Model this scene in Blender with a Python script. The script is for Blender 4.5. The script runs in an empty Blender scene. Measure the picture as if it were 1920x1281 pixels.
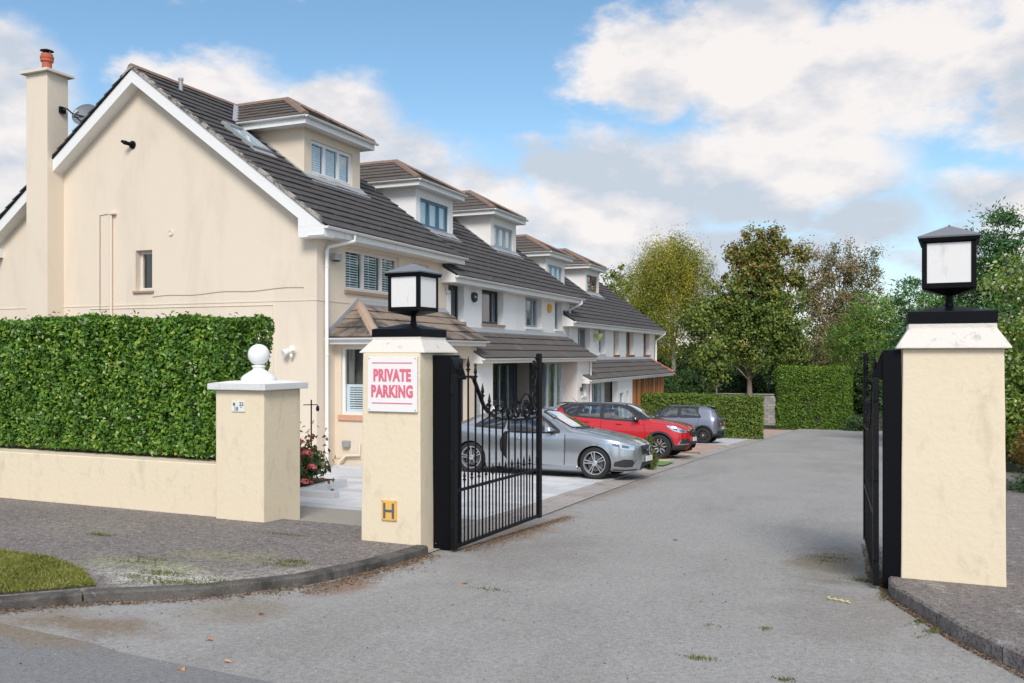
import bpy, math, random
import numpy as np
from mathutils import Vector, Matrix
from mathutils.bvhtree import BVHTree
R = math.radians
random.seed(7); rng = np.random.default_rng(7)
S = bpy.context.scene; COL = S.collection
# ---------------------------------------------------------------- camera, sky, sun, exposure
cd = bpy.data.cameras.new('camera'); cam = bpy.data.objects.new('camera', cd); COL.objects.link(cam)
cam.location = (0, 0, 1.6); cam.rotation_euler = (R(90), 0, R(22.694))
cd.sensor_width = 36; cd.lens = 30.94; cd.shift_y = 0.0133; cd.clip_start = .05; cd.clip_end = 3000
S.camera = cam
S.view_settings.view_transform = 'Standard'; S.view_settings.look = 'None'
S.view_settings.exposure = 0.82; S.view_settings.gamma = 1; S.view_settings.use_curve_mapping = False
SUN_EL, SUN_AZ = 40.0, 156.0          # azimuth clockwise from +Y
sd = bpy.data.lights.new('sun', 'SUN'); sd.energy = 1.6; sd.angle = R(22); sd.color = (1, .95, .88)
sun = bpy.data.objects.new('sun', sd); COL.objects.link(sun)
_d = Vector((math.sin(R(SUN_AZ))*math.cos(R(SUN_EL)), math.cos(R(SUN_AZ))*math.cos(R(SUN_EL)), math.sin(R(SUN_EL))))
sun.rotation_euler = _d.to_track_quat('Z', 'Y').to_euler(); sun.location = (0, -10, 30)

W = bpy.data.worlds.new('World'); S.world = W; W.use_nodes = True
nt = W.node_tree; nt.nodes.clear(); N = nt.nodes.new; Lk = nt.links.new
def mth(op, a, b=None, c=None, tree=None, clamp=False):
    t = tree or nt
    n = t.nodes.new('ShaderNodeMath'); n.operation = op; n.use_clamp = clamp
    for i, v in enumerate((a, b, c)):
        if v is None: continue
        if isinstance(v, (int, float)): n.inputs[i].default_value = v
        else: t.links.new(v, n.inputs[i])
    return n.outputs[0]
def vm(op, a, b, tree=None):
    t = tree or nt
    n = t.nodes.new('ShaderNodeVectorMath'); n.operation = op
    for i, v in enumerate((a, b)):
        if v is None: continue
        if isinstance(v, (tuple, list)): n.inputs[i].default_value = v
        else: t.links.new(v, n.inputs[i])
    return n
sky = N('ShaderNodeTexSky'); sky.sky_type = 'NISHITA'; sky.sun_disc = False
sky.sun_elevation = R(SUN_EL); sky.sun_rotation = R(SUN_AZ); sky.air_density = 1.0; sky.dust_density = .6; sky.ozone_density = 2.2
geo = N('ShaderNodeTexCoord')
sep = N('ShaderNodeSeparateXYZ'); Lk(geo.outputs['Generated'], sep.inputs[0])
az = mth('MULTIPLY', mth('ARCTAN2', sep.outputs[0], sep.outputs[1]), 57.29578)
el = mth('MULTIPLY', mth('ARCSINE', sep.outputs[2]), 57.29578)
pv = N('ShaderNodeCombineXYZ'); Lk(az, pv.inputs[0]); Lk(el, pv.inputs[1])
def noise(vec, scale, detail=4, rough=.5, tree=None, dist=0):
    t = tree or nt
    n = t.nodes.new('ShaderNodeTexNoise'); n.inputs['Scale'].default_value = scale; n.inputs['Detail'].default_value = detail
    n.inputs['Roughness'].default_value = rough; n.inputs['Distortion'].default_value = dist
    if vec is not None: t.links.new(vec, n.inputs['Vector'])
    return n
dirv = vm('MULTIPLY', geo.outputs['Generated'], (1, 1, 1.9)).outputs[0]
n1 = noise(dirv, 5.5, 9, .56); n2 = noise(dirv, 17, 7, .6)
wob = vm('SUBTRACT', n1.outputs['Color'], (.5, .5, .5)).outputs[0]
wob2 = vm('SUBTRACT', n2.outputs['Color'], (.5, .5, .5)).outputs[0]
pv2 = vm('ADD', pv.outputs[0], vm('MULTIPLY', wob, (9, 7, 0)).outputs[0]).outputs[0]
pv2 = vm('ADD', pv2, vm('MULTIPLY', wob2, (3.5, 2.6, 0)).outputs[0]).outputs[0]
# cloud banks seen from the gate: azimuth, elevation, half width, half height, weight
CL = [(-53, 12.5, 6.5, 7.5, 1), (-56, 4, 12, 7, 1), (-41, 14.8, 5.5, 4.6, 1), (-34.5, 14.2, 5, 4, 1), (-31, 11, 4.5, 5.0, 1), (-37, 9, 13, 4, .9),
      (-27, 8.5, 5, 5.2, .95), (-24, 7, 7, 5.5, .9), (-20, 11.5, 4, 2.8, .7), (-15.5, 10, 8, 5.2, 1.05), (-14, 18, 6, 3.2, 1.0), (-8, 19, 7, 4.2, 1.1), (-4, 16, 8, 4.5, 1.1), (2, 17, 8, 4.6, 1.1),
      (-6, 11.5, 10, 4.2, 1), (-11, 5.5, 12, 3.8, .95), (9, 15.5, 6, 5.2, 1), (9, 21, 6, 2.6, .8), (3, 5, 5, 3, .6), (8, 4.5, 5, 4, .9),
      (-46, 22.5, 6, 1.7, .55), (-36, 23, 3.5, 1.2, .4), (-12, 23, 3, .8, .35), (6, 8.5, 6, 2.6, .62), (12.5, 9, 5, 2.6, .6), (-1.5, 7.5, 4, 3, .8), (22, 12, 12, 9, 1), (-75, 10, 14, 10, 1)]
acc = None
for a, e, rx, ry, w in CL:
    q = vm('MULTIPLY', vm('SUBTRACT', pv2, (a, e, 0)).outputs[0], (1/rx, 1/ry, 0)).outputs[0]
    d = mth('MULTIPLY', mth('SUBTRACT', 1.0, vm('LENGTH', q, None).outputs['Value']), w)
    acc = d if acc is None else mth('MAXIMUM', acc, d)
gen = mth('MULTIPLY', mth('SUBTRACT', n1.outputs['Fac'], .47), 5.0)          # broken cloud for the rest of the sky
far = mth('MULTIPLY', mth('SUBTRACT', mth('MAXIMUM', mth('SUBTRACT', mth('ABSOLUTE', mth('ADD', az, 25)), 14), el), 24), .12, clamp=True)
mask = N('ShaderNodeMix'); mask.data_type = 'FLOAT'; Lk(far, mask.inputs[0]); Lk(acc, mask.inputs[2]); Lk(gen, mask.inputs[3])
dens = mth('ADD', mask.outputs[0], mth('MULTIPLY', mth('SUBTRACT', n2.outputs['Fac'], .5), .55))
mr = N('ShaderNodeMapRange'); mr.interpolation_type = 'SMOOTHSTEP'; Lk(dens, mr.inputs[0]); mr.inputs[1].default_value = -.02; mr.inputs[2].default_value = .46
hz = mth('MULTIPLY', mth('SUBTRACT', 9.0, el), .06, clamp=True)              # low haze
cov = mth('MAXIMUM', mth('MULTIPLY', mr.outputs[0], .96), mth('MULTIPLY', hz, .9))
# cloud tone: bright warm tops, grey blue hollows
up = vm('ADD', dirv, (0, 0, .09)).outputs[0]
n3 = noise(up, 5.5, 7, .56); n4 = noise(dirv, 3.1, 3, .5)
tone = mth('ADD', mth('MULTIPLY', mth('SUBTRACT', n1.outputs['Fac'], n3.outputs['Fac']), 4.6), mth('ADD', mth('MULTIPLY', mth('SUBTRACT', n4.outputs['Fac'], .5), 2.3), .54))
tone = mth('ADD', tone, mth('MULTIPLY', mth('SUBTRACT', el, 11), .028))
cr = N('ShaderNodeValToRGB'); Lk(tone, cr.inputs[0]); e_ = cr.color_ramp.elements
e_[0].position = .05; e_[0].color = (3.35, 3.7, 4.2, 1); e_[1].position = .95; e_[1].color = (5.5, 5.2, 5.05, 1)
m_ = e_.new(.5); m_.color = (4.45, 4.4, 4.55, 1)
hs = N('ShaderNodeHueSaturation'); hs.inputs['Saturation'].default_value = 1.06; hs.inputs['Value'].default_value = .93; hs.inputs['Hue'].default_value = .49; Lk(sky.outputs[0], hs.inputs['Color'])
mx = N('ShaderNodeMix'); mx.data_type = 'RGBA'; Lk(cov, mx.inputs[0]); Lk(hs.outputs[0], mx.inputs[6]); Lk(cr.outputs[0], mx.inputs[7])
bg = N('ShaderNodeBackground'); bg.inputs['Strength'].default_value = .1; Lk(mx.outputs[2], bg.inputs[0])
wo = N('ShaderNodeOutputWorld'); Lk(bg.outputs[0], wo.inputs[0])

# ---------------------------------------------------------------- materials
MATS = {}
def mat(name, col, rough=.6, var=.12, vs=1.5, fine=.08, fs=60, bump=.15, bs=None, metal=0, spec=.5, dirt=None, coat=0):
    """procedural surface: broad tone variation, fine grain, relief; dirt=(colour, scale, low, high)"""
    if name in MATS: return MATS[name]
    m = bpy.data.materials.new(name); m.use_nodes = True; t = m.node_tree; b = t.nodes['Principled BSDF']
    g = t.nodes.new('ShaderNodeNewGeometry'); P = g.outputs['Position']
    a = noise(P, vs, 5, .6, t); f = noise(P, fs, 3, .6, t)
    k = mth('ADD', 1.0, mth('ADD', mth('MULTIPLY', mth('SUBTRACT', a.outputs[0], .5), 2*var, tree=t), mth('MULTIPLY', mth('SUBTRACT', f.outputs[0], .5), 2*fine, tree=t), tree=t), tree=t)
    c = vm('SCALE', tuple(col), None, t); t.links.new(k, c.inputs['Scale']); cc = c.outputs[0]
    if dirt:
        dc, ds, lo, hi = dirt[:4]; zs = dirt[4] if len(dirt) > 4 else 0
        dn = noise(P if not zs else vm('MULTIPLY', P, (1, 1, zs), t).outputs[0], ds, 7, .65, t, .4)
        mp = t.nodes.new('ShaderNodeMapRange'); t.links.new(dn.outputs[0], mp.inputs[0]); mp.inputs[1].default_value = lo; mp.inputs[2].default_value = hi
        x = t.nodes.new('ShaderNodeMix'); x.data_type = 'RGBA'; t.links.new(mp.outputs[0], x.inputs[0]); t.links.new(cc, x.inputs[6]); x.inputs[7].default_value = (*dc, 1); cc = x.outputs[2]
    t.links.new(cc, b.inputs['Base Color'])
    b.inputs['Roughness'].default_value = rough; b.inputs['Metallic'].default_value = metal; b.inputs['Specular IOR Level'].default_value = spec
    b.inputs['Coat Weight'].default_value = coat; b.inputs['Coat Roughness'].default_value = .04
    if bump:
        bp = t.nodes.new('ShaderNodeBump'); bp.inputs['Strength'].default_value = bump; bp.inputs['Distance'].default_value = .02
        bn = noise(P, bs or fs, 4, .6, t); t.links.new(bn.outputs[0], bp.inputs['Height']); t.links.new(bp.outputs[0], b.inputs['Normal'])
    MATS[name] = m; return m
def leafmat(name, cols, rough=.45, trans=.25, spec=.4):
    """colour picked leaf by leaf from the point attribute v"""
    m = bpy.data.materials.new(name); m.use_nodes = True; t = m.node_tree; b = t.nodes['Principled BSDF']
    at = t.nodes.new('ShaderNodeAttribute'); at.attribute_name = 'v'
    r = t.nodes.new('ShaderNodeValToRGB'); e = r.color_ramp.elements
    n = len(cols)
    e[0].position = 0; e[0].color = (*cols[0], 1); e[1].position = 1; e[1].color = (*cols[-1], 1)
    for i in range(1, n-1): q = e.new(i/(n-1)); q.color = (*cols[i], 1)
    t.links.new(at.outputs['Fac'], r.inputs[0]); t.links.new(r.outputs[0], b.inputs['Base Color'])
    b.inputs['Roughness'].default_value = rough; b.inputs['Specular IOR Level'].default_value = spec
    tr = t.nodes.new('ShaderNodeBsdfTranslucent'); t.links.new(r.outputs[0], tr.inputs[0])
    x = t.nodes.new('ShaderNodeMixShader'); x.inputs[0].default_value = trans
    t.links.new(b.outputs[0], x.inputs[1]); t.links.new(tr.outputs[0], x.inputs[2]); t.links.new(x.outputs[0], t.nodes['Material Output'].inputs[0])
    return m
def glassmat(name, tint=(.92, .96, .97), refl=1.0):
    m = bpy.data.materials.new(name); m.use_nodes = True; t = m.node_tree; t.nodes.remove(t.nodes['Principled BSDF'])
    tr = t.nodes.new('ShaderNodeBsdfTransparent'); tr.inputs[0].default_value = (*tint, 1)
    gl = t.nodes.new('ShaderNodeBsdfGlossy'); gl.inputs['Roughness'].default_value = .01; gl.inputs[0].default_value = (.95, .97, 1, 1)
    fr = t.nodes.new('ShaderNodeFresnel'); fr.inputs[0].default_value = 1.52
    g = t.nodes.new('ShaderNodeNewGeometry'); w = noise(g.outputs['Position'], .9, 2, .5, t); bp = t.nodes.new('ShaderNodeBump'); bp.inputs['Strength'].default_value = .12; bp.inputs['Distance'].default_value = .05
    t.links.new(w.outputs[0], bp.inputs['Height']); t.links.new(bp.outputs[0], gl.inputs['Normal'])
    f2 = mth('MULTIPLY', mth('ADD', mth('MULTIPLY', fr.outputs[0], 1.25*refl, tree=t), .05*refl, tree=t, clamp=True), mth('SUBTRACT', 1.0, g.outputs['Backfacing'], tree=t), tree=t)
    x = t.nodes.new('ShaderNodeMixShader'); t.links.new(f2, x.inputs[0]); t.links.new(tr.outputs[0], x.inputs[1]); t.links.new(gl.outputs[0], x.inputs[2])
    t.links.new(x.outputs[0], t.nodes['Material Output'].inputs[0]); return m

CREAM = mat('cream_render', (.70, .608, .498), .85, .06, .6, .035, 9, .12, 16, dirt=((.655, .56, .455), 1.3, .50, .85, .3))
CREAM2 = mat('cream_render_front', (.68, .585, .47), .85, .05, .8, .035, 90, .2, 120)
PILLAR = mat('pillar_render', (.69, .595, .44), .85, .07, 3.5, .05, 40, .22, 17, dirt=((.56, .485, .355), 5.5, .54, .82, .45))
CAPW = mat('cap_paint', (.66, .62, .565), .8, .05, 4, .04, 60, .4, 50, dirt=((.44, .41, .37), 9, .58, .74))
CAPG = mat('coping_paint', (.60, .61, .62), .8, .1, 6, .06, 60, .4, 50, dirt=((.45, .45, .43), 9, .55, .8))
WHITE = mat('white_upvc', (.80, .80, .80), .4, .03, 1, .01, 20, 0)
WHITED = mat('white_fascia', (.76, .76, .75), .5, .05, 1, .02, 20, 0, dirt=((.5, .5, .47), 5, .58, .8, .3))
WRENDER = mat('white_render', (.80, .80, .80), .85, .04, .7, .02, 90, .15, 120)
WRENDER2 = mat('off_white_render', (.76, .74, .71), .85, .05, .7, .02, 90, .15, 120)
BLACK = mat('black_gloss_paint', (.004, .0045, .006), .42, .1, 3, .1, 60, .08, 40, spec=.12, dirt=((.05, .05, .055), 12, .70, .85))
IRON = mat('gate_iron', (.005, .0055, .007), .4, .2, 4, .1, 80, .2, 60, spec=.2)
DARKG = mat('anthracite_frame', (.015, .028, .045), .4, 0, 1, 0, 1, 0)
BLUEG = mat('blue_frame', (.07, .16, .23), .4, 0, 1, 0, 1, 0)
GREYF = mat('grey_blue_frame', (.33, .42, .48), .45, 0, 1, 0, 1, 0)
BROWNF = mat('brown_timber', (.20, .09, .035), .6, .25, 3, .15, 30, .2)
TIMBER = mat('larch_timber', (.30, .12, .04), .6, .35, 2.2, .15, 30, .2)
TILE = mat('roof_tile_grey', (.052, .048, .049), .85, .3, 1.3, .35, 22, .5, 70, spec=.25, dirt=((.18, .17, .15), 6, .55, .74))
TILED = mat('dormer_tile_brown', (.078, .068, .062), .85, .3, 1.3, .3, 25, .5, 70, spec=.25, dirt=((.15, .115, .085), 2.0, .54, .78))
TILEP = mat('porch_tile', (.20, .155, .12), .85, .3, .9, .2, 40, .5, 70, dirt=((.075, .065, .06), 1.0, .46, .62))
TILEP2 = mat('porch_tile_grey', (.075, .066, .062), .85, .25, 1.3, .2, 40, .5, 70, dirt=((.22, .18, .14), .9, .55, .75))
RIDGE = mat('ridge_tile_brown', (.15, .10, .078), .85, .3, 3, .3, 30, .4, 50, dirt=((.26, .19, .05), 1.7, .58, .72))
TERRA = mat('terracotta', (.38, .09, .045), .7, .15, 6, .1, 40, .2)
REDT = mat('red_verge', (.42, .10, .06), .7, .15, 6, .1, 40, .2)
SILLB = mat('brown_sill', (.30, .215, .165), .8, .1, 4, .05, 40, .2)
SILLT = mat('terracotta_sill', (.55, .30, .21), .8, .1, 4, .05, 40, .2)
LEAD = mat('lead_flashing', (.26, .27, .29), .55, .2, 3, .1, 30, .3, 12)
DARKIN = mat('dark_interior', (.045, .045, .05), .9, .2, 1, 0, 1, 0)
ROOMW = mat('room_wall', (.20, .19, .18), .9, .2, 1, 0, 1, 0)
BLIND = mat('blind_white', (.80, .83, .86), .7, .03, 1, 0, 1, 0)
GLASS = glassmat('window_glass'); CARGLASS = glassmat('car_glass', (.55, .62, .62), 1.9)
GALV = mat('grey_metal', (.30, .32, .33), .5, .1, 3, .1, 40, 0, metal=.3)
BARK = mat('bark', (.16, .13, .10), .9, .3, 3, .3, 20, .8, 12)
BARKD = mat('dark_bark', (.07, .055, .045), .9, .3, 3, .3, 20, .8, 12)

# ---------------------------------------------------------------- mesh building
class MB:
    def __init__(s): s.v = []; s.f = []
    def add(s, vs, fs):
        o = len(s.v); s.v += [tuple(q) for q in vs]; s.f += [tuple(i+o for i in f) for f in fs]; return s
    def box(s, x0, x1, y0, y1, z0, z1):
        return s.add([(x0,y0,z0),(x1,y0,z0),(x1,y1,z0),(x0,y1,z0),(x0,y0,z1),(x1,y0,z1),(x1,y1,z1),(x0,y1,z1)],
                     [(0,3,2,1),(4,5,6,7),(0,1,5,4),(1,2,6,5),(2,3,7,6),(3,0,4,7)])
    def hexa(s, b, t):      # bottom 4, top 4 corners
        return s.add(list(b)+list(t), [(0,3,2,1),(4,5,6,7),(0,1,5,4),(1,2,6,5),(2,3,7,6),(3,0,4,7)])
    def prism(s, poly, axis, a, b):   # poly = 2D points in the two other axes, in order
        def P(p, w):
            return {'x': (w, p[0], p[1]), 'y': (p[0], w, p[1]), 'z': (p[0], p[1], w)}[axis]
        n = len(poly)
        return s.add([P(p, a) for p in poly]+[P(p, b) for p in poly], [tuple(range(n-1, -1, -1)), tuple(range(n, 2*n))]+[(i, (i+1) % n, n+(i+1) % n, n+i) for i in range(n)])
    def tube(s, pts, r, n=8, cap=True):
        pts = [Vector(p) for p in pts]; k = len(pts); rr = r if isinstance(r, (list, tuple)) else [r]*k
        vs = []; ref = None
        for i, p in enumerate(pts):
            d = (pts[min(i+1, k-1)]-pts[max(i-1, 0)]).normalized()
            if ref is None: ref = Vector((0, 0, 1)) if abs(d.z) < .9 else Vector((1, 0, 0))
            u = d.cross(ref)
            if u.length < 1e-5: ref = Vector((0, 1, 0)); u = d.cross(ref)
            u.normalize(); w = u.cross(d).normalized(); ref = w
            for j in range(n):
                a = 2*math.pi*j/n + math.pi/n
                vs.append(p+u*math.cos(a)*rr[i]+w*math.sin(a)*rr[i])
        fs = [(i*n+j, i*n+(j+1) % n, (i+1)*n+(j+1) % n, (i+1)*n+j) for i in range(k-1) for j in range(n)]
        if cap: fs += [tuple(range(n-1, -1, -1)), tuple(range((k-1)*n, k*n))]
        return s.add(vs, fs)
    def lathe(s, prof, c=(0, 0, 0), n=24, axis='z', cap=True):
        vs = []
        for r, h in prof:
            for j in range(n):
                a = 2*math.pi*j/n + (math.pi/n if n == 4 else 0)
                x, y = r*math.cos(a), r*math.sin(a)
                vs.append({'z': (c[0]+x, c[1]+y, c[2]+h), 'y': (c[0]+x, c[1]+h, c[2]+y), 'x': (c[0]+h, c[1]+x, c[2]+y)}[axis])
        k = len(prof)
        return s.add(vs, [(i*n+j, i*n+(j+1) % n, (i+1)*n+(j+1) % n, (i+1)*n+j) for i in range(k-1) for j in range(n)]+([tuple(range(n-1, -1, -1)), tuple(range((k-1)*n, k*n))] if cap else []))
    def xf(s, M, start=0):
        s.v[start:] = [tuple(M @ Vector(p)) for p in s.v[start:]]; return s
def mesh(name, g, m, smooth=False, recalc=True):
    me = bpy.data.meshes.new(name); me.from_pydata(g.v, [], g.f); me.materials.append(m)
    if recalc:
        import bmesh
        bm = bmesh.new(); bm.from_mesh(me); bmesh.ops.recalc_face_normals(bm, faces=bm.faces); bm.to_mesh(me); bm.free()
    if smooth is True: me.polygons.foreach_set('use_smooth', [True]*len(me.polygons))
    elif smooth: me.shade_smooth() if False else None; me.polygons.foreach_set('use_smooth', [True]*len(me.polygons)); me.set_sharp_from_angle(angle=R(smooth))
    me.update(); return me
def ob(name, g, m=None, parent=None, smooth=False, bevel=0, **kw):
    me = mesh(name, g, m, smooth) if isinstance(g, MB) else g
    o = bpy.data.objects.new(name, me); COL.objects.link(o)
    if parent is not None: o.parent = parent; o.matrix_parent_inverse = PINV(parent)
    if bevel:
        b = o.modifiers.new('bevel', 'BEVEL'); b.width = bevel; b.segments = 2; b.limit_method = 'ANGLE'
    for k, v in kw.items(): o[k] = v
    return o
def wmat(o):
    M = Matrix.LocRotScale(o.location, o.rotation_euler, o.scale)
    return wmat(o.parent) @ o.matrix_parent_inverse @ M if o.parent else M
def PINV(p): return wmat(p).inverted()      # parts are modelled in world space
def thing(name, label, cat, loc=(0, 0, 0), group=None):
    o = bpy.data.objects.new(name, None); COL.objects.link(o); o.location = loc; o.empty_display_size = .2
    o['label'] = label; o['category'] = cat
    if group: o['group'] = group
    return o
def tag(o, label, cat, group=None):
    o['label'] = label; o['category'] = cat
    if group: o['group'] = group
    return o
def npmesh(name, V, F, m, v=None, smooth=False):
    """fast mesh from arrays, all faces with the same corner count"""
    me = bpy.data.meshes.new(name); nv, nf, k = len(V), len(F), F.shape[1]
    me.vertices.add(nv); me.vertices.foreach_set('co', np.ascontiguousarray(V, dtype=np.float32).ravel())
    me.loops.add(nf*k); me.loops.foreach_set('vertex_index', np.ascontiguousarray(F, dtype=np.int32).ravel())
    me.polygons.add(nf); me.polygons.foreach_set('loop_start', np.arange(0, nf*k, k, dtype=np.int32))
    me.update(calc_edges=True)
    if v is not None:
        a = me.attributes.new('v', 'FLOAT', 'POINT'); a.data.foreach_set('value', np.ascontiguousarray(v, dtype=np.float32))
    if smooth: me.polygons.foreach_set('use_smooth', [True]*nf)
    me.materials.append(m); me.validate(); return me
SL = .055
def gz(y): return -SL*max(-12, min(y, 78))
# ---------------------------------------------------------------- ground, road, pavements
def patchmat(name, base, rough, specs, speck=(.35, 260), var=.12, vs=.5, bump=.5, bsc=140, spots=()):
    """aggregate surface: base colour, stone speckle, broad worn patches and dirt of its own"""
    m = bpy.data.materials.new(name); m.use_nodes = True; t = m.node_tree; b = t.nodes['Principled BSDF']
    g = t.nodes.new('ShaderNodeNewGeometry'); P = g.outputs['Position']
    a = noise(P, vs, 6, .6, t); a2 = noise(P, vs*7, 5, .65, t); f = noise(P, speck[1], 2, .7, t); f2 = noise(P, speck[1]*.3, 3, .7, t)
    s = mth('ADD', mth('MULTIPLY', mth('SUBTRACT', f.outputs[0], .5, tree=t), speck[0]*3.2, tree=t), mth('MULTIPLY', mth('SUBTRACT', f2.outputs[0], .5, tree=t), speck[0]*2.2, tree=t), tree=t)
    s = mth('ADD', s, mth('ADD', mth('MULTIPLY', mth('SUBTRACT', a.outputs[0], .5, tree=t), var*3, tree=t), mth('MULTIPLY', mth('SUBTRACT', a2.outputs[0], .5, tree=t), var*1.6, tree=t), tree=t), tree=t)
    k = mth('MAXIMUM', mth('ADD', s, 1.0, tree=t), .25, tree=t)
    c = vm('SCALE', tuple(base), None, t); t.links.new(k, c.inputs['Scale']); cc = c.outputs[0]
    for (dc, ds, lo, hi, st, amt) in specs:
        mpv = vm('MULTIPLY', P, st, t).outputs[0]
        dn = noise(mpv, ds, 8, .68, t, .3); mp = t.nodes.new('ShaderNodeMapRange'); t.links.new(dn.outputs[0], mp.inputs[0]); mp.inputs[1].default_value = lo; mp.inputs[2].default_value = hi; mp.inputs[4].default_value = amt
        x = t.nodes.new('ShaderNodeMix'); x.data_type = 'RGBA'; t.links.new(mp.outputs[0], x.inputs[0]); t.links.new(cc, x.inputs[6])
        d = vm('SCALE', tuple(dc), None, t); t.links.new(k, d.inputs['Scale']); t.links.new(d.outputs[0], x.inputs[7]); cc = x.outputs[2]
    for (sx, sy, rx, ry, dc, amt) in spots:      # stains that lie at one place: centre, half axes, colour
        q = vm('MULTIPLY', vm('SUBTRACT', P, (sx, sy, 0), t).outputs[0], (1/rx, 1/ry, 0), t).outputs[0]
        ln = mth('ADD', vm('LENGTH', q, None, t).outputs['Value'], mth('MULTIPLY', mth('SUBTRACT', noise(P, 2.2, 8, .7, t).outputs[0], .5, tree=t), 2.6, tree=t), tree=t)
        mp = t.nodes.new('ShaderNodeMapRange'); t.links.new(ln, mp.inputs[0]); mp.inputs[1].default_value = 1.15; mp.inputs[2].default_value = .35; mp.inputs[3].default_value = 0; mp.inputs[4].default_value = amt
        x = t.nodes.new('ShaderNodeMix'); x.data_type = 'RGBA'; t.links.new(mp.outputs[0], x.inputs[0]); t.links.new(cc, x.inputs[6])
        d = vm('SCALE', tuple(dc), None, t); t.links.new(k, d.inputs['Scale']); t.links.new(d.outputs[0], x.inputs[7]); cc = x.outputs[2]
    t.links.new(cc, b.inputs['Base Color']); b.inputs['Roughness'].default_value = rough; b.inputs['Specular IOR Level'].default_value = .35
    bp = t.nodes.new('ShaderNodeBump'); bp.inputs['Strength'].default_value = bump; bp.inputs['Distance'].default_value = .012
    bn = noise(P, bsc, 4, .7, t); t.links.new(bn.outputs[0], bp.inputs['Height']); t.links.new(bp.outputs[0], b.inputs['Normal']); return m
ASPH = patchmat('asphalt_drive', (.355, .345, .33), .9, [((.275, .26, .245), .5, .46, .70, (1, .3, 1), .85), ((.40, .395, .385), 1.0, .54, .75, (1, .3, 1), .7), ((.22, .17, .12), 2.3, .68, .78, (1, 1, 1), .5)], speck=(.42, 90), var=.07,
  spots=[(-5.0, 4.45, .7, .28, (.23, .17, .11), .8), (-4.35, 5.2, .45, .5, (.26, .21, .15), .6), (-4.15, 6.3, .22, .5, (.27, .17, .11), .8), (-4.0, 10, .35, 1.6, (.26, .19, .13), .8), (-4.4, 15, .25, 4, (.24, .19, .15), .6), (-.45, 9.6, .5, 1.3, (.22, .18, .12), .75), (-.2, 7.2, .7, 1.2, (.24, .215, .195), .5), (-3.4, 8.4, .8, 1.6, (.27, .25, .23), .6)])
ASPHD = patchmat('asphalt_street', (.235, .234, .238), .9, [((.28, .27, .26), 1.2, .52, .7, (1, 1, 1), .7)], speck=(.45, 110), var=.06, spots=[(-5.1, 4.1, .9, .22, (.26, .20, .13), .7)])
PAVE = patchmat('pavement_concrete', (.215, .192, .182), .92, [((.29, .27, .25), 1.3, .55, .72, (1, 1, 1), .7), ((.17, .18, .08), 1.9, .62, .76, (1, 1, 1), .5), ((.38, .36, .33), 6, .66, .72, (1, 1, 1), .6), ((.50, .48, .45), 30, .66, .72, (1, 1, 1), .7), ((.10, .09, .08), 22, .64, .72, (1, 1, 1), .6)], speck=(.95, 55), var=.12, bsc=90,
  spots=[(-5.25, 5.55, .95, .42, (.46, .44, .40), 1.0), (-4.7, 6.2, .3, .4, (.33, .31, .28), .7), (-6.0, 5.9, .9, .3, (.30, .30, .20), .75), (-5.6, 6.6, .9, .35, (.26, .25, .16), .6), (-8.3, 7.4, 1.0, .5, (.25, .235, .19), .6)])
PAVER = patchmat('pavement_worn', (.20, .178, .168), .92, [((.38, .35, .335), 3.6, .55, .68, (1, 1, 1), .75), ((.09, .11, .05), 1.7, .62, .74, (1, 1, 1), .6)], speck=(.95, 75), var=.12, bsc=70)
KERB = patchmat('kerb_concrete', (.135, .124, .116), .92, [((.05, .046, .04), 2.4, .44, .60, (1, 1, 1), .9), ((.32, .31, .29), 6, .62, .7, (1, 1, 1), .6)], speck=(.35, 110), var=.15, bsc=60)
KERBD = patchmat('kerb_drive', (.40, .365, .34), .92, [((.27, .24, .22), 1.4, .5, .65, (1, 1, 1), .8)], speck=(.3, 100), var=.1, bsc=60)
SOIL = patchmat('soil', (.07, .06, .04), .95, [((.05, .08, .02), .8, .45, .6, (1, 1, 1), .8)], speck=(.4, 60), var=.2)
SLABM = [mat('granite_slab_%s' % n, c, .7, .05, 1.2, .07, 160, .15, 90) for n, c in (('pale', (.56, .56, .57)), ('mid', (.50, .50, .515)), ('light', (.62, .62, .62)))]
GRIT = patchmat('resin_gravel', (.36, .335, .29), .9, [], speck=(.35, 140), var=.06)
BRICKP = mat('brick_paving', (.38, .25, .20), .85, .2, 2, .15, 60, .3, dirt=((.30, .26, .2), 2, .5, .7))
BEIGE = mat('beige_paving', (.50, .41, .29), .85, .12, 1.4, .1, 80, .2)
TURF = mat('artificial_turf', (.09, .19, .05), .9, .2, 8, .3, 120, .4)

def struct(name, g, m, **k): return ob(name, g, m, kind='structure', **k)
def sheet(name, pts, off, m, **k):
    g = MB(); g.add([(x, y, -SL*y+off) for x, y in pts], [tuple(range(len(pts)))]); return struct(name, g, m, **k)
# terrain: one sheet out to the horizon
g = MB(); ys = [-600, -60, -12, 78, 160, 700, 2000]; xs = [-1500, -200, 200, 1500]
g.add([(x, y, gz(y)-.03) for y in ys for x in xs], [(j*4+i, j*4+i+1, j*4+i+5, j*4+i+4) for j in range(6) for i in range(3)]); struct('ground', g, SOIL)
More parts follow.
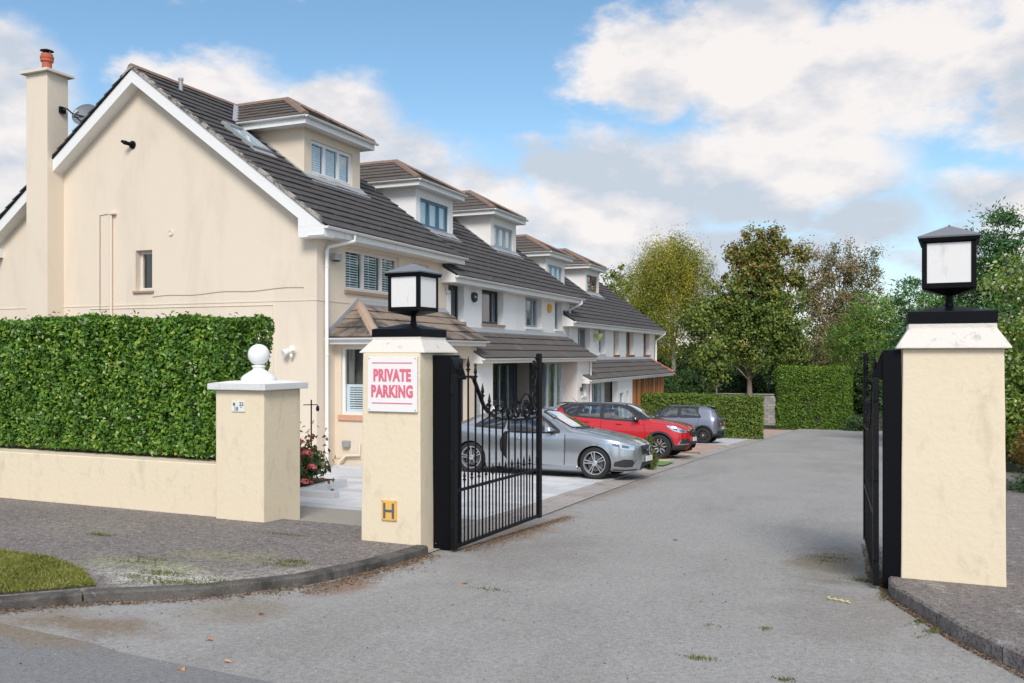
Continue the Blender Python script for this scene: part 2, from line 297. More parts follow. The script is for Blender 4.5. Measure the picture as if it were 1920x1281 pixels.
# drive surface: kerb line on the left, open on the right under the pavement
KL = [(-30, -9), (-12.5, -3.1), (-8.2, 1.35), (-7.0, 2.95), (-5.89, 4.33), (-5.53, 4.86), (-5.12, 5.18), (-4.75, 5.58), (-4.36, 6.36), (-4.28, 7.3), (-4.27, 7.99)]
KD = [(-4.27, 7.99), (-4.30, 11.4), (-4.42, 13.8), (-4.66, 19.6), (-4.84, 27.3), (-4.96, 41.7), (-5.0, 52), (-5.0, 60)]
LEFT = KL[3:]+KD[1:]
def strip(name, A, B, off, m):
    n = len(A); g = MB(); g.add([(x, y, -SL*y+off) for x, y in A+B], [(i, i+1, n+i+1, n+i) for i in range(n-1)]); return struct(name, g, m)
strip('access_road', [(x-.02, y) for x, y in LEFT], [(4.5, y) for x, y in LEFT], 0, ASPH)
g = MB(); g.add([(x, y, -SL*y+.002) for x, y in [(-30, -12), (30, -12), (30, 2.0), (4.5, 2.6), (-1.2, 3.85), (-3.12, 4.0), (-4.29, 4.05), (-4.6, 4.12), (-5.6, 4.2), (-6.0, 3.4), (-7.0, 2.0), (-8.2, .5), (-12.5, -4), (-30, -10)]], [tuple(range(14))])
struct('street', g, ASPHD)
g = MB(); g.add([(x, y, -SL*y-.004) for x, y in [(-30, -12), (30, -12), (30, 8), (-5, 8), (-6, 4.6)]], [(0, 1, 2, 3, 4)]); struct('street_base', g, ASPH)
# road crosses far end and turning head
sheet('turning_head', [(-5.2, 52), (12, 52), (12, 66), (-5.2, 66)], -.004, ASPH)
# raised pavements
PL = KL[2:]+[(-4.34, 8.85), (-9, 8.9), (-30, 9.0), (-30, -9)]
def raised(name, pts, top, m, depth=.3):
    n = len(pts); g = MB(); T = [(x, y, -SL*y+top) for x, y in pts]; B = [(x, y, -SL*y-depth) for x, y in pts]
    g.add(T+B, [tuple(range(n))]+[(i, n+i, n+(i+1) % n, (i+1) % n) for i in range(n)]); return struct(name, g, m)
def inset(pts, d):
    out = []
    for i, p in enumerate(pts):
        a = Vector(pts[max(i-1, 0)]); b = Vector(pts[min(i+1, len(pts)-1)]); t = (b-a).normalized(); nrm = Vector((-t.y, t.x)); out.append((p[0]+nrm.x*d, p[1]+nrm.y*d))
    return out
KI = inset(KL, .13)
padL = raised('pavement', KI[1:]+[(-4.40, 8.85), (-9, 8.9), (-30, 9.0), (-30, -3)], .08, PAVE)
def kerb(parent, outer, d, top, m, step=.9, gap=.006):
    pts = [Vector(p) for p in outer]; seg = [(pts[i+1]-pts[i]).length for i in range(len(pts)-1)]; L = sum(seg)
    inn = [Vector(p) for p in inset(outer, d)]
    def at(s, P):
        for i, l in enumerate(seg):
            if s <= l or i == len(seg)-1: return P[i].lerp(P[i+1], min(s/l, 1))
            s -= l
    s = 0
    while s < L-.05:
        e = min(s+step, L); k = 5; g = MB(); jt = random.uniform(-.006, .006)
        ss = [s+gap+(e-gap*2-s)*i/(k-1) for i in range(k)]
        o = [at(q, pts) for q in ss]; n_ = [at(q, inn) for q in ss]; ch = .018
        rows = []
        for a_, b_ in zip(o, n_):
            u = (b_-a_).normalized(); c1 = a_+u*ch
            rows.append([(a_.x, a_.y, -SL*a_.y-.12), (a_.x, a_.y, -SL*a_.y+top+jt-ch), (c1.x, c1.y, -SL*c1.y+top+jt), (b_.x, b_.y, -SL*b_.y+top+jt), (b_.x, b_.y, -SL*b_.y-.12)])
        vs = [p for r in rows for p in r]
        g.add(vs, [(i*5+j, i*5+j+1, (i+1)*5+j+1, (i+1)*5+j) for i in range(k-1) for j in range(4)]+[(4, 3, 2, 1, 0), tuple((k-1)*5+j for j in range(5))])
        ob('kerb_stone', g, m, parent); s = e
kerb(padL, KL[1:6], .13, .086, KERB)
kerb(padL, KL[5:], .13, .084, KERB, 3.4)
KR = [(.06, 8.9), (.07, 8.1), (.27, 7.5), (.51, 6.75), (.81, 6.1), (1.9, 4.4), (4.5, 2.0), (12, -1.5)]
KRi = inset(KR, .12)
padR = raised('pavement', KRi+[(12, 24), (1.0, 24), (.5, 18), (.3, 12), (.18, 9.0)], .12, PAVER)
kerb(padR, KR, .12, .124, PAVER)
kerb(padR, [(1.0, 52), (1.0, 24), (.55, 18), (.32, 12), (.14, 9.0)], .12, .104, KERB, 1.8)
verge = raised('verge', [(1.14, 24), (14, 24), (14, 52), (1.14, 52)], .08, SOIL)
# drop kerb along the driveways
dk = strip('channel_kerb', [(x, y) for x, y in KD], [(x-.42, y) for x, y in KD], .012, KERBD)
kerb(dk, [(x-.42, y) for x, y in KD[::1]], .10, .035, KERBD, .9)

# ---- driveways, laid in separate pieces
def yk(y):      # kerb x at y
    for (x0, y0), (x1, y1) in zip(KD[:-1], KD[1:]):
        if y <= y1: return x0+(x1-x0)*(y-y0)/(y1-y0)
    return -5
def drive(name, y0, y1, m, off=.02, x0=-11.8):
    return sheet(name, [(yk(y0)-.52, y0), (yk(y1)-.52, y1), (x0, y1), (x0, y0)], off, m)
GROUT = mat('slab_bedding', (.30, .295, .285), .9, .1, 2, .1, 60, .2)
d1 = sheet('driveway', [(-4.8, 9.9), (-5.1, 20.4), (-11.8, 20.4), (-16, 20.4), (-16, 10.0), (-9, 9.9)], .0, GROUT)
d1b = sheet('threshold', [(-4.72, 8.7), (-4.78, 10.35), (-8.0, 10.35), (-8.0, 8.7)], .035, GRIT)
sg = [mesh('slab%d' % i, MB().box(-.395, .395, -.193, .193, -.03, .0), SLABM[i]) for i in range(3)]
tilt = math.atan(-SL); cnt = 0; rest = [MB(), MB(), MB()]
for r_, y in enumerate(np.arange(10.55, 20.3, .4)):
    for x in np.arange(-4.6-(r_ % 2)*.4, -15.5, -.8):
        if x < -11.3 and y > 16.2: continue
        xe = yk(y)-.46
        if x-.395 > xe-.05: continue
        if x+.395 > xe:
            j = random.randrange(3); k = len(rest[j].v); rest[j].box(x-.395, xe, -.193, .193, -.03, 0); rest[j].xf(Matrix.Translation((0, y, -SL*y+.028)) @ Matrix.Rotation(tilt, 4, 'X'), k); continue
        j = random.randrange(3)
        if cnt < 300 and x > -11.2:
            o = ob('paving_slab', sg[j], parent=d1); M = Matrix.Translation((x, y, -SL*y+.028+random.uniform(-.0015, .0015))) @ Matrix.Rotation(tilt, 4, 'X')
            o.matrix_parent_inverse = Matrix.Identity(4); o.location = M.translation; o.rotation_euler = M.to_euler(); cnt += 1
        else:
            k = len(rest[j].v); rest[j].box(-.395, .395, -.193, .193, -.03, 0); rest[j].xf(Matrix.Translation((x, y, -SL*y+.028)) @ Matrix.Rotation(tilt, 4, 'X'), k)
for j in range(3):
    if rest[j].v: ob('paving_slabs', rest[j], SLABM[j], d1, kind='stuff')
drive('driveway', 20.4, 22.0, SOIL, .01)
tf = sheet('lawn', [(-4.98, 21.7), (-5.05, 23.3), (-6.9, 23.3), (-6.9, 21.7)], .045, TURF)
drive('driveway', 22.0, 27.9, BEIGE, .02)
drive('driveway', 27.9, 34.4, BRICKP, .024)
drive('driveway', 34.4, 41.6, SLABM[1], .03)
drive('driveway', 41.6, 60, BRICKP, .01, -14)
g = MB(); g.box(-8.6, -5.25, 27.75, 27.95, -1.53-.1, -1.53+.07); tag(ob('border_edging', g, mat('old_brick_edge', (.16, .11, .075), .9, .4, 6, .2, 60, .5)), 'low brown edging strip between beige and red driveways', 'edging')
# granite planter edge by the ball pillar
GRAN = mat('planter_granite', (.42, .43, .44), .8, .1, 5, .2, 160, .3)
t = thing('planter', 'raised pale granite kerb bed holding the red hydrangea behind ball pillar', 'planter', (-8.6, 12, -.66))
for x0, x1 in ((-10.2, -9.32), (-9.3, -8.42), (-8.4, -7.7)): ob('edging_stone', MB().box(x0, x1, 11.35, 11.5, -.75, -.50), GRAN, t, bevel=.006)
ob('edging_stone', MB().box(-8.62, -8.47, 11.52, 12.9, -.8, -.53), GRAN, t, bevel=.006)
ob('soil', MB().box(-10.2, -8.63, 11.51, 12.9, -.8, -.55), SOIL, t)

# ---------------------------------------------------------------- gate pillars, ball pillar, garden wall
def pillar(x0, x1, y0, y1, zb, zt, label, ck=1.0, capm=CAPW, band=True):
    t = thing('gate_pillar', label, 'pillar', ((x0+x1)/2, (y0+y1)/2, zb), 'rendered gate pillars')
    cx, h = (x0+x1)/2, (x1-x0)/2; cy = y0+h; hy = (y1-y0)/2-h
    g = MB(); n = 9           # slightly uneven hand floated body
    for i in range(n):
        z = zb-.12+(zt-zb+.12)*i/(n-1); e = .014*(1-i/(n-1))
        hh = h+e+random.uniform(-.002, .002)
        g.v += [(cx-hh, cy-hh, z), (cx+hh, cy-hh, z), (cx+hh, cy+hh, z), (cx-hh, cy+hh, z)]
        if i: g.f += [((i-1)*4+j, (i-1)*4+(j+1) % 4, i*4+(j+1) % 4, i*4+j) for j in range(4)]
    g.f += [(3, 2, 1, 0), tuple((n-1)*4+j for j in range(4))]
    g.v = [(x, y+(2*hy if y > cy else 0), z) for x, y, z in g.v]
    ob('body', g, PILLAR, t, bevel=.012); cy += hy
    o_ = h+.05; g = MB()
    prof = [(o_, 0), (o_, .012), (h-.05, .165*ck), (h-.05, .205*ck)]
    g.lathe([(r*1.41421, z) for r, z in prof], (cx, cy, zt+.002), 4); ob('cap', g, capm, t, bevel=.006)
    if band:
        w = h-.045
        g = MB(); g.lathe([(r*1.41421, z) for r, z in [(w, 0), (w, .10*ck), (.05, .10*ck+.06)]], (cx, cy, zt+.206*ck), 4); ob('cap_plate', g, BLACK, t, bevel=.004)
    return t, cx, cy, zt+.306*ck+.05
def lantern(cx, cy, z, rot, label, sc=1.0):
    t = thing('gate_lantern', label, 'lantern', (cx, cy, z), 'square lanterns on the gate pillars')
    M = Matrix.Translation((cx, cy, z)) @ Matrix.Rotation(R(rot), 4, 'Z') @ Matrix.Scale(sc, 4); q = 1.41421; w = .205; zb = .150; zt = .57
    def part(n, g, m, **k): return ob(n, g.xf(M), m, t, **k)
    part('post', MB().lathe([(.055, -.03), (.032, .04), (.030, .13), (.05, .16)], (0, 0, 0), 20), BLACK, smooth=40)
    part('base_plate', MB().lathe([(.04*q, .10), (w*q, zb), (w*q, zb+.002)], (0, 0, 0), 4), BLACK)
    part('frame', frame_box(w, zb+.003, zt, .04), BLACK, bevel=.003)
    OPAL = mat('opal_panel', (.72, .71, .70), .2, .06, 5, .02, 60, .04, 5, dirt=((.52, .50, .46), 9, .57, .82, .4))
    for k in range(4):
        g = MB().box(-w+.036, w-.036, -w+.008, -w+.014, zb+.043, zt-.038); g.xf(Matrix.Rotation(R(90*k), 4, 'Z')); part('panel', g, OPAL)
    part('roof', MB().lathe([(.234*q, zt+.003), (.240*q, zt+.018), (.005, zt+.125)], (0, 0, 0), 4), mat('lantern_lid', (.16, .165, .18), .38, .15, 6, .1, 60, .1, metal=.0), bevel=.002)
    part('roof_rim', MB().lathe([(.226*q, zt-.028), (.234*q, zt+.002)], (0, 0, 0), 4), BLACK)
    part('finial', MB().lathe([(.008, zt+.11), (.008, zt+.13)], (0, 0, 0), 8), BLACK)
def frame_box(w, z0, z1, t):
    g = MB()
    for a in (-1, 1):
        for b in (-1, 1): g.box(min(a*w, a*(w-t)), max(a*w, a*(w-t)), min(b*w, b*(w-t)), max(b*w, b*(w-t)), z0, z1)
    for z_a, z_b in ((z0, z0+t+.003), (z1-t, z1)):
        for k in range(4):
            n = len(g.v); g.box(-w+t, w-t, -w+.002, -w+t, z_a, z_b); g.xf(Matrix.Rotation(R(90*k), 4, 'Z'), n)
    return g
pl, ax, ay, az_ = pillar(-5.06, -4.375, 8.0, 8.80, -.36, 1.62, 'cream rendered gate pillar carrying the red lettered parking sign', .84)
pr_, bx, by, bz = pillar(.18, .965, 8.4, 9.18, -.38, 1.655, 'plain cream rendered gate pillar without any sign, right of road', 1.06)
lantern(ax+.045, ay, az_, -4, 'black lantern with two lit looking panels on the pillar with parking sign', .96)
lantern(bx, by, bz, -4.5, 'black lantern on the plain pillar without sign, trees behind it', 1.05)
# ball pillar
t = thing('ball_pillar', 'cream garden wall pillar with a white ball on top and number tile', 'pillar', (-7.1, 8.85, -.38))
g = MB().box(-7.47, -6.75, 8.5, 9.22, -.55, 1.18); ob('body', g, PILLAR, t, bevel=.014)
ob('coping', MB().hexa([(-7.54, 8.43, 1.181), (-6.68, 8.43, 1.181), (-6.68, 9.29, 1.181), (-7.54, 9.29, 1.181)], [(-7.54, 8.43, 1.255), (-6.68, 8.43, 1.255), (-6.68, 9.29, 1.255), (-7.54, 9.29, 1.255)]), CAPG, t, bevel=.008)
ob('coping_top', MB().lathe([(.43*1.414, 1.256), (.24*1.414, 1.285)], (-7.11, 8.86, 0), 4), mat('white_top', (.8, .79, .77), .8, .06, 8, .03, 60, .3), t)
prof = [(.215, 1.232), (.215, 1.262), (.205, 1.282), (.17, 1.312), (.115, 1.345), (.075, 1.37), (.068, 1.395), (.085, 1.405), (.088, 1.418), (.07, 1.425), (.05, 1.43)]
prof = [(r, z+.05) for r, z in prof]
ob('ball_base', MB().lathe([(.01, 1.28)]+prof, (-7.11, 8.86, 0), 40), WHITE, t, smooth=30)
ob('ball', MB().lathe([(max(.002, .132*math.sin(math.pi*i/20)), 1.605-.132*math.cos(math.pi*i/20)) for i in range(21)], (-7.11, 8.86, 0), 40), mat('white_ball', (.78, .78, .79), .6, .04, 6, .03, 60, .15), t, smooth=80)
# low garden wall
t = thing('garden_wall', 'low cream rendered garden wall running left from the ball pillar below the hedge', 'wall', (-12, 9, -.4))
ob('wall', MB().box(-30, -7.47, 8.60, 8.95, -.6, .255), PILLAR, t, bevel=.012)
# railing on the wall behind which the hedge stands
t = thing('railing', 'black metal railing on the low cream wall, half swallowed by the hedge', 'railing', (-12, 8.9, .15))
for z in (.305, 1.0): ob('rail', MB().box(-20, -7.48, 8.97, 9.0, z, z+.03), BLACK, t)
for x in np.arange(-7.52, -20, -1.6): ob('post', MB().box(x-.02, x+.02, 8.965, 9.005, .1, 1.05), BLACK, t)
ob('infill_bars', (lambda g: [g.box(x-.006, x+.006, 8.979, 8.991, .32, 1.0) for x in np.arange(-7.64, -16, -.12)] and g)(MB()), BLACK, t, kind='stuff')

# ---- signs
def text(body, size, m, name, parent, M, sx=1.0, ext=.0015, off=0.0, sp=1.0):
    c = bpy.data.curves.new(name, 'FONT'); c.body = body; c.size = size; c.align_x = 'CENTER'; c.align_y = 'CENTER'; c.extrude = ext; c.offset = off; c.space_character = sp; c.resolution_u = 3
    o = bpy.data.objects.new(name, c); dg = bpy.context.evaluated_depsgraph_get(); COL.objects.link(o); dg.update()
    me = bpy.data.meshes.new_from_object(o.evaluated_get(dg)); bpy.data.objects.remove(o); me.name = name; me.materials.clear(); me.materials.append(m)
    me.transform(M @ Matrix.Diagonal((sx, 1, 1, 1))); me.update()
    return ob(name, me, None, parent)
PINK = mat('sign_red', (.60, .13, .20), .6, .18, 9, .05, 60, 0)
Mf = Matrix.Rotation(R(90), 4, 'X')     # text facing -Y
t = thing('parking_sign', 'white sign with faded red capitals reading private parking on gate pillar', 'sign', (-4.83, 7.98, 1.3))
ob('board', MB().box(-4.98, -4.39, 7.965, 7.988, 1.01, 1.585), mat('sign_board', (.80, .77, .76), .55, .04, 5, .02, 60, 0), t, bevel=.003)
text('PRIVATE', .168, PINK, 'lettering', t, Matrix.Translation((-4.685, 7.962, 1.385)) @ Mf, .67, .0015, .008, 1.08)
text('PARKING', .168, PINK, 'lettering', t, Matrix.Translation((-4.685, 7.962, 1.218)) @ Mf, .67, .0015, .008, 1.08)
for z in (1.52, 1.10): ob('red_line', MB().box(-4.925, -4.445, 7.9605, 7.9648, z-.0045, z+.0045), PINK, t)
for x in (-4.96, -4.41):
    for z in (1.03, 1.565): ob('screw', MB().lathe([(.008, 0), (.006, -.004)], (x, 7.9645, z), 10, 'y'), GALV, t)
t = thing('hydrant_sign', 'small yellow plate with a dark H low on the signed pillar', 'sign', (-4.8, 7.98, -.1))
ob('plate', MB().box(-4.81, -4.635, 7.965, 7.985, -.125, .085), mat('hydrant_yellow', (.72, .42, .10), .5, .08, 8, .05, 60, 0), t, bevel=.003)
HD = mat('sign_dark', (.10, .11, .14), .6, .1, 5, 0, 1, 0)
for x in (-4.787, -4.683): ob('letter_stroke', MB().box(x, x+.024, 7.958, 7.9645, -.10, .058), HD, t)
ob('letter_stroke', MB().box(-4.763, -4.683, 7.958, 7.9645, -.033, -.011), HD, t)
for x in (-4.80, -4.645):
    for z in (-.115, .075): ob('bolt', MB().lathe([(.007, 0), (.005, -.004)], (x, 7.9645, z), 8, 'y'), SILLB, t)
t = thing('number_tile', 'white ceramic tile with house numbers 18 and 22 on ball pillar', 'tile', (-7.2, 8.5, .95))
ob('tile', MB().box(-7.215, -7.02, 8.485, 8.496, .92, 1.045), mat('tile_glaze', (.74, .76, .72), .25, .05, 9, 0, 1, 0), t, bevel=.002)
NB = mat('tile_blue', (.06, .07, .13), .4, 0, 1, 0, 1, 0)
text('22', .06, NB, 'numeral', t, Matrix.Translation((-7.065, 8.483, 1.012)) @ Mf, 1.1, .0008, .001)
text('18', .07, NB, 'numeral', t, Matrix.Translation((-7.145, 8.483, .953)) @ Mf, .9, .0008, .001)
text('to', .03, NB, 'word', t, Matrix.Translation((-7.07, 8.483, .978)) @ Mf, 1.1, .0008, 0)
g = MB()
for a in range(5): g.lathe([(.001, 0), (.009, -.0015), (.001, -.003)], (-7.175+.011*math.cos(a*1.2566), 8.4845, 1.01+.013*math.sin(a*1.2566)), 6, 'y')
g.box(-7.179, -7.171, 8.482, 8.4845, .985, 1.007)
ob('flower_emblem', g, mat('emblem_green', (.05, .10, .04), .5, .2, 9, 0, 1, 0), t)

# ---------------------------------------------------------------- wrought iron gates
def spiral(c, r0, r1, turns, a0, n=28):
    return [(c[0]+(r0+(r1-r0)*i/(n-1))*math.cos(a0+turns*2*math.pi*i/(n-1)), c[1]+(r0+(r1-r0)*i/(n-1))*math.sin(a0+turns*2*math.pi*i/(n-1))) for i in range(n)]
def gate(hx, hy, dirx, post, label, plabel):
    """leaf in local s (along) / z, hinge at hx,hy; level leaf over the falling drive"""
    u = Vector((dirx, 1, 0)).normalized(); L = 2.055; t = thing('iron_gate', label, 'gate', (hx, hy, -.42), 'open wrought iron gates')
    w = Vector((u.y, -u.x, 0))
    P = lambda s, z, o=0: tuple(Vector((hx, hy, z))+u*s+w*o)
    def bar(g, s0, s1, z0, z1, th=.018): return g.hexa([P(s0, z0, -th), P(s1, z0, -th), P(s1, z0, th), P(s0, z0, th)], [P(s0, z1, -th), P(s1, z1, -th), P(s1, z1, th), P(s0, z1, th)])
    ob('stile', bar(MB(), -.045, .03, -.43, 1.40, .024), IRON, t, bevel=.003)
    ob('stile', bar(MB(), L-.05, L+.03, -.43, 1.62, .024), IRON, t, bevel=.003)
    ob('bottom_rail', bar(MB(), .03, L-.05, -.42, -.385, .016), IRON, t)
    ob('middle_rail', bar(MB(), .03, L-.05, .165, .192, .018), IRON, t)
    top = [(.03, 1.372), (.34, 1.368), (.40, 1.345), (.63, 1.03), (.74, .965), (.88, .90), (1.0, .868), (1.13, .858), (1.35, .838), (1.6, .828), (1.85, .826), (L-.05, .835)]
    g = MB()
    for (s0, z0), (s1, z1) in zip(top[:-1], top[1:]):
        hz_ = .012 if not (.38 < s0 < .7) else .022
        g.hexa([P(s0, z0-hz_, -.018), P(s1, z1-hz_, -.018), P(s1, z1-hz_, .018), P(s0, z0-hz_, .018)], [P(s0, z0+hz_, -.018), P(s1, z1+hz_, -.018), P(s1, z1+hz_, .018), P(s0, z0+hz_, .018)])
    ob('top_rail', g, IRON, t)
    def ztop(s):
        for (s0, z0), (s1, z1) in zip(top[:-1], top[1:]):
            if s <= s1: return z0+(z1-z0)*(s-s0)/(s1-s0)
        return top[-1][1]
    def finial(s, z, k, par):
        g = MB(); c = P(s, z); pr = [(.009, 0), (.014, .02), (.014, .035), (.026, .04), (.026, .055), (.012, .06), (.014, .075), (.021, .09), (.016, .12), (.007, .165), (.001, .19)]
        g.lathe([(r*k, h*k) for r, h in pr], c, 8); ob('finial', g, IRON, par, smooth=40)
    for i in range(12):
        s = .125+i*.1575; zt = ztop(s)+(.03 if i < 7 else 0)
        b = ob('bar', MB().tube([P(s, -.40), P(s, zt)], .0115, 6), IRON, t)
        if i < 7: finial(s, zt, 1.0, b)
    for i in range(13):
        s = .046+i*.1575
        if i == 12: s = L-.075
        b = ob('short_bar', MB().tube([P(s, -.40), P(s, .245)], .0085, 6), IRON, t); finial(s, .24, .78, b)
    sc = []
    def scroll(pts, r=.012, leaf=True):
        g = MB(); g.tube([P(a, b) for a, b in pts], [1.3*r*(.55+.45*math.sin(math.pi*min(1, (i+1)/len(pts)*1.2))) for i in range(len(pts))], 6); o = ob('scroll', g, IRON, t, smooth=60)
    def leafy(s, z, a, k=1.0):
        k *= 1.2
        g = MB(); m = 6
        for sd in (-1, 1):
            for i in range(m):
                th = a+sd*(.35+.3*i); r = .05*k*(1-.08*i); n = len(g.v)
                c0 = (s+math.cos(a)*.008*i*k, z+math.sin(a)*.008*i*k); tip = (c0[0]+r*math.cos(th), c0[1]+r*math.sin(th)); nx, nz = -math.sin(th)*.012*k, math.cos(th)*.012*k
                md = ((c0[0]+tip[0])/2, (c0[1]+tip[1])/2)
                g.add([P(*c0, .0), P(md[0]+nx, md[1]+nz, .012), P(*tip, .022), P(md[0]-nx, md[1]-nz, .012), P(md[0], md[1], -.012)], [(0, 1, 2, 3), (0, 4, 1), (1, 4, 2), (2, 4, 3), (3, 4, 0)])
        ob('leaf_ornament', g, IRON, t)
    def ring(s, z, r, rr=.011):
        scroll([(s+r*math.cos(a), z+r*math.sin(a)) for a in np.linspace(0, 2*math.pi, 25)], rr)
    # scrolls running up to the tall stile
    scroll([(.80, .955), (.88, .99), (.97, .97), (1.07, .955), (1.17, .965)]+spiral((1.27, .93), .085, .028, 1.2, 2.6), .013)
    scroll([(1.30, 1.00), (1.40, .96), (1.46, .885)]+spiral((1.40, .93), .075, .02, -1.0, -.6), .011)
    scroll([(1.48, .86), (1.50, .97), (1.56, 1.08), (1.66, 1.135), (1.76, 1.11), (1.82, 1.02), (1.80, .92)]+spiral((1.70, .93), .10, .02, -1.5, -.2), .015)
    scroll([(1.55, .86), (1.58, .97), (1.64, 1.05), (1.72, 1.05), (1.76, .98)]+spiral((1.68, .96), .08, .015, -1.2, .1), .011)
    scroll([(1.86, .86), (1.83, .98), (1.86, 1.12), (1.93, 1.24), (1.98, 1.38), (1.99, 1.58)], .016)
    scroll([(1.84, .93)]+spiral((1.92, .95), .075, .02, 1.4, 3.14), .012)
    scroll([(1.98, 1.36), (1.93, 1.42)]+spiral((1.91, 1.49), .055, .012, -1.2, -1.4, 20), .009)
    scroll([(1.93, 1.22), (1.88, 1.27)]+spiral((1.88, 1.31), .04, .01, -1.2, -1.4, 18), .008)
    scroll([(1.97, 1.08)]+spiral((1.93, 1.11), .045, .01, 1.2, -.6, 18), .009)
    ring(1.60, .905, .04); ring(1.945, 1.03, .03, .008)
    for a in [(.78, 1.0, 2.6, .9), (.94, .985, 1.8, .9), (1.12, .985, 1.4, .8), (1.36, 1.03, 2.2, 1.2), (1.42, 1.02, .8, 1.0), (1.53, .91, 2.7, 1.1), (1.66, .97, 1.2, 1.2), (1.75, .93, -.4, 1.0), (1.87, 1.05, 2.2, 1.0), (1.90, 1.17, 2.5, 1.0), (1.93, 1.30, 2.4, 1.0), (1.95, 1.40, 1.6, 1.2), (1.97, 1.52, 1.7, 1.2), (1.95, .93, .5, 1.1), (1.49, 1.0, 1.9, 1.0), (.70, 1.02, 1.2, .8)]: leafy(*a)
    # gate post against the pillar
    x0, x1, y0, y1, zb, zt = post
    q = thing('gate_post', plabel, 'post', ((x0+x1)/2, y0, zb), 'black steel gate posts')
    ob('post_body', MB().box(x0, x1, y0, y1, zb-.1, zt), BLACK, q, bevel=.006)
    sgn = 1 if x0 < -2 else -1; e = x1 if sgn > 0 else x0
    ob('hinge_cover', MB().hexa([tuple(p) for p in ((e, y0+.02, zt-.26), (e+.09*sgn, y0+.03, zt-.26), (e+.09*sgn, y1-.02, zt-.26), (e, y1-.02, zt-.26))], [(e, y0+.02, zt-.02), (e+.02*sgn, y0+.03, zt-.05), (e+.02*sgn, y1-.02, zt-.05), (e, y1-.02, zt-.02)]), BLACK, q)
    for z in (-.2, .5, 1.2): ob('hinge', MB().tube([(hx, hy-.05, z), (hx, hy-.05, z+.09)], .02, 10), IRON, q)
    return t
gate(-4.095, 8.24, .080, (-4.37, -4.17, 8.27, 8.52, -.42, 1.60), 'black scrolled iron gate open beside the silver car, left of the road', 'black square steel post on the pillar with the parking sign')
gate(-.035, 8.42, -.055, (.02, .172, 8.42, 8.68, -.36, 1.648), 'black iron gate seen nearly edge on beside the plain right pillar', 'black square steel post against the plain right pillar')
# ---------------------------------------------------------------- houses
def wall_cells(g, u0, u1, z0, z1, holes, put):
    """put(g,u0,u1,z0,z1) for every cell of the wall outside the openings"""
    us = sorted({u0, u1, *[v for h in holes for v in h[:2] if u0 < v < u1]}); zs = sorted({z0, z1, *[v for h in holes for v in h[2:4] if z0 < v < z1]})
    for a, b in zip(us[:-1], us[1:]):
        run = None
        for c, d in zip(zs[:-1], zs[1:]):
            mu, mz = (a+b)/2, (c+d)/2
            hole = any(h[0] < mu < h[1] and h[2] < mz < h[3] for h in holes)
            if not hole: run = (run[0], d) if run else (c, d)
            if hole and run: put(g, a, b, *run); run = None
        if run: put(g, a, b, *run)
class F3:
    """a vertical face: u along it, w out of it, z up"""
    def __init__(s, kind, c): s.k, s.c = kind, c
    def box(s, g, u0, u1, w0, w1, z0, z1):
        if s.k == 'x': g.box(s.c+w0, s.c+w1, u0, u1, z0, z1)
        else: g.box(u0, u1, s.c-w1, s.c-w0, z0, z1)
        return g
FX = {}
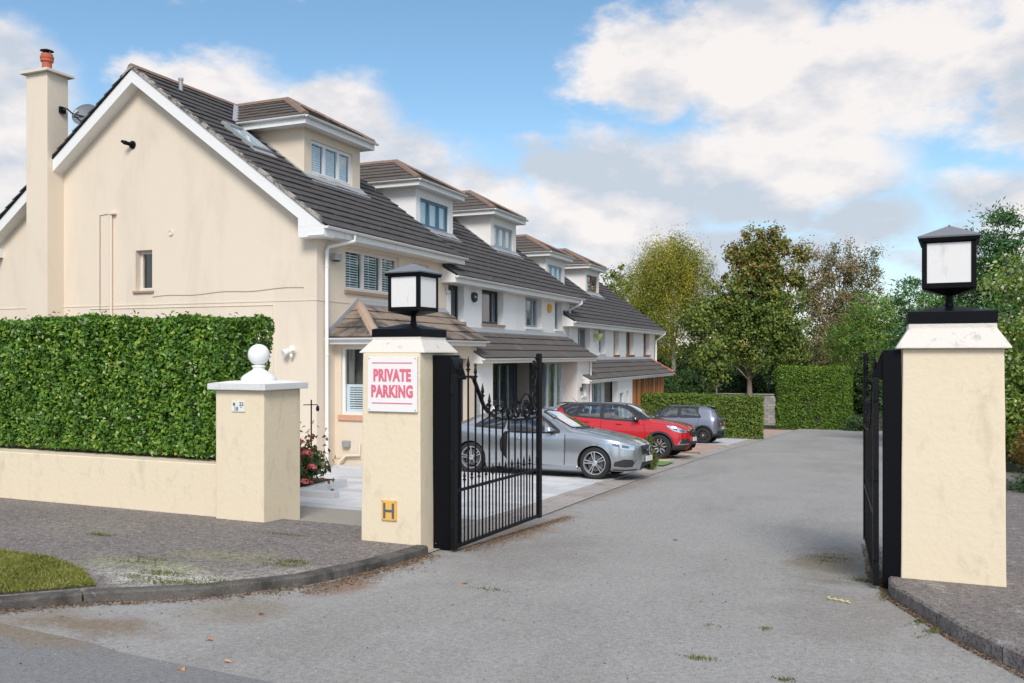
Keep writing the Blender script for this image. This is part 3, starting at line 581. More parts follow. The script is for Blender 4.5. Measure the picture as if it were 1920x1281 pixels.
def window(F, u0, u1, z0, z1, panes, fm, parent, back=.12, sash=.05, shutter=None, sill=None, room=True, mull=None, silldrop=.05, fw=.035, tilt=None, rm=(.4, 1.9)):
    """panes = list of relative widths; each casement is frame, sash and glass"""
    wf = ob('window', F.box(F.box(F.box(F.box(MB(), u0, u1, -back-.05, -back, z0, z0+fw), u0, u1, -back-.05, -back, z1-fw, z1), u0, u0+fw, -back-.05, -back, z0+fw, z1-fw), u1-fw, u1, -back-.05, -back, z0+fw, z1-fw), fm, parent, bevel=.002)
    tot = sum(panes); a = u0+fw; U = u1-u0-2*fw
    for i, p in enumerate(panes):
        b = a+U*p/tot; s = sash; a_ = a+.004; b_ = b-.004
        g = MB(); o = -back-.055; q = -back+.008
        F.box(g, a_, b_, o, q, z0+fw+.004, z0+fw+s); F.box(g, a_, b_, o, q, z1-fw-s, z1-fw-.004); F.box(g, a_, a_+s, o, q, z0+fw+s, z1-fw-s); F.box(g, b_-s, b_, o, q, z0+fw+s, z1-fw-s)
        so = ob('sash', g, fm, wf, bevel=.002)
        ob('pane', F.box(MB(), a_+s, b_-s, -back-.03, -back-.022, z0+fw+s, z1-fw-s), GLASS, wf)
        if shutter in ('slats', 'louvres'):
            g = MB(); A, B_ = a_+s+.015, b_-s-.015; n = int((z1-z0-.2)/.062)
            for j in range(n):
                zz = z0+fw+s+.03+j*.062; k = len(g.v)
                F.box(g, A, B_, -back-.10, -back-.092, zz, zz+(.050 if shutter == 'slats' else .030))
            F.box(g, A-.02, A, -back-.13, -back-.1, z0+.03, z1-.03); F.box(g, B_, B_+.02, -back-.13, -back-.1, z0+.03, z1-.03); F.box(g, (A+B_)/2-.012, (A+B_)/2+.012, -back-.112, -back-.1, z0+.06, z1-.06)
            ob('shutter_slats', g, BLIND, wf, kind='stuff')
        if shutter == 'blind': ob('blind', F.box(MB(), a_+s, b_-s, -back-.11, -back-.10, z0+fw+s, z1-fw-s), BLIND, wf)
        if shutter == 'curtain' and i in (0, len(panes)-1):
            g = MB(); w_ = (b_-a_)*.45; s0 = a_ if i == 0 else b_-w_
            for j in range(6): F.box(g, s0+w_*j/6, s0+w_*(j+1)/6-.004, -back-.18-.02*(j % 2), -back-.15-.02*(j % 2), z0+.02, z1-.02)
            ob('curtain', g, BLIND, wf)
        a = b
    if sill: ob('sill', F.box(MB(), u0-.06, u1+.06, -back, .05, z0-silldrop-.03, z0-.005), sill, wf, bevel=.004)
    if room:
        g = MB(); q, d = rm; d = -d; e = -.31 if q > .3 else -.16; lo_ = z0-(.5 if q > .3 else .05); hi_ = z1+(.2 if q > .3 else .1)
        F.box(g, u0-q, u1+q, d-.05, d, lo_, hi_); F.box(g, u0-q-.02, u0-q, d, e, lo_, hi_); F.box(g, u1+q, u1+q+.02, d, e, lo_, hi_); F.box(g, u0-q, u1+q, d, e, lo_-.02, lo_); F.box(g, u0-q, u1+q, d, e, hi_, hi_+.02)
        ob('room', g, ROOMW, wf)
    return wf
TILE_ME = {}
def tile_plane(name, parent, O, u, v, ulo, uhi, length, m, indiv=0, gauge=.335, wid=.33, th=.032, first=0, cond=None):
    """roof tiles lapped course over course; ulo/uhi(v) trim them to hips and verges. The first `indiv` are parts, the others one mesh."""
    O, u, v = Vector(O), Vector(u).normalized(), Vector(v).normalized(); n = u.cross(v)
    if n.z < 0: n = -n
    rest = MB(); made = 0; nc = int(math.ceil(length/gauge))
    for c in range(nc):
        v0 = c*gauge-(.04 if c == 0 else 0); v1 = min((c+1)*gauge+.05, length+.02)
        a0, b0, a1, b1 = ulo(v0), uhi(v0), ulo(v1), uhi(v1)
        lo = min(a0, a1); hi = max(b0, b1); s = lo-(c % 2)*wid/2
        while s < hi:
            e = s+wid-.005; p = [max(s, a0), min(e, b0), min(e, b1), max(s, a1)]
            if p[1]-p[0] > .02 or p[2]-p[3] > .02:
                p[1] = max(p[1], p[0]+.003); p[2] = max(p[2], p[3]+.003)
                j = random.uniform(-.006, .006); h0 = .042+j; h1 = .004
                ctr = O+u*(p[0]+p[1])/2+v*v0
                if cond is None or cond(ctr):
                    b = [O+u*p[0]+v*v0+n*(h0-th), O+u*p[1]+v*v0+n*(h0-th), O+u*p[2]+v*v1+n*(h1-th), O+u*p[3]+v*v1+n*(h1-th)]
                    t_ = [q+n*th for q in b]
                    if made < indiv: ob('roof_tile', MB().hexa([tuple(q) for q in b], [tuple(q) for q in t_]), m, parent); made += 1
                    else: rest.hexa([tuple(q) for q in b], [tuple(q) for q in t_])
            s += wid
    if rest.v: ob('tile_courses', rest, m, parent, kind='stuff')
    return made
def caps(parent, A, B, m, w=.12, name='ridge_tile', step=.44, drop=.07, side=None):
    A, B = Vector(A), Vector(B); d = (B-A); L = d.length; d.normalize(); n = max(1, round(L/step)); s_ = L/n
    h = Vector((d.y, -d.x, 0)).normalized(); up = h.cross(d); up = up if up.z > 0 else -up
    for i in range(n):
        a, b = A+d*(i*s_+.004), A+d*((i+1)*s_-.004); g = MB(); rise = random.uniform(-.004, .006); sec = []
        for P_, k in ((a, 1.0), (b, .96)):
            sec.append([P_-h*w*k-up*drop+up*rise, P_-h*w*.55*k+up*(.015+rise), P_+up*(.042+rise), P_+h*w*.55*k+up*(.015+rise), P_+h*w*k-up*drop+up*rise, P_-up*drop])
        g.add([tuple(q) for s in sec for q in s], [(j, (j+1) % 6, 6+(j+1) % 6, 6+j) for j in range(6)]+[(5, 4, 3, 2, 1, 0), (6, 7, 8, 9, 10, 11)]); ob(name, g, m, parent)
def gutter(parent, A, B, out, m=WHITE, r=.062):
    """half round gutter from A to B, out = outward direction"""
    A, B, out = Vector(A), Vector(B), Vector(out).normalized(); g = MB(); pr_ = []
    for i in range(9):
        a = math.pi*i/8; pr_.append((-math.cos(a)*r, -math.sin(a)*r*.95))
    pr_ += [(x*.88, z*.88) for x, z in reversed(pr_)]
    vs = []
    for P_ in (A, B): vs += [tuple(P_+out*(x+r)+Vector((0, 0, z))) for x, z in pr_]
    k = len(pr_); g.add(vs, [(i, (i+1) % k, k+(i+1) % k, k+i) for i in range(k)])
    for P_ in (A, B):
        o_ = len(g.v); g.add([tuple(P_+out*(x+r)+Vector((0, 0, z))) for x, z in pr_[:9]], [tuple(range(9))])
    return ob('gutter', g, m, parent, smooth=40)

WALLX = -11.75; PITCH = .737; HX = -16.95
def house(y0, y1, zr, ground, label, wm, gable=None, front_holes=(), z_eave_wall=None):
    """body of one terraced house; zr = ridge height"""
    ze = zr-PITCH*(abs(HX-(-11.25)))        # roof plane height over the gutter line
    zw = zr-PITCH*abs(HX-WALLX)-.06
    t = thing('terraced_house', label, 'house', (WALLX, (y0+y1)/2, ground), 'houses of the stepped terrace')
    zb = ground-.6; bx = 2*HX-WALLX
    F = F3('x', WALLX); g = MB(); wall_cells(g, y0, y1, zb, zw, list(front_holes), lambda G, a, b, c, d: F.box(G, a, b, -.3, 0, c, d))
    front = ob('front_wall', g, wm, t)
    ob('rear_wall', MB().box(bx, bx+.3, y0, y1, zb, zw), wm, t)
    for y, k in ((y0, gable), (y1-.25, None)):
        if k is None:
            ob('party_wall', MB().prism([(bx+.302, zb), (WALLX-.302, zb), (WALLX-.302, zw), (HX, zr-.10), (bx+.302, zw)], 'y', y+.002, y+.248), wm, t)
    return t, F, ze, zw
def roofs(t, y0, y1, zr, ze, m, verge_near=False, verge_far=False, indiv=0, back_from=None, skip=None):
    ya = y0-(.36 if verge_near else 0); yb = y1+(.36 if verge_far else 0); sl = math.hypot(1, PITCH)
    r = ob('roof', MB().hexa([(-11.30, ya+.05, ze-.10), (-11.30, yb-.02, ze-.10), (HX, yb-.02, zr-.13), (HX, ya+.05, zr-.13)], [(-11.30, ya+.05, ze-.005), (-11.30, yb-.02, ze-.005), (HX, yb-.02, zr-.03), (HX, ya+.05, zr-.03)]), m, t)
    ob('rear_roof_slope', MB().hexa([(HX, ya+.05, zr-.13), (HX, yb, zr-.13), (2*HX+11.30, yb, ze-.10), (2*HX+11.30, ya+.05, ze-.10)], [(HX, ya+.05, zr-.03), (HX, yb, zr-.03), (2*HX+11.30, yb, ze-.005), (2*HX+11.30, ya+.05, ze-.005)]), m, t)
    L = (-11.25-HX)*sl
    tile_plane('roof_tile', r, (-11.22, ya, ze-.03+.0), (0, 1, 0), (-1, 0, PITCH), lambda v: 0, lambda v: yb-ya, L+.02, m, indiv, cond=skip)
    if back_from: tile_plane('roof_tile', r, (2*HX+11.22, ya, ze-.03), (0, 1, 0), (1, 0, PITCH), lambda v: 0, lambda v: back_from-ya, L+.02, m)
    caps(r, (HX, ya, zr+.02), (HX, yb, zr+.02), RIDGE, .13)
    return r, ya, yb
def eaves(t, ya, yb, ze, box_near=False, dirt=WHITED):
    ob('fascia', MB().box(-11.33, -11.302, ya, yb, ze-.24, ze-.03), dirt, t); ob('soffit', MB().box(WALLX, -11.331, ya, yb, ze-.24, ze-.225), WHITED, t)
    gutter(t, (-11.300, ya-.02, ze-.05), (-11.300, yb+.02, ze-.05), (1, 0, 0), dirt)
def dormer(t, ya, yb, zt, zp, zr, wm, fm, panes, shutter, win, tile=TILED, gut=WHITED, lichen=None, open_=False):
    """ya..yb front wall; zt wall top; zp peak; win=(y0,y1,z0,z1)"""
    X = -13.65; ym = (ya+yb)/2; zroof = lambda x: zr-PITCH*(x-HX)
    d = ob('dormer', MB().box(X-.02, X-.01, ya+.3, yb-.3, zt-.2, zt-.1), wm, t)
    F = F3('x', X); g = MB(); zb = zroof(X)-.15
    wall_cells(g, ya, yb, zb, zt, [win], lambda G, a, b, c, e: F.box(G, a, b, -.15, 0, c, e)); ob('dormer_wall', g, wm, d)
    for s, y in ((0, ya), (1, yb-.15)):
        xb = HX+(zr-zt)/PITCH*1.0
        ob('dormer_cheek', MB().prism([(X-.151, zb), (X-.151, zt), (xb-.2, zt), (xb-.2, zt-.05)], 'y', y, y+.15), wm, d)
    window(F, *win, panes, fm, d, back=.05, shutter=shutter, room=True, sash=.045, rm=(.08, 1.3))
    # lead apron, cheeks
    ob('lead_apron', MB().hexa([(X, ya-.08, zroof(X)+.02), (X, yb+.08, zroof(X)+.02), (X+.32, yb+.08, zroof(X+.32)+.01), (X+.32, ya-.08, zroof(X+.32)+.01)], [(X, ya-.08, zroof(X)+.045), (X, yb+.08, zroof(X)+.045), (X+.32, yb+.08, zroof(X+.32)+.03), (X+.32, ya-.08, zroof(X+.32)+.03)]), LEAD, d)
    ob('lead_upstand', MB().box(X+.002, X+.01, ya-.01, yb+.01, zroof(X)-.05, win[2]-.008), LEAD if fm is not WHITE else WHITED, d)
    for y, s in ((ya, -1), (yb, 1)):
        x2 = HX+(zr-zt)/PITCH; y_a, y_b = sorted((y+s*.002, y+s*.13))
        g = MB().hexa([(X+.05, y_a, zroof(X+.05)+.02), (X+.05, y_b, zroof(X+.05)+.02), (x2, y_b, zt+.02), (x2, y_a, zt+.02)], [(X+.05, y_a, zroof(X+.05)+.045), (X+.05, y_b, zroof(X+.05)+.045), (x2, y_b, zt+.045), (x2, y_a, zt+.045)]); ob('lead_flashing', g, LEAD, d)
    # hipped roof
    E = X+.33; a, b = ya-.40, yb+.25; ym = (a+b)/2; zf = zt+.17; hw = (b-a)/2; rise = zp-zf
    px = X-1.45; A1, A2, Pk = Vector((E, a, zf)), Vector((E, b, zf)), Vector((px, ym, zp)); bx = lambda z: HX+(zr-z)/PITCH
    back = Vector((bx(zp)-.05, ym, zp)); B1, B2 = Vector((bx(zf)-.1, a, zf)), Vector((bx(zf)-.1, b, zf))
    g = MB(); g.add([tuple(q) for q in (A1, A2, Pk, back, B1, B2)], [(0, 1, 2), (1, 5, 3, 2), (0, 2, 3, 4), (0, 4, 5, 1), (4, 3, 5)]); rf = ob('dormer_roof', g, tile, d)
    ls = math.hypot(hw, rise); lf = math.hypot(E-px, rise)
    # side slopes (near and far), front hip
    for s, y in ((1, a), (-1, b)):
        Oo = (E, y, zf+.02); f1 = (E-px)
        tile_plane('roof_tile', d, Oo, (-1, 0, 0), (0, s*hw, rise), lambda v: f1*max(0, v)/ls, lambda v: (E-bx(zf))*(1-v/ls)+(E-bx(zp))*v/ls, ls, tile, 0, gauge=.32)
    tile_plane('roof_tile', d, (E, a, zf+.02), (0, 1, 0), (px-E, 0, rise), lambda v: hw*max(0, v)/lf, lambda v: 2*hw-hw*max(0, v)/lf, lf, tile, 0, gauge=.32)
    caps(d, Pk+Vector((0, 0, .06)), back+Vector((0, 0, .06)), RIDGE, .12)
    for A in (A1, A2): caps(d, A+Vector((0, 0, .07)), Pk+Vector((0, 0, .07)), RIDGE, .12, 'hip_tile', .4, .05)
    # soffit, fascia, gutters
    ob('dormer_fascia', frame_fascia(E, a, b, bx(zf), zt-.03, zf), WHITED, d)
    ob('dormer_soffit', MB().box(bx(zt), E-.025, a+.025, b-.025, zt, zt+.018), WHITED, d)
    gutter(d, (E+.002, a-.06, zf-.01), (E+.002, b+.06, zf-.01), (1, 0, 0), gut, .055)
    for yv, sg_ in ((a, 1), (b, -1)):
        p0 = Vector((bx(zf), yv, zf+.03)); p1 = Vector((bx(zp), ym, zp+.03)); w_ = Vector((.10, 0, -.05)); ob('valley_lead', MB().hexa([tuple(p0-w_), tuple(p0+w_*1.3), tuple(p1+w_*.6), tuple(p1-w_)], [tuple(q+Vector((0, 0, .05))) for q in (p0-w_, p0+w_*1.3, p1+w_*.6, p1-w_)]), LEAD, d)
    gutter(d, (E+.06, a-.002, zf-.01), (bx(zf)+.1, a-.002, zf-.01), (0, -1, 0), gut, .055)
    return d
def frame_fascia(E, a, b, xb, z0, z1):
    return MB().box(E-.024, E, a, b, z0, z1).box(xb, E-.0245, a, a+.024, z0, z1).box(xb, E-.0245, b-.024, b, z0, z1)
def porch(t, y0, y1, zt, ze, m, wm, indiv=90, hip=False, far_red=False, holes=(), xw=-10.7, ends=True, zground=-2, lead=True):
    XE = -10.42; run = WALLX-XE; L = math.hypot(run, zt-ze); d = ob('porch_roof', MB().hexa([(XE, y0+(.02), ze-.05), (XE, y1, ze-.05), (WALLX-.0, y1, zt-.05), (WALLX-.0, y0+(1.33 if hip else .02), zt-.05)], [(XE, y0+.02, ze), (XE, y1, ze), (WALLX, y1, zt), (WALLX, y0+(1.33 if hip else .02), zt)]), m, t)
    tile_plane('roof_tile', d, (XE+.02, y0, ze), (0, 1, 0), (run, 0, zt-ze), (lambda v: 1.33*max(0, v)/L) if hip else (lambda v: 0), lambda v: y1-y0, L, m, indiv, gauge=L/4.0, wid=.36, th=.03)
    if hip:
        g = MB().add([(XE, y0, ze-.03), (WALLX, y0, ze-.03), (WALLX, y0+1.33, zt-.05), (XE, y0, ze), (WALLX, y0, ze), (WALLX, y0+1.33, zt)], [(0, 1, 2), (3, 4, 5), (0, 1, 4, 3), (1, 2, 5, 4), (2, 0, 3, 5)]); ob('hip_slope', g, m, d)
        Lh = math.hypot(1.33, zt-ze)
        tile_plane('roof_tile', d, (WALLX, y0-.02, ze), (1, 0, 0), (0, 1.33, zt-ze), lambda v: 0, lambda v: 1.35*(1-max(0, v)/Lh), Lh, m, 30, gauge=Lh/4, wid=.36, th=.03)
        caps(d, (XE, y0, ze+.06), (WALLX+.02, y0+1.33, zt+.04), mat('hip_cap_buff', (.34, .25, .19), .85, .2, 3, .1, 40, .3), .13, 'hip_tile', .45, .05)
        ob('lead_flashing', MB().hexa([(WALLX+.002, y0-.02, ze+.02), (WALLX+.03, y0-.02, ze+.02), (WALLX+.03, y0+1.3, zt+.02), (WALLX+.002, y0+1.3, zt+.02)], [(WALLX+.002, y0-.02, ze+.14), (WALLX+.03, y0-.02, ze+.14), (WALLX+.03, y0+1.3, zt+.14), (WALLX+.002, y0+1.3, zt+.14)]), LEAD, d)
    if lead: ob('lead_flashing', MB().hexa([(WALLX+.002, y0+(1.3 if hip else 0), zt+.0), (WALLX+.14, y0+(1.3 if hip else 0), zt-.065), (WALLX+.14, y1, zt-.065), (WALLX+.002, y1, zt)], [(WALLX+.002, y0+(1.3 if hip else 0), zt+.11), (WALLX+.15, y0+(1.3 if hip else 0), zt-.02), (WALLX+.15, y1, zt-.02), (WALLX+.002, y1, zt+.11)]), LEAD, d)
    ob('porch_fascia', MB().box(XE-.03, XE-.004, y0+.02, y1, ze-.17, ze-.02), WHITED, d); ob('porch_soffit', MB().box(xw-.0, XE-.031, y0+.02, y1, ze-.17, ze-.155), WHITED, d)
    gutter(d, (XE, y0-.05, ze-.03), (XE, y1+.05, ze-.03), (1, 0, 0), WHITED, .055)
    if hip:
        ob('porch_fascia', MB().box(WALLX, XE-.031, y0-.004, y0+.019, ze-.17, ze-.02), WHITED, d); ob('porch_soffit', MB().box(WALLX, XE-.031, y0+.02, y0+.35, ze-.154, ze-.14), WHITED, d)
        gutter(d, (XE+.11, y0-.006, ze-.03), (WALLX, y0-.006, ze-.03), (0, -1, 0), WHITED, .055)
    else:
        ob('porch_end', MB().prism([(WALLX, ze-.17), (XE, ze-.17), (XE, ze-.02), (WALLX, zt-.05)], 'y', y0-.002, y0+.018), WHITED, d)
    if far_red: caps(d, (XE+.03, y1-.05, ze+.03), (WALLX, y1-.05, zt+.03), REDT, .10, 'verge_tile', .4, .06)
    return d

# ======== house one, cream, gable towards the gate
G1 = 16.66
h1, F, ze1, zw1 = house(G1+.3, 23.1, 8.70, -1.05, 'cream end house with big gable, chimney and louvred dormer shutters', CREAM2, gable='own',
    front_holes=[(17.82, 20.35, 3.16, 4.17), (21.12, 22.0, 3.3, 4.12)])
bxx = 2*HX-WALLX
g = MB()
def gput(G, a, b, c, d): G.box(a, b, G1, G1+.3, c, d)
wall_cells(g, bxx, WALLX, -1.8, zw1, [(-17.16, -16.62, 3.2, 4.21)], gput)
g.prism([(bxx, zw1), (WALLX, zw1), (HX, 8.70-.12)], 'y', G1, G1+.3)
ob('gable_wall', g, CREAM, h1)
Fy = F3('y', G1)
w = window(Fy, -17.16, -16.62, 3.2, 4.21, [1], mat('cream_frame', (.72, .66, .60), .5, .02, 1, 0, 1, 0), h1, back=.16, sash=.045, sill=SILLB, silldrop=.03)
ob('light_globe', MB().lathe([(max(.003, .14*math.sin(math.pi*i/10)), -.14*math.cos(math.pi*i/10)) for i in range(11)], (-16.66, G1+.62, 3.62), 14), BLIND, w, smooth=80)
FR = mat('cream_window', (.74, .70, .66), .45, .02, 1, 0, 1, 0)
window(F, 17.82, 20.35, 3.16, 4.17, [1, 1.05, .95], FR, h1, back=.07, shutter='louvres', sill=SILLB, silldrop=.06)
window(F, 21.12, 22.0, 3.3, 4.12, [1], FR, h1, back=.07, sill=SILLB)
ob('band', MB().box(bxx-.01, WALLX+.0, G1-.012, G1-.001, 2.84, 2.87), CREAM, h1)
ob('band', MB().box(WALLX+.001, WALLX+.012, G1-.012, 18.0, 2.84, 2.87), CREAM2, h1)
skipbox = lambda c: not (-15.0 < c.x < -14.25 and 17.15 < c.y < 18.25)
r1, ya, yb = roofs(h1, G1, 23.1, 8.70, ze1, TILE, verge_near=True, indiv=190, back_from=17.6)
eaves(h1, ya, 23.42, ze1)
# barge boards, verge soffit, boxed ends
ya0 = ya+.0
for s in (1, -1):
    xe = HX+s*(HX+11.36)*-1 if False else (-11.95 if s > 0 else 2*HX+11.95)
    zz = lambda x: 8.70-PITCH*abs(x-HX)
    o = [(HX, zz(HX)-.06), (xe, zz(xe)-.06), (xe, zz(xe)-.40), (HX, zz(HX)-.40)]
    ob('barge_board', MB().prism(o if s > 0 else o[::-1], 'y', ya+.03, ya+.055), WHITE, h1)
    o2 = [(HX, zz(HX)-.385), (xe, zz(xe)-.385), (xe, zz(xe)-.40), (HX, zz(HX)-.40)]
    ob('verge_soffit', MB().prism(o2 if s > 0 else o2[::-1], 'y', ya+.056, G1+.01), WHITED, h1)
    g = MB(); x0, x1 = (-12.02, -11.30) if s > 0 else (2*HX+11.30, 2*HX+12.02)
    g.box(x0, x1, ya+.025, G1+.02, ze1-.27, ze1-.03); ob('eaves_box', g, WHITE, h1, bevel=.004)
    if s > 0: ob('eaves_infill', MB().prism([(-12.02, ze1-.028), (-11.33, ze1-.028), (-12.02, ze1+.49)], 'y', ya+.028, ya+.05), WHITE, h1)
ob('undercloak', MB().prism([(HX, 8.69-.06), (2*HX+11.3, ze1-.06), (2*HX+11.3, ze1-.02), (HX, 8.69-.02)], 'y', ya-.005, ya+.1), BLACK, h1)
g = MB(); VM = mat('verge_mortar', (.20, .185, .165), .9, .5, 7, .4, 30, .6, dirt=((.06, .055, .05), 5, .45, .6))
for i in range(40):
    x0 = -11.35-i*.147; x1 = x0-.147; j = random.uniform(-.012, .022); zz = lambda x: 8.70-PITCH*abs(x-HX)
    g.hexa([(x0, ya-.012, zz(x0)-.055), (x0, ya+.07, zz(x0)-.055), (x1, ya+.07, zz(x1)-.055), (x1, ya-.012, zz(x1)-.055)], [(x0, ya-.012+j*.4, zz(x0)+.01+j), (x0, ya+.07, zz(x0)+.03+j), (x1, ya+.07, zz(x1)+.03+j), (x1, ya-.012+j*.4, zz(x1)+.01+j)])
ob('verge_mortar', g, VM, h1, kind='stuff')
# chimney on the gable
ch = ob('chimney', MB().box(-20.38, -19.63, 16.16, 16.79, -1.8, 8.85), CREAM, h1, bevel=.01)
ob('chimney_cap', MB().hexa([(-20.50, 16.05, 8.851), (-19.51, 16.05, 8.851), (-19.51, 16.90, 8.851), (-20.50, 16.90, 8.851)], [(-20.50, 16.05, 8.92), (-19.51, 16.05, 8.92), (-19.51, 16.90, 8.92), (-20.50, 16.90, 8.92)]), mat('chimney_cap', (.60, .56, .50), .85, .1, 4, .1, 50, .3), ch, bevel=.006)
ob('chimney_pot', MB().lathe([(.13, 8.920), (.118, 9.130), (.118, 9.210), (.155, 9.230), (.16, 9.280), (.15, 9.295), (.165, 9.310), (.165, 9.360), (.15, 9.370), (.14, 9.430), (.11, 9.430), (.10, 9.130)], (-20.0, 16.46, 0), 24), TERRA, ch, smooth=40)
ob('cowl', MB().lathe([(.17, 9.510), (.165, 9.515), (.06, 9.555), (.01, 9.560)], (-20.0, 16.46, 0), 20), DARKIN, ch, smooth=30)
for a in (0, 2.1, 4.2): ob('cowl_strut', MB().tube([(-20.0+.11*math.cos(a), 16.46+.11*math.sin(a), 9.350), (-20.0+.10*math.cos(a), 16.46+.10*math.sin(a), 9.520)], .008, 6), GALV, ch)
dormer(h1, 18.8, 21.43, 7.47, 8.63, 8.70, CREAM2, WHITE, [1, 1.05, .95], 'slats', (19.10, 21.04, 6.33, 7.22))
sk = ob('skylight', MB(), TILE, h1)
def onroof(x, y, h, zr=8.70): n = Vector((PITCH, 0, 1)).normalized(); return Vector((x, y, zr-PITCH*(x-HX)))+n*h
def roofbox(x0, x1, y0, y1, h0, h1_, zr=8.70):
    return MB().hexa([tuple(onroof(x, y, h0, zr)) for x, y in ((x0, y0), (x1, y0), (x1, y1), (x0, y1))], [tuple(onroof(x, y, h1_, zr)) for x, y in ((x0, y0), (x1, y0), (x1, y1), (x0, y1))])
def skylight(parent, x0, x1, y0, y1, zr):
    g = MB()
    for a in ((x0, x1, y0, y0+.06), (x0, x1, y1-.06, y1), (x0, x0+.06, y0+.06, y1-.06), (x1-.06, x1, y0+.06, y1-.06)):
        q = roofbox(*a, .0, .10, zr); g.add(q.v, q.f)
    f = ob('roof_window', g, GALV, parent); ob('pane', roofbox(x0+.06, x1-.06, y0+.06, y1-.06, .055, .065, zr), GLASS, f); ob('blind', roofbox(x0+.06, x1-.06, y0+.06, y1-.06, .034, .04, zr), BLIND, f)
    ob('flashing', roofbox(x1+.001, x1+.16, y0-.06, y1+.06, .03, .045, zr), LEAD, f)
bpy.data.objects.remove(sk)
skylight(h1, -15.1, -14.15, 17.35, 18.1, 8.70)
ob('flue', MB().lathe([(.055, 0), (.055, .36), (.065, .365), (.065, .42), (.01, .44)], (-16.5, 17.5, 8.26), 14), GALV, h1, smooth=40)
porch(h1, 17.05, 23.0, 2.86, 2.02, TILEP, CREAM2, 85, hip=True)
# porch walls: side with window, front
Fp = F3('x', -10.7); g = MB(); wall_cells(g, 17.62, 22.95, -1.7, 1.88, [(18.3, 20.9, .1, 1.7), (21.5, 22.3, -.9, 1.5)], lambda G, a, b, c, d: Fp.box(G, a, b, -.25, 0, c, d)); ob('porch_wall', g, CREAM2, h1)
window(Fp, 18.3, 20.9, .1, 1.7, [1, 1, 1], WHITE, h1, back=.08, shutter='slats', sill=SILLT)
dr = ob('door', Fp.box(MB(), 21.5, 22.3, -.18, -.12, -.9, 1.5), DARKG, h1); ob('handle', Fp.box(MB(), 21.56, 21.6, -.118, -.08, .1, .25), GALV, dr)
Fs = F3('y', 17.36); g = MB(); wall_cells(g, WALLX, -10.7, -1.7, 1.86, [(-11.57, -10.86, .22, 1.80)], lambda G, a, b, c, d: Fs.box(G, a, b, -.25, 0, c, d)); ob('porch_wall', g, CREAM2, h1)
wd = window(Fs, -11.57, -10.86, .22, 1.80, [1], WHITE, h1, back=.06, sash=.03, sill=SILLT, silldrop=.10, room=False)
# half height shutter leaf behind the glass
g = MB(); Fs.box(g, -11.50, -11.42, -.16, -.13, .27, .92); Fs.box(g, -11.02, -10.94, -.16, -.13, .27, .92); Fs.box(g, -11.42, -11.02, -.16, -.13, .27, .35); Fs.box(g, -11.42, -11.02, -.16, -.13, .85, .92)
ob('shutter', g, BLIND, wd); g = MB()
for j in range(9): Fs.box(g, -11.42, -11.02, -.155, -.145, .365+j*.054, .365+j*.054+.030)
ob('shutter_slats', g, BLIND, wd, kind='stuff')
ob('room', MB().box(-11.7, -10.8, 18.6, 18.65, 0, 1.9), ROOMW, wd)
ob('curtain', Fs.box(MB(), -11.52, -11.40, -.30, -.26, .93, 1.78), ROOMW, wd)
ob('step_course', Fs.box(MB(), WALLX, -10.7, .001, .02, -.80, -.74), CREAM2, h1)
# pipes and small things on house one
def pipe(parent, pts, r, m, name='pipe', n=10): return ob(name, MB().tube(pts, r, n), m, parent, smooth=50)
dp = thing('downpipe', 'white downpipe at the corner of the cream gable, swan neck on top', 'downpipe', (-11.68, 16.95, -.95), 'white downpipes')
pipe(dp, [(-11.24, 17.42, ze1-.12), (-11.24, 17.42, ze1-.26), (-11.66, 16.98, ze1-.42), (-11.66, 16.92, ze1-.52), (-11.66, 16.92, -.95)], .042, WHITE)
for z in (3.6, 1.6, -.2): ob('bracket', MB().lathe([(.05, z), (.05, z+.04)], (-11.66, 16.92, 0), 12), WHITE, dp)
q = thing('alarm_box', 'small grey security light box under the eaves beside the swan neck', 'box', (-11.6, 17.3, 3.85)); ob('case', MB().box(-11.74, -11.58, 17.15, 17.42, 3.80, 3.95), GALV, q, bevel=.01); ob('lens', MB().box(-11.70, -11.60, 17.2, 17.38, 3.775, 3.799), DARKIN, q)
q = thing('gable_light', 'black round bracket light high on the cream gable', 'lamp', (-17.29, 16.6, 6.86)); ob('plate', MB().lathe([(.1, 0), (.1, -.03), (.06, -.05)], (-17.25, G1-.001, 6.86), 18, 'y'), BLACK, q, smooth=30); ob('arm', MB().tube([(-17.25, G1-.05, 6.86), (-17.31, G1-.17, 6.88)], .05, 10), BLACK, q); ob('shade', MB().tube([(-17.31, G1-.17, 6.88), (-17.39, G1-.24, 6.92)], [.06, .03], 10), BLACK, q)
q = thing('wall_vent', 'small round cream vent cover on the gable wall', 'vent', (-16.01, 16.6, 4.59)); ob('cover', MB().lathe([(.075, 0), (.075, -.02), (.06, -.035), (.055, -.02)], (-16.01, G1-.001, 4.59), 20, 'y'), CREAM, q, smooth=30)
q = thing('security_light', 'white twin security light low on the gable beside the ball finial', 'lamp', (-12.41, 16.6, 1.69))
ob('mount', MB().lathe([(.06, 0), (.055, -.06)], (-12.41, G1-.001, 1.69), 14, 'y'), WHITE, q); ob('head', MB().tube([(-12.47, G1-.08, 1.70), (-12.53, G1-.2, 1.64)], [.06, .085], 12), WHITE, q); ob('head', MB().tube([(-12.36, G1-.08, 1.72), (-12.30, G1-.18, 1.76)], [.04, .06], 12), WHITE, q); ob('sensor', MB().lathe([(.035, 0), (.04, .05), (.01, .08)], (-12.38, G1-.1, 1.56), 10), WHITE, q)
q = thing('waste_pipe', 'cream soil pipe running down the gable wall', 'pipe', (-17.9, 16.6, 2.8)); pipe(q, [(-17.93, G1-.05, 5.18), (-17.93, G1-.05, -1.4)], .035, CREAM); ob('hopper', MB().box(-17.99, -17.78, G1-.1, G1-.002, 5.15, 5.19), CREAM, q)
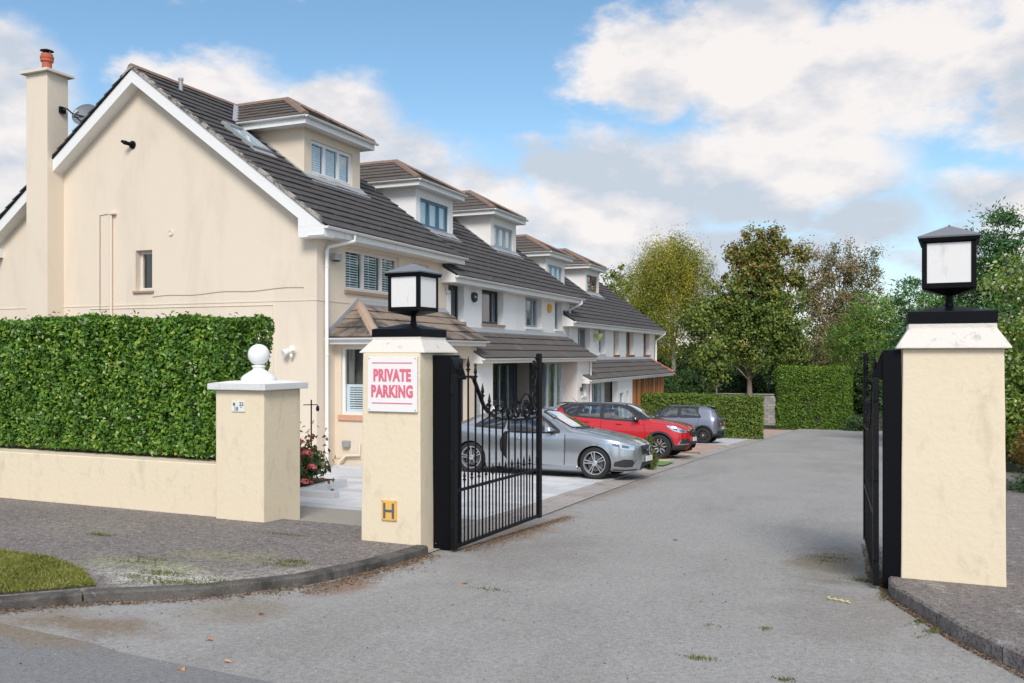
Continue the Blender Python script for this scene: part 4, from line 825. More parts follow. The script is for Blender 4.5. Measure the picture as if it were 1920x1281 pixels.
q = thing('wall_cable', 'thin cream cable clipped along the gable wall', 'cable', (-15, 16.6, 2.9))
pipe(q, [(-18.35, G1-.01, 2.7), (-18.35, G1-.01, 5.16), (-17.85, G1-.01, 5.20)], .011, SILLB, 'cable', 6)
pipe(q, [(-18.70, G1-.01, 1.6), (-18.70, G1-.01, 2.78), (-12.95, G1-.01, 2.76), (-12.95, G1-.01, 1.2)], .011, CREAM, 'cable', 6)
pipe(q, [(-16.6+i*.25, G1-.012, 3.04+.018*math.sin(i*.9)+.006*i) for i in range(19)], .005, SILLB, 'cable', 6)
q = thing('satellite_dish', 'grey satellite dish on the side of the cream chimney', 'dish', (-19.5, 16.7, 7.9))
Md = Matrix.Translation((-19.16, 16.95, 7.84)) @ Vector((.30, -.8, .38)).to_track_quat('Z', 'Y').to_matrix().to_4x4()
g = MB().lathe([(.005, 0)]+[(.33*i/8, .09*(i/8)**2) for i in range(1, 9)]+[(.335, .095)]+[(.33*i/8, .09*(i/8)**2-.012) for i in range(8, 0, -1)], (0, 0, 0), 32, cap=False); ob('reflector', g.xf(Md), mat('dish_grey', (.15, .17, .20), .55, .05, 5, 0, 1, 0), q, smooth=40)
ob('bracket', MB().box(-19.628, -19.55, 16.5, 16.66, 7.88, 8.04), BLACK, q); pipe(q, [(-19.57, 16.58, 7.97), (-19.42, 16.58, 7.98), (-19.36, 16.68, 7.88), (-19.22, 16.93, 7.84)], .022, DARKIN, 'arm'); pipe(q, [(-19.2, 16.9, 7.66), (-19.05, 16.50, 7.72), (-18.98, 16.42, 7.80)], .016, DARKIN, 'feed_arm'); ob('receiver', MB().tube([(-18.99, 16.42, 7.76), (-18.97, 16.5, 7.85)], [.035, .05], 10), GALV, q)
q = thing('meter_pipework', 'bent cream drain pipe at the foot of the bay wall', 'pipe', (-11.3, 17.3, -.85))
pipe(q, [(-11.02, 17.28, -.42), (-11.02, 17.28, -.70), (-11.38, 17.28, -.72), (-11.52, 17.22, -.86), (-11.55, 17.2, -.95)], .032, CREAM)
q = thing('outdoor_socket', 'small grey weatherproof box low on the bay side wall', 'box', (-11.4, 17.34, -.45)); ob('case', MB().box(-11.48, -11.30, 17.24, 17.357, -.52, -.38), GALV, q, bevel=.01)

q = thing('cable_box', 'small black junction with looped cable between the cream and white houses', 'cable', (-11.7, 23.2, 3.6)); ob('case', MB().box(-11.74, -11.66, 23.22, 23.34, 3.52, 3.66), DARKIN, q, bevel=.008)
pipe(q, [(-11.70, 23.05, 4.0), (-11.70, 23.10, 3.7), (-11.68, 23.28, 3.62), (-11.62, 23.1, 3.40), (-11.66, 22.95, 3.36), (-11.70, 22.92, 3.6)], .007, DARKIN, 'cable', 6)

# ======== houses two and three
h2, F, ze2, zw2 = house(23.1, 28.5, 8.15, -1.35, 'white house with blue framed dormer and dark window frames', WRENDER, front_holes=[(23.4, 24.3, 2.62, 3.72), (25.6, 27.35, 2.62, 3.74)])
DF = DARKG
window(F, 23.4, 24.3, 2.62, 3.72, [1], DF, h2, back=.22, sill=SILLB); window(F, 25.6, 27.35, 2.62, 3.74, [.5, 1, .6], DF, h2, back=.22, sill=SILLB, shutter='curtain')
roofs(h2, 22.8, 28.5, 8.15, ze2, TILE); eaves(h2, 22.8, 28.5, ze2)
ob('verge_end', MB().prism([(-11.30, ze2-.24), (-11.30, ze2-.03), (WALLX-.1, ze2+.28), (WALLX-.1, ze2-.24)], 'y', 22.78, 22.80), WHITE, h2)
dormer(h2, 24.7, 27.33, 6.97, 8.12, 8.15, WRENDER, BLUEG, [1, 1.1, 1], 'blind', (24.99, 27.0, 5.79, 6.68))
skylight(h2, -15.2, -14.3, 28.1, 28.45, 8.15)
h3, F, ze3, zw3 = house(28.5, 34.2, 8.15, -1.6, 'off white house with pale blue windows, yellow alarm box and grey patio windows', WRENDER2, front_holes=[(29.35, 31.0, 2.62, 3.72), (32.45, 33.3, 2.62, 3.72)])
window(F, 29.35, 31.0, 2.62, 3.72, [.8, 1, .7], GREYF, h3, back=.2, sill=WHITE, shutter='curtain'); window(F, 32.45, 33.3, 2.62, 3.72, [1], GREYF, h3, back=.2, sill=WHITE)
roofs(h3, 28.5, 34.25, 8.15, ze3, TILE); eaves(h3, 28.5, 34.62, ze3)
dormer(h3, 30.54, 33.06, 6.93, 8.08, 8.15, WRENDER2, GREYF, [.8, 1, 1], 'blind', (30.86, 32.72, 5.79, 6.61))
porch(h2, 22.75, 28.5, 2.36, 1.53, TILEP2, WRENDER, 85)
porch(h3, 28.5, 33.65, 2.36, 1.53, TILEP2, WRENDER2, 80)
g = MB(); Fp.box(g, 22.8, 24.1, -.25, 0, -2, 1.42); ob('porch_wall', g, WRENDER, h2)
Fr = F3('x', -11.4)
ob('recess_side', MB().box(-12.0, -10.7, 28.4, 28.5, -2, 1.4), mat('dark_cladding', (.05, .055, .065), .7, .1, 2, 0, 1, 0), h2)
ob('recess_lining', MB().box(-11.74, -11.6, 24.1, 28.38, -2, 1.38), DARKG, h2)
bf = window(Fr, 24.7, 27.6, -1.3, 1.36, [1, 1, 1, 1], DARKG, h2, back=.02, sash=.07, shutter=None, room=False)
for i in range(4): ob('curtain', MB().box(-11.56, -11.53, 24.9+i*.70, 25.15+i*.70, -1.2, 1.3), BLIND, bf)
ob('side_light', MB().box(-10.72, -10.70, 22.95, 23.2, -1.2, .6), GLASS, h2)
for (a, b) in ((28.62, 30.8),): window(F3('x', -10.85), a, b, -.35, 1.38, [.75, 1, .8], GREYF, h3, back=.02, sash=.06, shutter='curtain', sill=WHITE)
ob('porch_wall', MB().box(-11.1, -10.85, 28.5, 30.8, -2, -.40), WRENDER2, h3)
ob('recess_wall', MB().box(-11.75, -11.45, 30.8, 32.1, -2, 1.38), mat('recess_cream', (.60, .53, .47), .85, .05, 1, .02, 80, .1), h3)
g = MB(); wall_cells(g, 32.1, 33.6, -2, 1.38, [(32.62, 33.15, .02, .66)], lambda G, a, b, c, d: Fp.box(G, a, b, -.25, 0, c, d)); ob('porch_wall', g, WRENDER2, h3); ob('porch_wall', MB().box(-11.75, -10.951, 32.1, 32.2, -2, 1.38), WRENDER2, h3)
window(Fp, 32.62, 33.15, .02, .66, [1], GREYF, h3, back=.1, sill=WHITE, room=False)
ob('wall_lantern', MB().lathe([(.05, 0), (.06, .12), (.02, .18)], (-10.62, 32.35, .2), 8), DARKIN, h3)
def alarm(label, y, z, m, m2):
    q = thing('alarm_box', label, 'alarm', (WALLX, y, z), 'alarm boxes on the fronts')
    g = MB().prism([(y-.15, z+.12), (y-.17, z), (y-.12, z-.12), (y, z-.17), (y+.12, z-.12), (y+.17, z), (y+.15, z+.12), (y, z+.15)], 'x', WALLX, WALLX+.09); ob('case', g, m, q, bevel=.012); ob('panel', MB().box(WALLX+.091, WALLX+.097, y-.1, y+.1, z-.03, z+.03), m2, q)
alarm('dark alarm box between the dark framed windows of the white house', 24.95, 3.42, DARKIN, GALV)
alarm('yellow alarm box beside the pale blue windows', 31.75, 3.40, mat('alarm_yellow', (.75, .36, .02), .5, 0, 1, 0, 1, 0), mat('alarm_yellow', (.75, .36, .02)))
for lab, yy, zt_, zb_ in (('white downpipe between the third and fourth houses', 34.0, ze3, 2.35), ('white downpipe at the far end of the terrace', 48.5, None, None)):
    if zt_ is None: continue
    q = thing('downpipe', lab, 'downpipe', (-11.68, yy, zb_), 'white downpipes'); pipe(q, [(-11.24, yy+.25, zt_-.12), (-11.24, yy+.25, zt_-.25), (-11.66, yy, zt_-.5), (-11.66, yy, zb_)], .042, WHITE)
    q = thing('downpipe', 'white downpipe on the ground floor pier beside small window', 'downpipe', (-10.6, 33.45, -2), 'white downpipes'); pipe(q, [(-10.62, 33.52, 1.35), (-10.62, 33.52, -1.9)], .04, WHITE)

# ======== houses four and five
ZR = 7.20
h4, F, ze4, zw4 = house(34.2, 40.2, ZR, -2.0, 'fourth house of the row, white with narrow grey blue windows', WRENDER2, front_holes=[(35.3, 37.0, 1.7, 2.8), (38.3, 39.3, 1.7, 2.8)])
window(F, 35.3, 37.0, 1.7, 2.8, [1, 1], GREYF, h4, back=.22, sill=WHITE); window(F, 38.3, 39.3, 1.7, 2.8, [1], GREYF, h4, back=.22, sill=WHITE)
roofs(h4, 33.4, 40.2, ZR, ze4, TILE); eaves(h4, 33.4, 40.2, ze4)
ob('verge_end', MB().prism([(-11.30, ze4-.24), (-11.30, ze4-.03), (WALLX-.1, ze4+.28), (WALLX-.1, ze4-.24)], 'y', 33.38, 33.40), WHITED, h4)
dormer(h4, 36.55, 39.03, 5.99, 7.08, ZR, WRENDER2, GREYF, [.8, 1, 1], 'blind', (36.84, 38.7, 4.84, 5.66))
h5, F, ze5, zw5 = house(40.2, 49.0, ZR, -2.4, 'last house of the row with brown timber windows and timber clad porch', WRENDER2, front_holes=[(40.7, 41.6, 1.62, 2.8), (42.95, 44.4, 1.62, 2.8), (46.45, 47.8, 1.62, 2.8)])
for a, b, p in ((40.7, 41.6, [1]), (42.95, 44.4, [1, 1]), (46.45, 47.8, [1, 1])): window(F, a, b, 1.62, 2.8, p, BROWNF, h5, back=.22, sill=BROWNF, shutter='curtain')
roofs(h5, 40.2, 49.0, ZR, ze5, TILE, verge_far=True); eaves(h5, 40.2, 49.45, ze5)
d5 = dormer(h5, 42.2, 44.5, 5.97, 7.06, ZR, WRENDER2, BROWNF, [1, 1], None, (42.5, 44.2, 4.84, 5.67))
porch(h4, 32.75, 40.2, 1.42, .66, TILEP2, WRENDER2, 90)
porch(h5, 40.2, 47.8, 1.42, .66, TILEP2, WRENDER2, 90, far_red=True)
window(F3('x', -11.0), 33.9, 36.3, -1.3, .50, [.8, 1, 1, .8], GREYF, h4, back=.02, sash=.06, shutter='curtain', sill=WHITE)
ob('porch_wall', MB().box(-11.75, -11.3, 36.3, 37.7, -2.6, .50), WRENDER2, h4)
g = MB(); wall_cells(g, 37.7, 40.2, -2.6, .50, [(38.1, 38.70, -1.3, -.1), (39.2, 39.6, -1.3, -.05)], lambda G, a, b, c, d: Fp.box(G, a, b, -.25, 0, c, d)); ob('porch_wall', g, WRENDER2, h4)
for a, b in ((38.1, 38.70), (39.2, 39.6)): window(Fp, a, b, -1.3, -.08, [1], GREYF, h4, back=.1, sash=.03, room=False)
ob('porch_back', MB().box(-11.75, -11.5, 40.2, 47.5, -2.9, .50), DARKIN, h5)
y = 40.25; i = 0
while y < 46.5:
    w_ = random.choice((.10, .16, .12)); ob('cladding_board', MB().box(-10.78, -10.72, y, y+w_, -2.7, .49), TIMBER if i % 3 else BROWNF, h5); y += w_+random.choice((.10, .16, .3)); i += 1
g = MB().box(-10.85, -10.70, 46.45, 46.62, -2.7, .49); ob('corner_post', g, TIMBER, h5)
q = thing('downpipe', 'white bent downpipe at the far end of the terrace against trees', 'downpipe', (-11.6, 49, -2), 'white downpipes'); pipe(q, [(-11.24, 49.3, ze5-.1), (-11.24, 49.3, ze5-.2), (-11.6, 48.70, ze5-.6), (-11.66, 48.8, -2)], .05, WHITE)
q = thing('wall_planter', 'green wall planter beside the narrow windows of the fourth house', 'planter', (-11.7, 37.6, 2.5), None); ob('basket', MB().lathe([(.05, 0), (.16, .18), (.18, .3), (.02, .32)], (-11.55, 37.62, 2.25), 10), mat('basket_green', (.30, .34, .12), .8, .4, 12, .2, 40, .3), q); ob('hook', MB().tube([(WALLX, 37.62, 2.72), (-11.55, 37.62, 2.74), (-11.55, 37.62, 2.55)], .01, 6), DARKIN, q)
# ---------------------------------------------------------------- plants
def unit(a): return a/np.maximum(np.linalg.norm(a, axis=1, keepdims=True), 1e-9)
def leaves(P, D, Nn, L, W, fold=.18, vv=None, bend=.0):
    """kite leaves: base, two sides, tip; returns arrays"""
    D = unit(D); S = unit(np.cross(D, Nn)); Nn = np.cross(S, D); n = len(P)
    L = np.broadcast_to(L, (n,))[:, None]; W = np.broadcast_to(W, (n,))[:, None]
    b = P-D*L*.5; m = P-D*L*.05; t = P+D*L*.5-Nn*L*bend
    V = np.stack([b, m+S*W*.5+Nn*W*fold, t, m-S*W*.5+Nn*W*fold], 1).reshape(-1, 3); F = np.arange(n*4).reshape(-1, 4)
    v = rng.random(n) if vv is None else vv
    return V, F, np.repeat(v, 4)
def leafmesh(name, parent, P, D, Nn, L, W, m, vv=None, fold=.18, bend=0, kind='stuff'):
    V, F, v = leaves(P, D, Nn, L, W, fold, vv, bend); me = npmesh(name, V, F, m, v); o = ob(name, me, None, parent)
    if kind: o['kind'] = kind
    return o
def snoise(P, f, seed=0):      # cheap smooth noise of position
    r = np.random.default_rng(seed); s = np.zeros(len(P))
    for k in range(5):
        w = r.normal(size=3)*f*(1+.7*k); s += np.sin(P@w+r.random()*6.28)/(1+.5*k)
    return s/2.2
LAUREL = leafmat('laurel_leaf', [(.030, .080, .012), (.065, .155, .022), (.115, .25, .032), (.19, .36, .045), (.34, .46, .065), (.46, .50, .09)], .34, .22, .5)
PRIVET = leafmat('privet_leaf', [(0.047, 0.108, 0.019), (0.106, 0.194, 0.029), (0.187, 0.281, 0.040), (0.305, 0.389, 0.055), (0.468, 0.410, 0.091)], .5, .25)
BRIGHT = leafmat('bright_hedge_leaf', [(.05, .10, .012), (.09, .18, .02), (.16, .28, .035), (.27, .41, .05), (.42, .54, .08)], .5, .3)
BIRCH = leafmat('birch_leaf', [(0.105, 0.150, 0.024), (0.210, 0.263, 0.042), (0.357, 0.375, 0.058), (0.567, 0.488, 0.066), (0.750, 0.544, 0.083)], .55, .3)
SYC = leafmat('sycamore_leaf', [(0.067, 0.121, 0.026), (0.143, 0.215, 0.042), (0.235, 0.296, 0.059), (0.403, 0.403, 0.092)], .5, .25)
SYCB = leafmat('autumn_leaf', [(0.117, 0.156, 0.036), (0.234, 0.195, 0.054), (0.390, 0.215, 0.064), (0.507, 0.254, 0.072)], .6, .25)
SPARSE = leafmat('thin_crown_leaf', [(0.113, 0.127, 0.053), (0.208, 0.200, 0.079), (0.321, 0.255, 0.122), (0.416, 0.309, 0.175), (0.567, 0.491, 0.350)], .6, .3)
FEATH = leafmat('feathery_leaf', [(0.054, 0.123, 0.023), (0.135, 0.248, 0.039), (0.242, 0.392, 0.058), (0.405, 0.515, 0.077)], .5, .3)
CYP = leafmat('cypress_leaf', [(0.030, 0.092, 0.036), (0.053, 0.145, 0.043), (0.089, 0.224, 0.055), (0.163, 0.317, 0.073)], .6, .2)
IVYF = leafmat('ivy_leaf', [(0.059, 0.122, 0.023), (0.137, 0.243, 0.036), (0.253, 0.383, 0.057), (0.505, 0.575, 0.146), (0.750, 0.750, 0.425)], .45, .25)
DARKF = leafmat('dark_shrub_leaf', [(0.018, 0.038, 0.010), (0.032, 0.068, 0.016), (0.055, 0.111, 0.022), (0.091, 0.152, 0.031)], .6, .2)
REDF = leafmat('copper_shrub_leaf', [(.10, .04, .02), (.20, .08, .025), (.26, .15, .03), (.30, .28, .04), (.12, .16, .03)], .5, .25)
LOWF = leafmat('ground_shrub_leaf', [(.025, .06, .02), (.05, .11, .035), (.09, .17, .05), (.14, .22, .06)], .5, .25)
SHADE_CORE = mat('shaded_twig_core', (.028, .026, .016), .95, .3, 4, .2, 40, 0)  # near-black brown, the shade among inner twigs put into the colour

def hedge(name, label, x0, x1, y0, y1, z0, z1, m, dens, L, W, lump=.05, group=None, indiv=0, zfun=None, top_round=.08, faces='fltr', cat='hedge', toplight=False):
    t = thing(name, label, cat, ((x0+x1)/2, (y0+y1)/2, z0), group)
    ins = .16
    zc = z0-(.75 if indiv else -.12); ob('shade_core', MB().hexa([(x0+ins, y0+ins, zc), (x1-ins, y0+ins, zc), (x1-ins, y1-ins, zc), (x0+ins, y1-ins, zc)], [(x0+ins, y0+ins, z1-ins), (x1-ins, y0+ins, z1-ins), (x1-ins, y1-ins, z1-ins), (x0+ins, y1-ins, z1-ins)]), SHADE_CORE, t)  # solid dark box stands for the shaded twiggy inside of the hedge
    Ps, Ns = [], []
    def samp(n, f, nrm):
        P = f(rng.random(n), rng.random(n)); Ps.append(P); Ns.append(np.tile(nrm, (n, 1)).astype(float))
    ln = lambda a, b, q: a+(b-a)*q
    A = lambda a, b: int(abs(a*b)*dens)
    c = lambda *q: np.stack(np.broadcast_arrays(*q), 1).astype(float)
    if 'f' in faces: samp(A(x1-x0, z1-z0), lambda a, b: c(ln(x0, x1, a), y0+0*a, ln(z0, z1, b)), (0, -1, 0))
    if 'b' in faces: samp(A(x1-x0, z1-z0)//2, lambda a, b: c(ln(x0, x1, a), y1+0*a, ln(z0, z1, b)), (0, 1, 0))
    if 'l' in faces: samp(A(y1-y0, z1-z0), lambda a, b: c(x0+0*a, ln(y0, y1, a), ln(z0, z1, b)), (-1, 0, 0))
    if 'r' in faces: samp(A(y1-y0, z1-z0), lambda a, b: c(x1+0*a, ln(y0, y1, a), ln(z0, z1, b)), (1, 0, 0))
    if 't' in faces: samp(A(x1-x0, y1-y0), lambda a, b: c(ln(x0, x1, a), ln(y0, y1, b), z1+0*a), (0, 0, 1))
    P = np.concatenate(Ps); Nn = np.concatenate(Ns); n = len(P)
    # round the edges and let the face bulge
    ctr = np.array([(x0+x1)/2, (y0+y1)/2, (z0+z1)/2]); half = np.array([(x1-x0)/2, (y1-y0)/2, (z1-z0)/2])
    q = P-ctr; lim = half-top_round; cl = np.clip(q, -lim, lim); cl[:, 2] = np.where(q[:, 2] < 0, q[:, 2], cl[:, 2]); e = q-cl; r = np.linalg.norm(e, axis=1, keepdims=True)
    P = ctr+cl+np.where(r > 1e-6, e/np.maximum(r, 1e-6)*np.minimum(r, top_round), 0)
    Nn = unit(Nn+np.where(r > 1e-6, e/np.maximum(r, 1e-6), 0)*.5)
    nz = snoise(P, 3.2, 1)*lump+snoise(P, 11, 2)*lump*.6; depth = -rng.random(n)**2.0*ins*1.1
    P = P+Nn*(nz+depth)[:, None]
    N2 = unit(Nn*1.0+rng.normal(size=(n, 3))*.55+np.array([0, 0, .45])); D = unit(rng.normal(size=(n, 3))+Nn*.25+np.array([0, 0, .25])); 
    vv = np.clip(.42+.16*snoise(P, 6, 3)+rng.normal(size=n)*.17+(rng.random(n) > .982)*.38, 0, 1)
    Ls = L*(.7+.6*rng.random(n)); Ws = Ls*(W/L)
    # stray shoots
    sh = (rng.random(n) > .975) & (Nn[:, 2] > .3); P[sh] += np.array([0, 0, 1])*rng.random((sh.sum(), 1))*.10
    if zfun is not None: P[:, 2] = zfun(P)
    if indiv:
        hole = (snoise(P, 8, 21)+.5*snoise(P, 17, 22) > .95) & (rng.random(n) < .85); Kp = ~hole; P, Nn, N2, D, vv, Ls, Ws, depth = P[Kp], Nn[Kp], N2[Kp], D[Kp], vv[Kp], Ls[Kp], Ws[Kp], depth[Kp]; n = len(P)
    if indiv:
        pick = np.where(depth > -.02)[0]; pick = pick[np.argsort(-(Ls[pick]))][:indiv]
        for i in pick:
            V, F, v = leaves(P[i:i+1], D[i:i+1], N2[i:i+1], Ls[i:i+1]*1.1, Ws[i:i+1]*1.1, .18, vv[i:i+1]); ob('leaf', npmesh('leaf', V, F, m, v), None, t)
        keep = np.ones(n, bool); keep[pick] = False; P, D, N2, Ls, Ws, vv = P[keep], D[keep], N2[keep], Ls[keep], Ws[keep], vv[keep]
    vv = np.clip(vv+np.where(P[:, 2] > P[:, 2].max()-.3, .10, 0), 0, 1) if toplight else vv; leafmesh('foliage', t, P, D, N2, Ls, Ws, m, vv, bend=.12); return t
# big laurel hedge over the garden wall (rises gently to the right)
hz_ = lambda P: np.where(P[:, 2] > 1.0, P[:, 2]+(P[:, 0]+7.6)*.004+snoise(P[:, :2] @ np.array([[1, 0, 0], [0, 1, 0]]), 1.3, 9)*.02, P[:, 2])
lh = hedge('laurel_hedge', 'tall glossy laurel hedge rising behind the low cream wall and black railing', -17.5, -7.64, 8.80, 9.85, .31, 2.10, LAUREL, 3100, .066, .034, .055, indiv=300, zfun=hz_, top_round=.10, faces='frt')
g = MB()
for x in np.arange(-16, -7.6, .5): g.tube([(x, 9.4+random.uniform(-.2, .2), -.4), (x+random.uniform(-.2, .2), 9.5, .5), (x+random.uniform(-.2, .2), 9.6, 1.2)], [.03, .022, .015], 6)
ob('stem', g, BARKD, lh, kind='stuff')
hedge('privet_hedge', 'long clipped hedge dividing the driveways behind the grey hatchback', -11.4, -5.05, 41.9, 43.0, -2.32, -.30, PRIVET, 900, .085, .05, .04, zfun=lambda P: P[:, 2]+np.where(P[:, 2] > -1.2, (P[:, 0]+8)*-.012, 0))
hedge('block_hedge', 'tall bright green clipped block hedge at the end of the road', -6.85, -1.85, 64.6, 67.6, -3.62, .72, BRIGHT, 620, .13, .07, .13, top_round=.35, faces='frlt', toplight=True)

def tree(name, label, x, y, zb, trunk_r, htrunk, clumps, m, n, L, W, crad, bark=BARK, limbs=14, droop=0, up=.3, spread=1.0, extra=None, lean=(0, 0), cat='tree', group=None, forks=1, minz=None, aniso=(1, 1, 1)):
    """clumps = ellipsoids (cx,cy,cz,rx,ry,rz,weight) in world metres"""
    t = thing(name, label, cat, (x, y, zb), group)
    C = []; tot = sum(c[6]*c[3]*c[4]*c[5] for c in clumps); nc = max(20, int(n/70))
    for c in clumps:
        k = max(4, int(nc*c[6]*c[3]*c[4]*c[5]/tot)); u = unit(rng.normal(size=(k, 3)))*(rng.random((k, 1))**.42); C.append(np.array(c[:3])+u*np.array(c[3:6]))
    C = np.concatenate(C); k = len(C)
    size = crad*(.55+.9*rng.random(k)); idx = rng.integers(0, k, n)
    off = rng.normal(size=(n, 3))*size[idx][:, None]*np.array(aniso)*.55
    if droop: off[:, 2] -= np.abs(rng.normal(size=n))*droop*size[idx]
    P = C[idx]+off
    D = unit(rng.normal(size=(n, 3))+np.array([0, 0, -.5*(1 if droop else -.3)])); Nn = unit(rng.normal(size=(n, 3))*.7+np.array([0, 0, up+.3]))
    tone = rng.normal(size=k)*.16; vv = np.clip(.45+tone[idx]+.14*snoise(P, .8, 5)+rng.normal(size=n)*.15, 0, 1)
    Nn = unit(unit(off)*1.1+(P-C.mean(axis=0))/np.maximum(np.linalg.norm(P-C.mean(axis=0), axis=1, keepdims=True), .1)*.5+rng.normal(size=(n, 3))*.45+np.array([0, 0, up+.15]))
    sc = .7+.7*rng.random(n); leafmesh('foliage', t, P, D, Nn, L*sc, W*sc, m, vv)
    if extra:      # a share of the leaves in another colour, by height
        m2, fr, zmin = extra; sel = (P[:, 2] > zmin+rng.normal(size=n)*.8) & (rng.random(n) < fr); q = P[sel]+rng.normal(size=(sel.sum(), 3))*.12
        leafmesh('turning_foliage', t, q, D[sel], Nn[sel], L*sc[sel]*1.1, W*sc[sel]*1.1, m2)
    # trunk and limbs
    top = np.array([x+lean[0], y+lean[1], zb+htrunk]); g = MB()
    g.tube([(x, y, zb-.2), (x+lean[0]*.3, y+lean[1]*.3, zb+htrunk*.45), tuple(top)], [trunk_r*1.25, trunk_r, trunk_r*.7], 10); ob('trunk', g, bark, t, smooth=60)
    zc = C[:, 2].max(); lead = np.array([C[:, 0].mean(), C[:, 1].mean(), top[2]+(zc-top[2])*.85]); 
    g = MB(); g.tube([tuple(top), tuple((top+lead)/2+rng.normal(size=3)*.2), tuple(lead)], [trunk_r*.7, trunk_r*.4, .02], 8)
    for i in rng.choice(k, min(limbs, k), replace=False):
        e = C[i]; s_ = rng.random()*.75; st = top*(1-s_)+lead*s_; st = np.where(e[2] < st[2], top, st); mid = (st+e)/2+np.array([0, 0, .25])+rng.normal(size=3)*.2
        g.tube([tuple(st), tuple(mid), tuple(e)], [trunk_r*(.42-.3*s_), trunk_r*.2, .015], 6)
    ob('limbs', g, bark, t, smooth=60, kind='stuff'); return t
WB = mat('birch_bark', (.34, .32, .29), .85, .3, 3, .3, 12, .4, 12, dirt=((.08, .07, .06), 3, .55, .7))
tree('birch_tree', 'broad yellow green birch rising behind the last house', -16.2, 74.4, -4.1, .26, 5.2,
     [(-16.8, 74.4, 9.3, 2.9, 2.4, 2.6, 1.2), (-18.8, 73.6, 7.2, 1.9, 2.0, 2.6, 1), (-14.6, 75.2, 8.0, 2.0, 2, 3.2, 1), (-17.2, 74, 5.0, 3.2, 2.4, 3.0, 1), (-13.9, 75.0, 4.5, 1.5, 2, 2.5, .7), (-16, 74, 11.0, 1.5, 1.4, 1.2, .8), (-14.7, 75, 10.5, .9, .9, 1.0, .7), (-18.3, 74, 2.5, 1.8, 1.5, 2, .5)], BIRCH, 80000, .18, .06, .66, WB, 10, droop=1.5, aniso=(.85, .85, 1.3))
tree('wispy_tree', 'thin small leaved tree just showing above the far roofs', -23.6, 84, -4.3, .2, 9,
     [(-23.6, 84, 8.6, 1.8, 1.5, 1.7, 1), (-25.4, 84, 7.3, 1.2, 1.2, 1.2, .7), (-22.4, 84, 6.0, 1.4, 1.4, 1.4, .8)], SYC, 2200, .26, .16, .55, BARK, 22)
tree('sycamore_tree', 'round sycamore with browning top in the middle of the far trees', -9.85, 73.9, -4.1, .26, 3.6,
     [(-9.3, 74.2, 8.4, 2.0, 2.0, 2.2, 1), (-10.8, 73.6, 6.0, 2.3, 2, 2.4, 1), (-7.4, 74.8, 6.6, 2.0, 2, 2.2, 1), (-9.2, 74, 4.0, 3.3, 2.4, 2.4, 1), (-11.8, 73.4, 3.0, 1.7, 1.8, 2.2, .9), (-6.8, 75, 3.0, 1.8, 1.8, 2.2, .8), (-8.6, 74.4, 10.3, 1.3, 1.2, 1.1, .8), (-10.5, 74, 10.0, .6, .6, .8, .6), (-6.2, 75, 9.3, .5, .5, .9, .5), (-9.9, 74, 11.2, .28, .28, .8, 1.5), (-8.9, 74, 11.5, .28, .28, .8, 1.5), (-8.0, 74, 11.0, .25, .25, .8, 1.5), (-7.3, 75, 10.3, .25, .25, .8, 1.5), (-11.2, 74, 9.6, .3, .3, .8, 1.5), (-5.7, 75, 10.0, .22, .22, .9, 1.5), (-9.5, 74, 1.3, 2.6, 2, 1.2, .6)], SYC, 42000, .20, .15, .5, BARK, 30, extra=(SYCB, .6, 7.4))
tree('thin_tree', 'sparse grey brown tree with see through crown right of the sycamore', -3.6, 85.4, -4.3, .24, 5.5,
     [(-3.4, 85.4, 9.4, 2.5, 2, 1.6, 1), (-5.4, 84.6, 7.8, 1.8, 1.6, 2.2, .8), (-1.6, 86.2, 8.0, 2.0, 1.6, 2.2, .9), (-3.6, 85.4, 5.4, 3.8, 2.2, 2.6, 1), (-3.0, 85.4, 2.2, 4.2, 2.2, 2.2, 1), (-1.2, 86, 10.2, .7, .7, .8, .4), (-3.9, 85, 11.2, .3, .3, .9, 1), (-2.6, 85, 11.0, .25, .25, .8, 1), (-5.3, 85, 10.3, .25, .25, .8, 1), (-.4, 86, 10.6, .3, .3, .8, 1)], SPARSE, 30000, .19, .11, .6, BARK, 60)
for px, py, lab, h, r_, col in ((-13.2, 72.6, 'slim bare trunk rising through the dark shrubs left of the sycamore', 6.5, .17, BARK), (-8.1, 79.5, 'thin leaning trunk in the gap right of the sycamore', 5.5, .12, BARK), (-12.1, 71.5, 'thin pale stem among the dark shrubs behind the block wall', 3.2, .07, BARK)):
    tree('young_tree', lab, px, py, -4.1, r_, h, [(px-.4, py, h-2.0, 1.5, 1.4, 1.8, 1)], SYC, 2600, .25, .17, .55, col, 14, lean=(.5 if 'leaning' in lab else 0, 0))
def bush(label, x, y, zb, rx, ry, h, m, n, L, W, name='shrub', cat='shrub', group=None, lump=4, crad=.35):
    cl = [(x, y, zb+h*.5, rx*.8, ry*.8, h*.5, 1)]
    for i in range(lump):
        a = 6.28*i/lump+random.random(); cl.append((x+math.cos(a)*rx*.6, y+math.sin(a)*ry*.6, zb+h*random.uniform(.3, .75), rx*.42, ry*.42, h*random.uniform(.22, .32), 1.1))
    return tree(name, label, x, y, zb, .05, h*.3, cl, m, n, L, W, crad, BARKD, 10, cat=cat, group=group)
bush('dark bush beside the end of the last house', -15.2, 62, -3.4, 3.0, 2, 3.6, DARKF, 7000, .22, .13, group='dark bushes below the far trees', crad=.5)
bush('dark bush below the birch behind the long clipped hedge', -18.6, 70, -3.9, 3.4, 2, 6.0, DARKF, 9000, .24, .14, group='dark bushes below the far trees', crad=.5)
bush('dark bush left of the slim bare trunk', -14.6, 69.5, -3.9, 2.6, 2, 4.6, DARKF, 8000, .22, .13, group='dark bushes below the far trees', crad=.5)
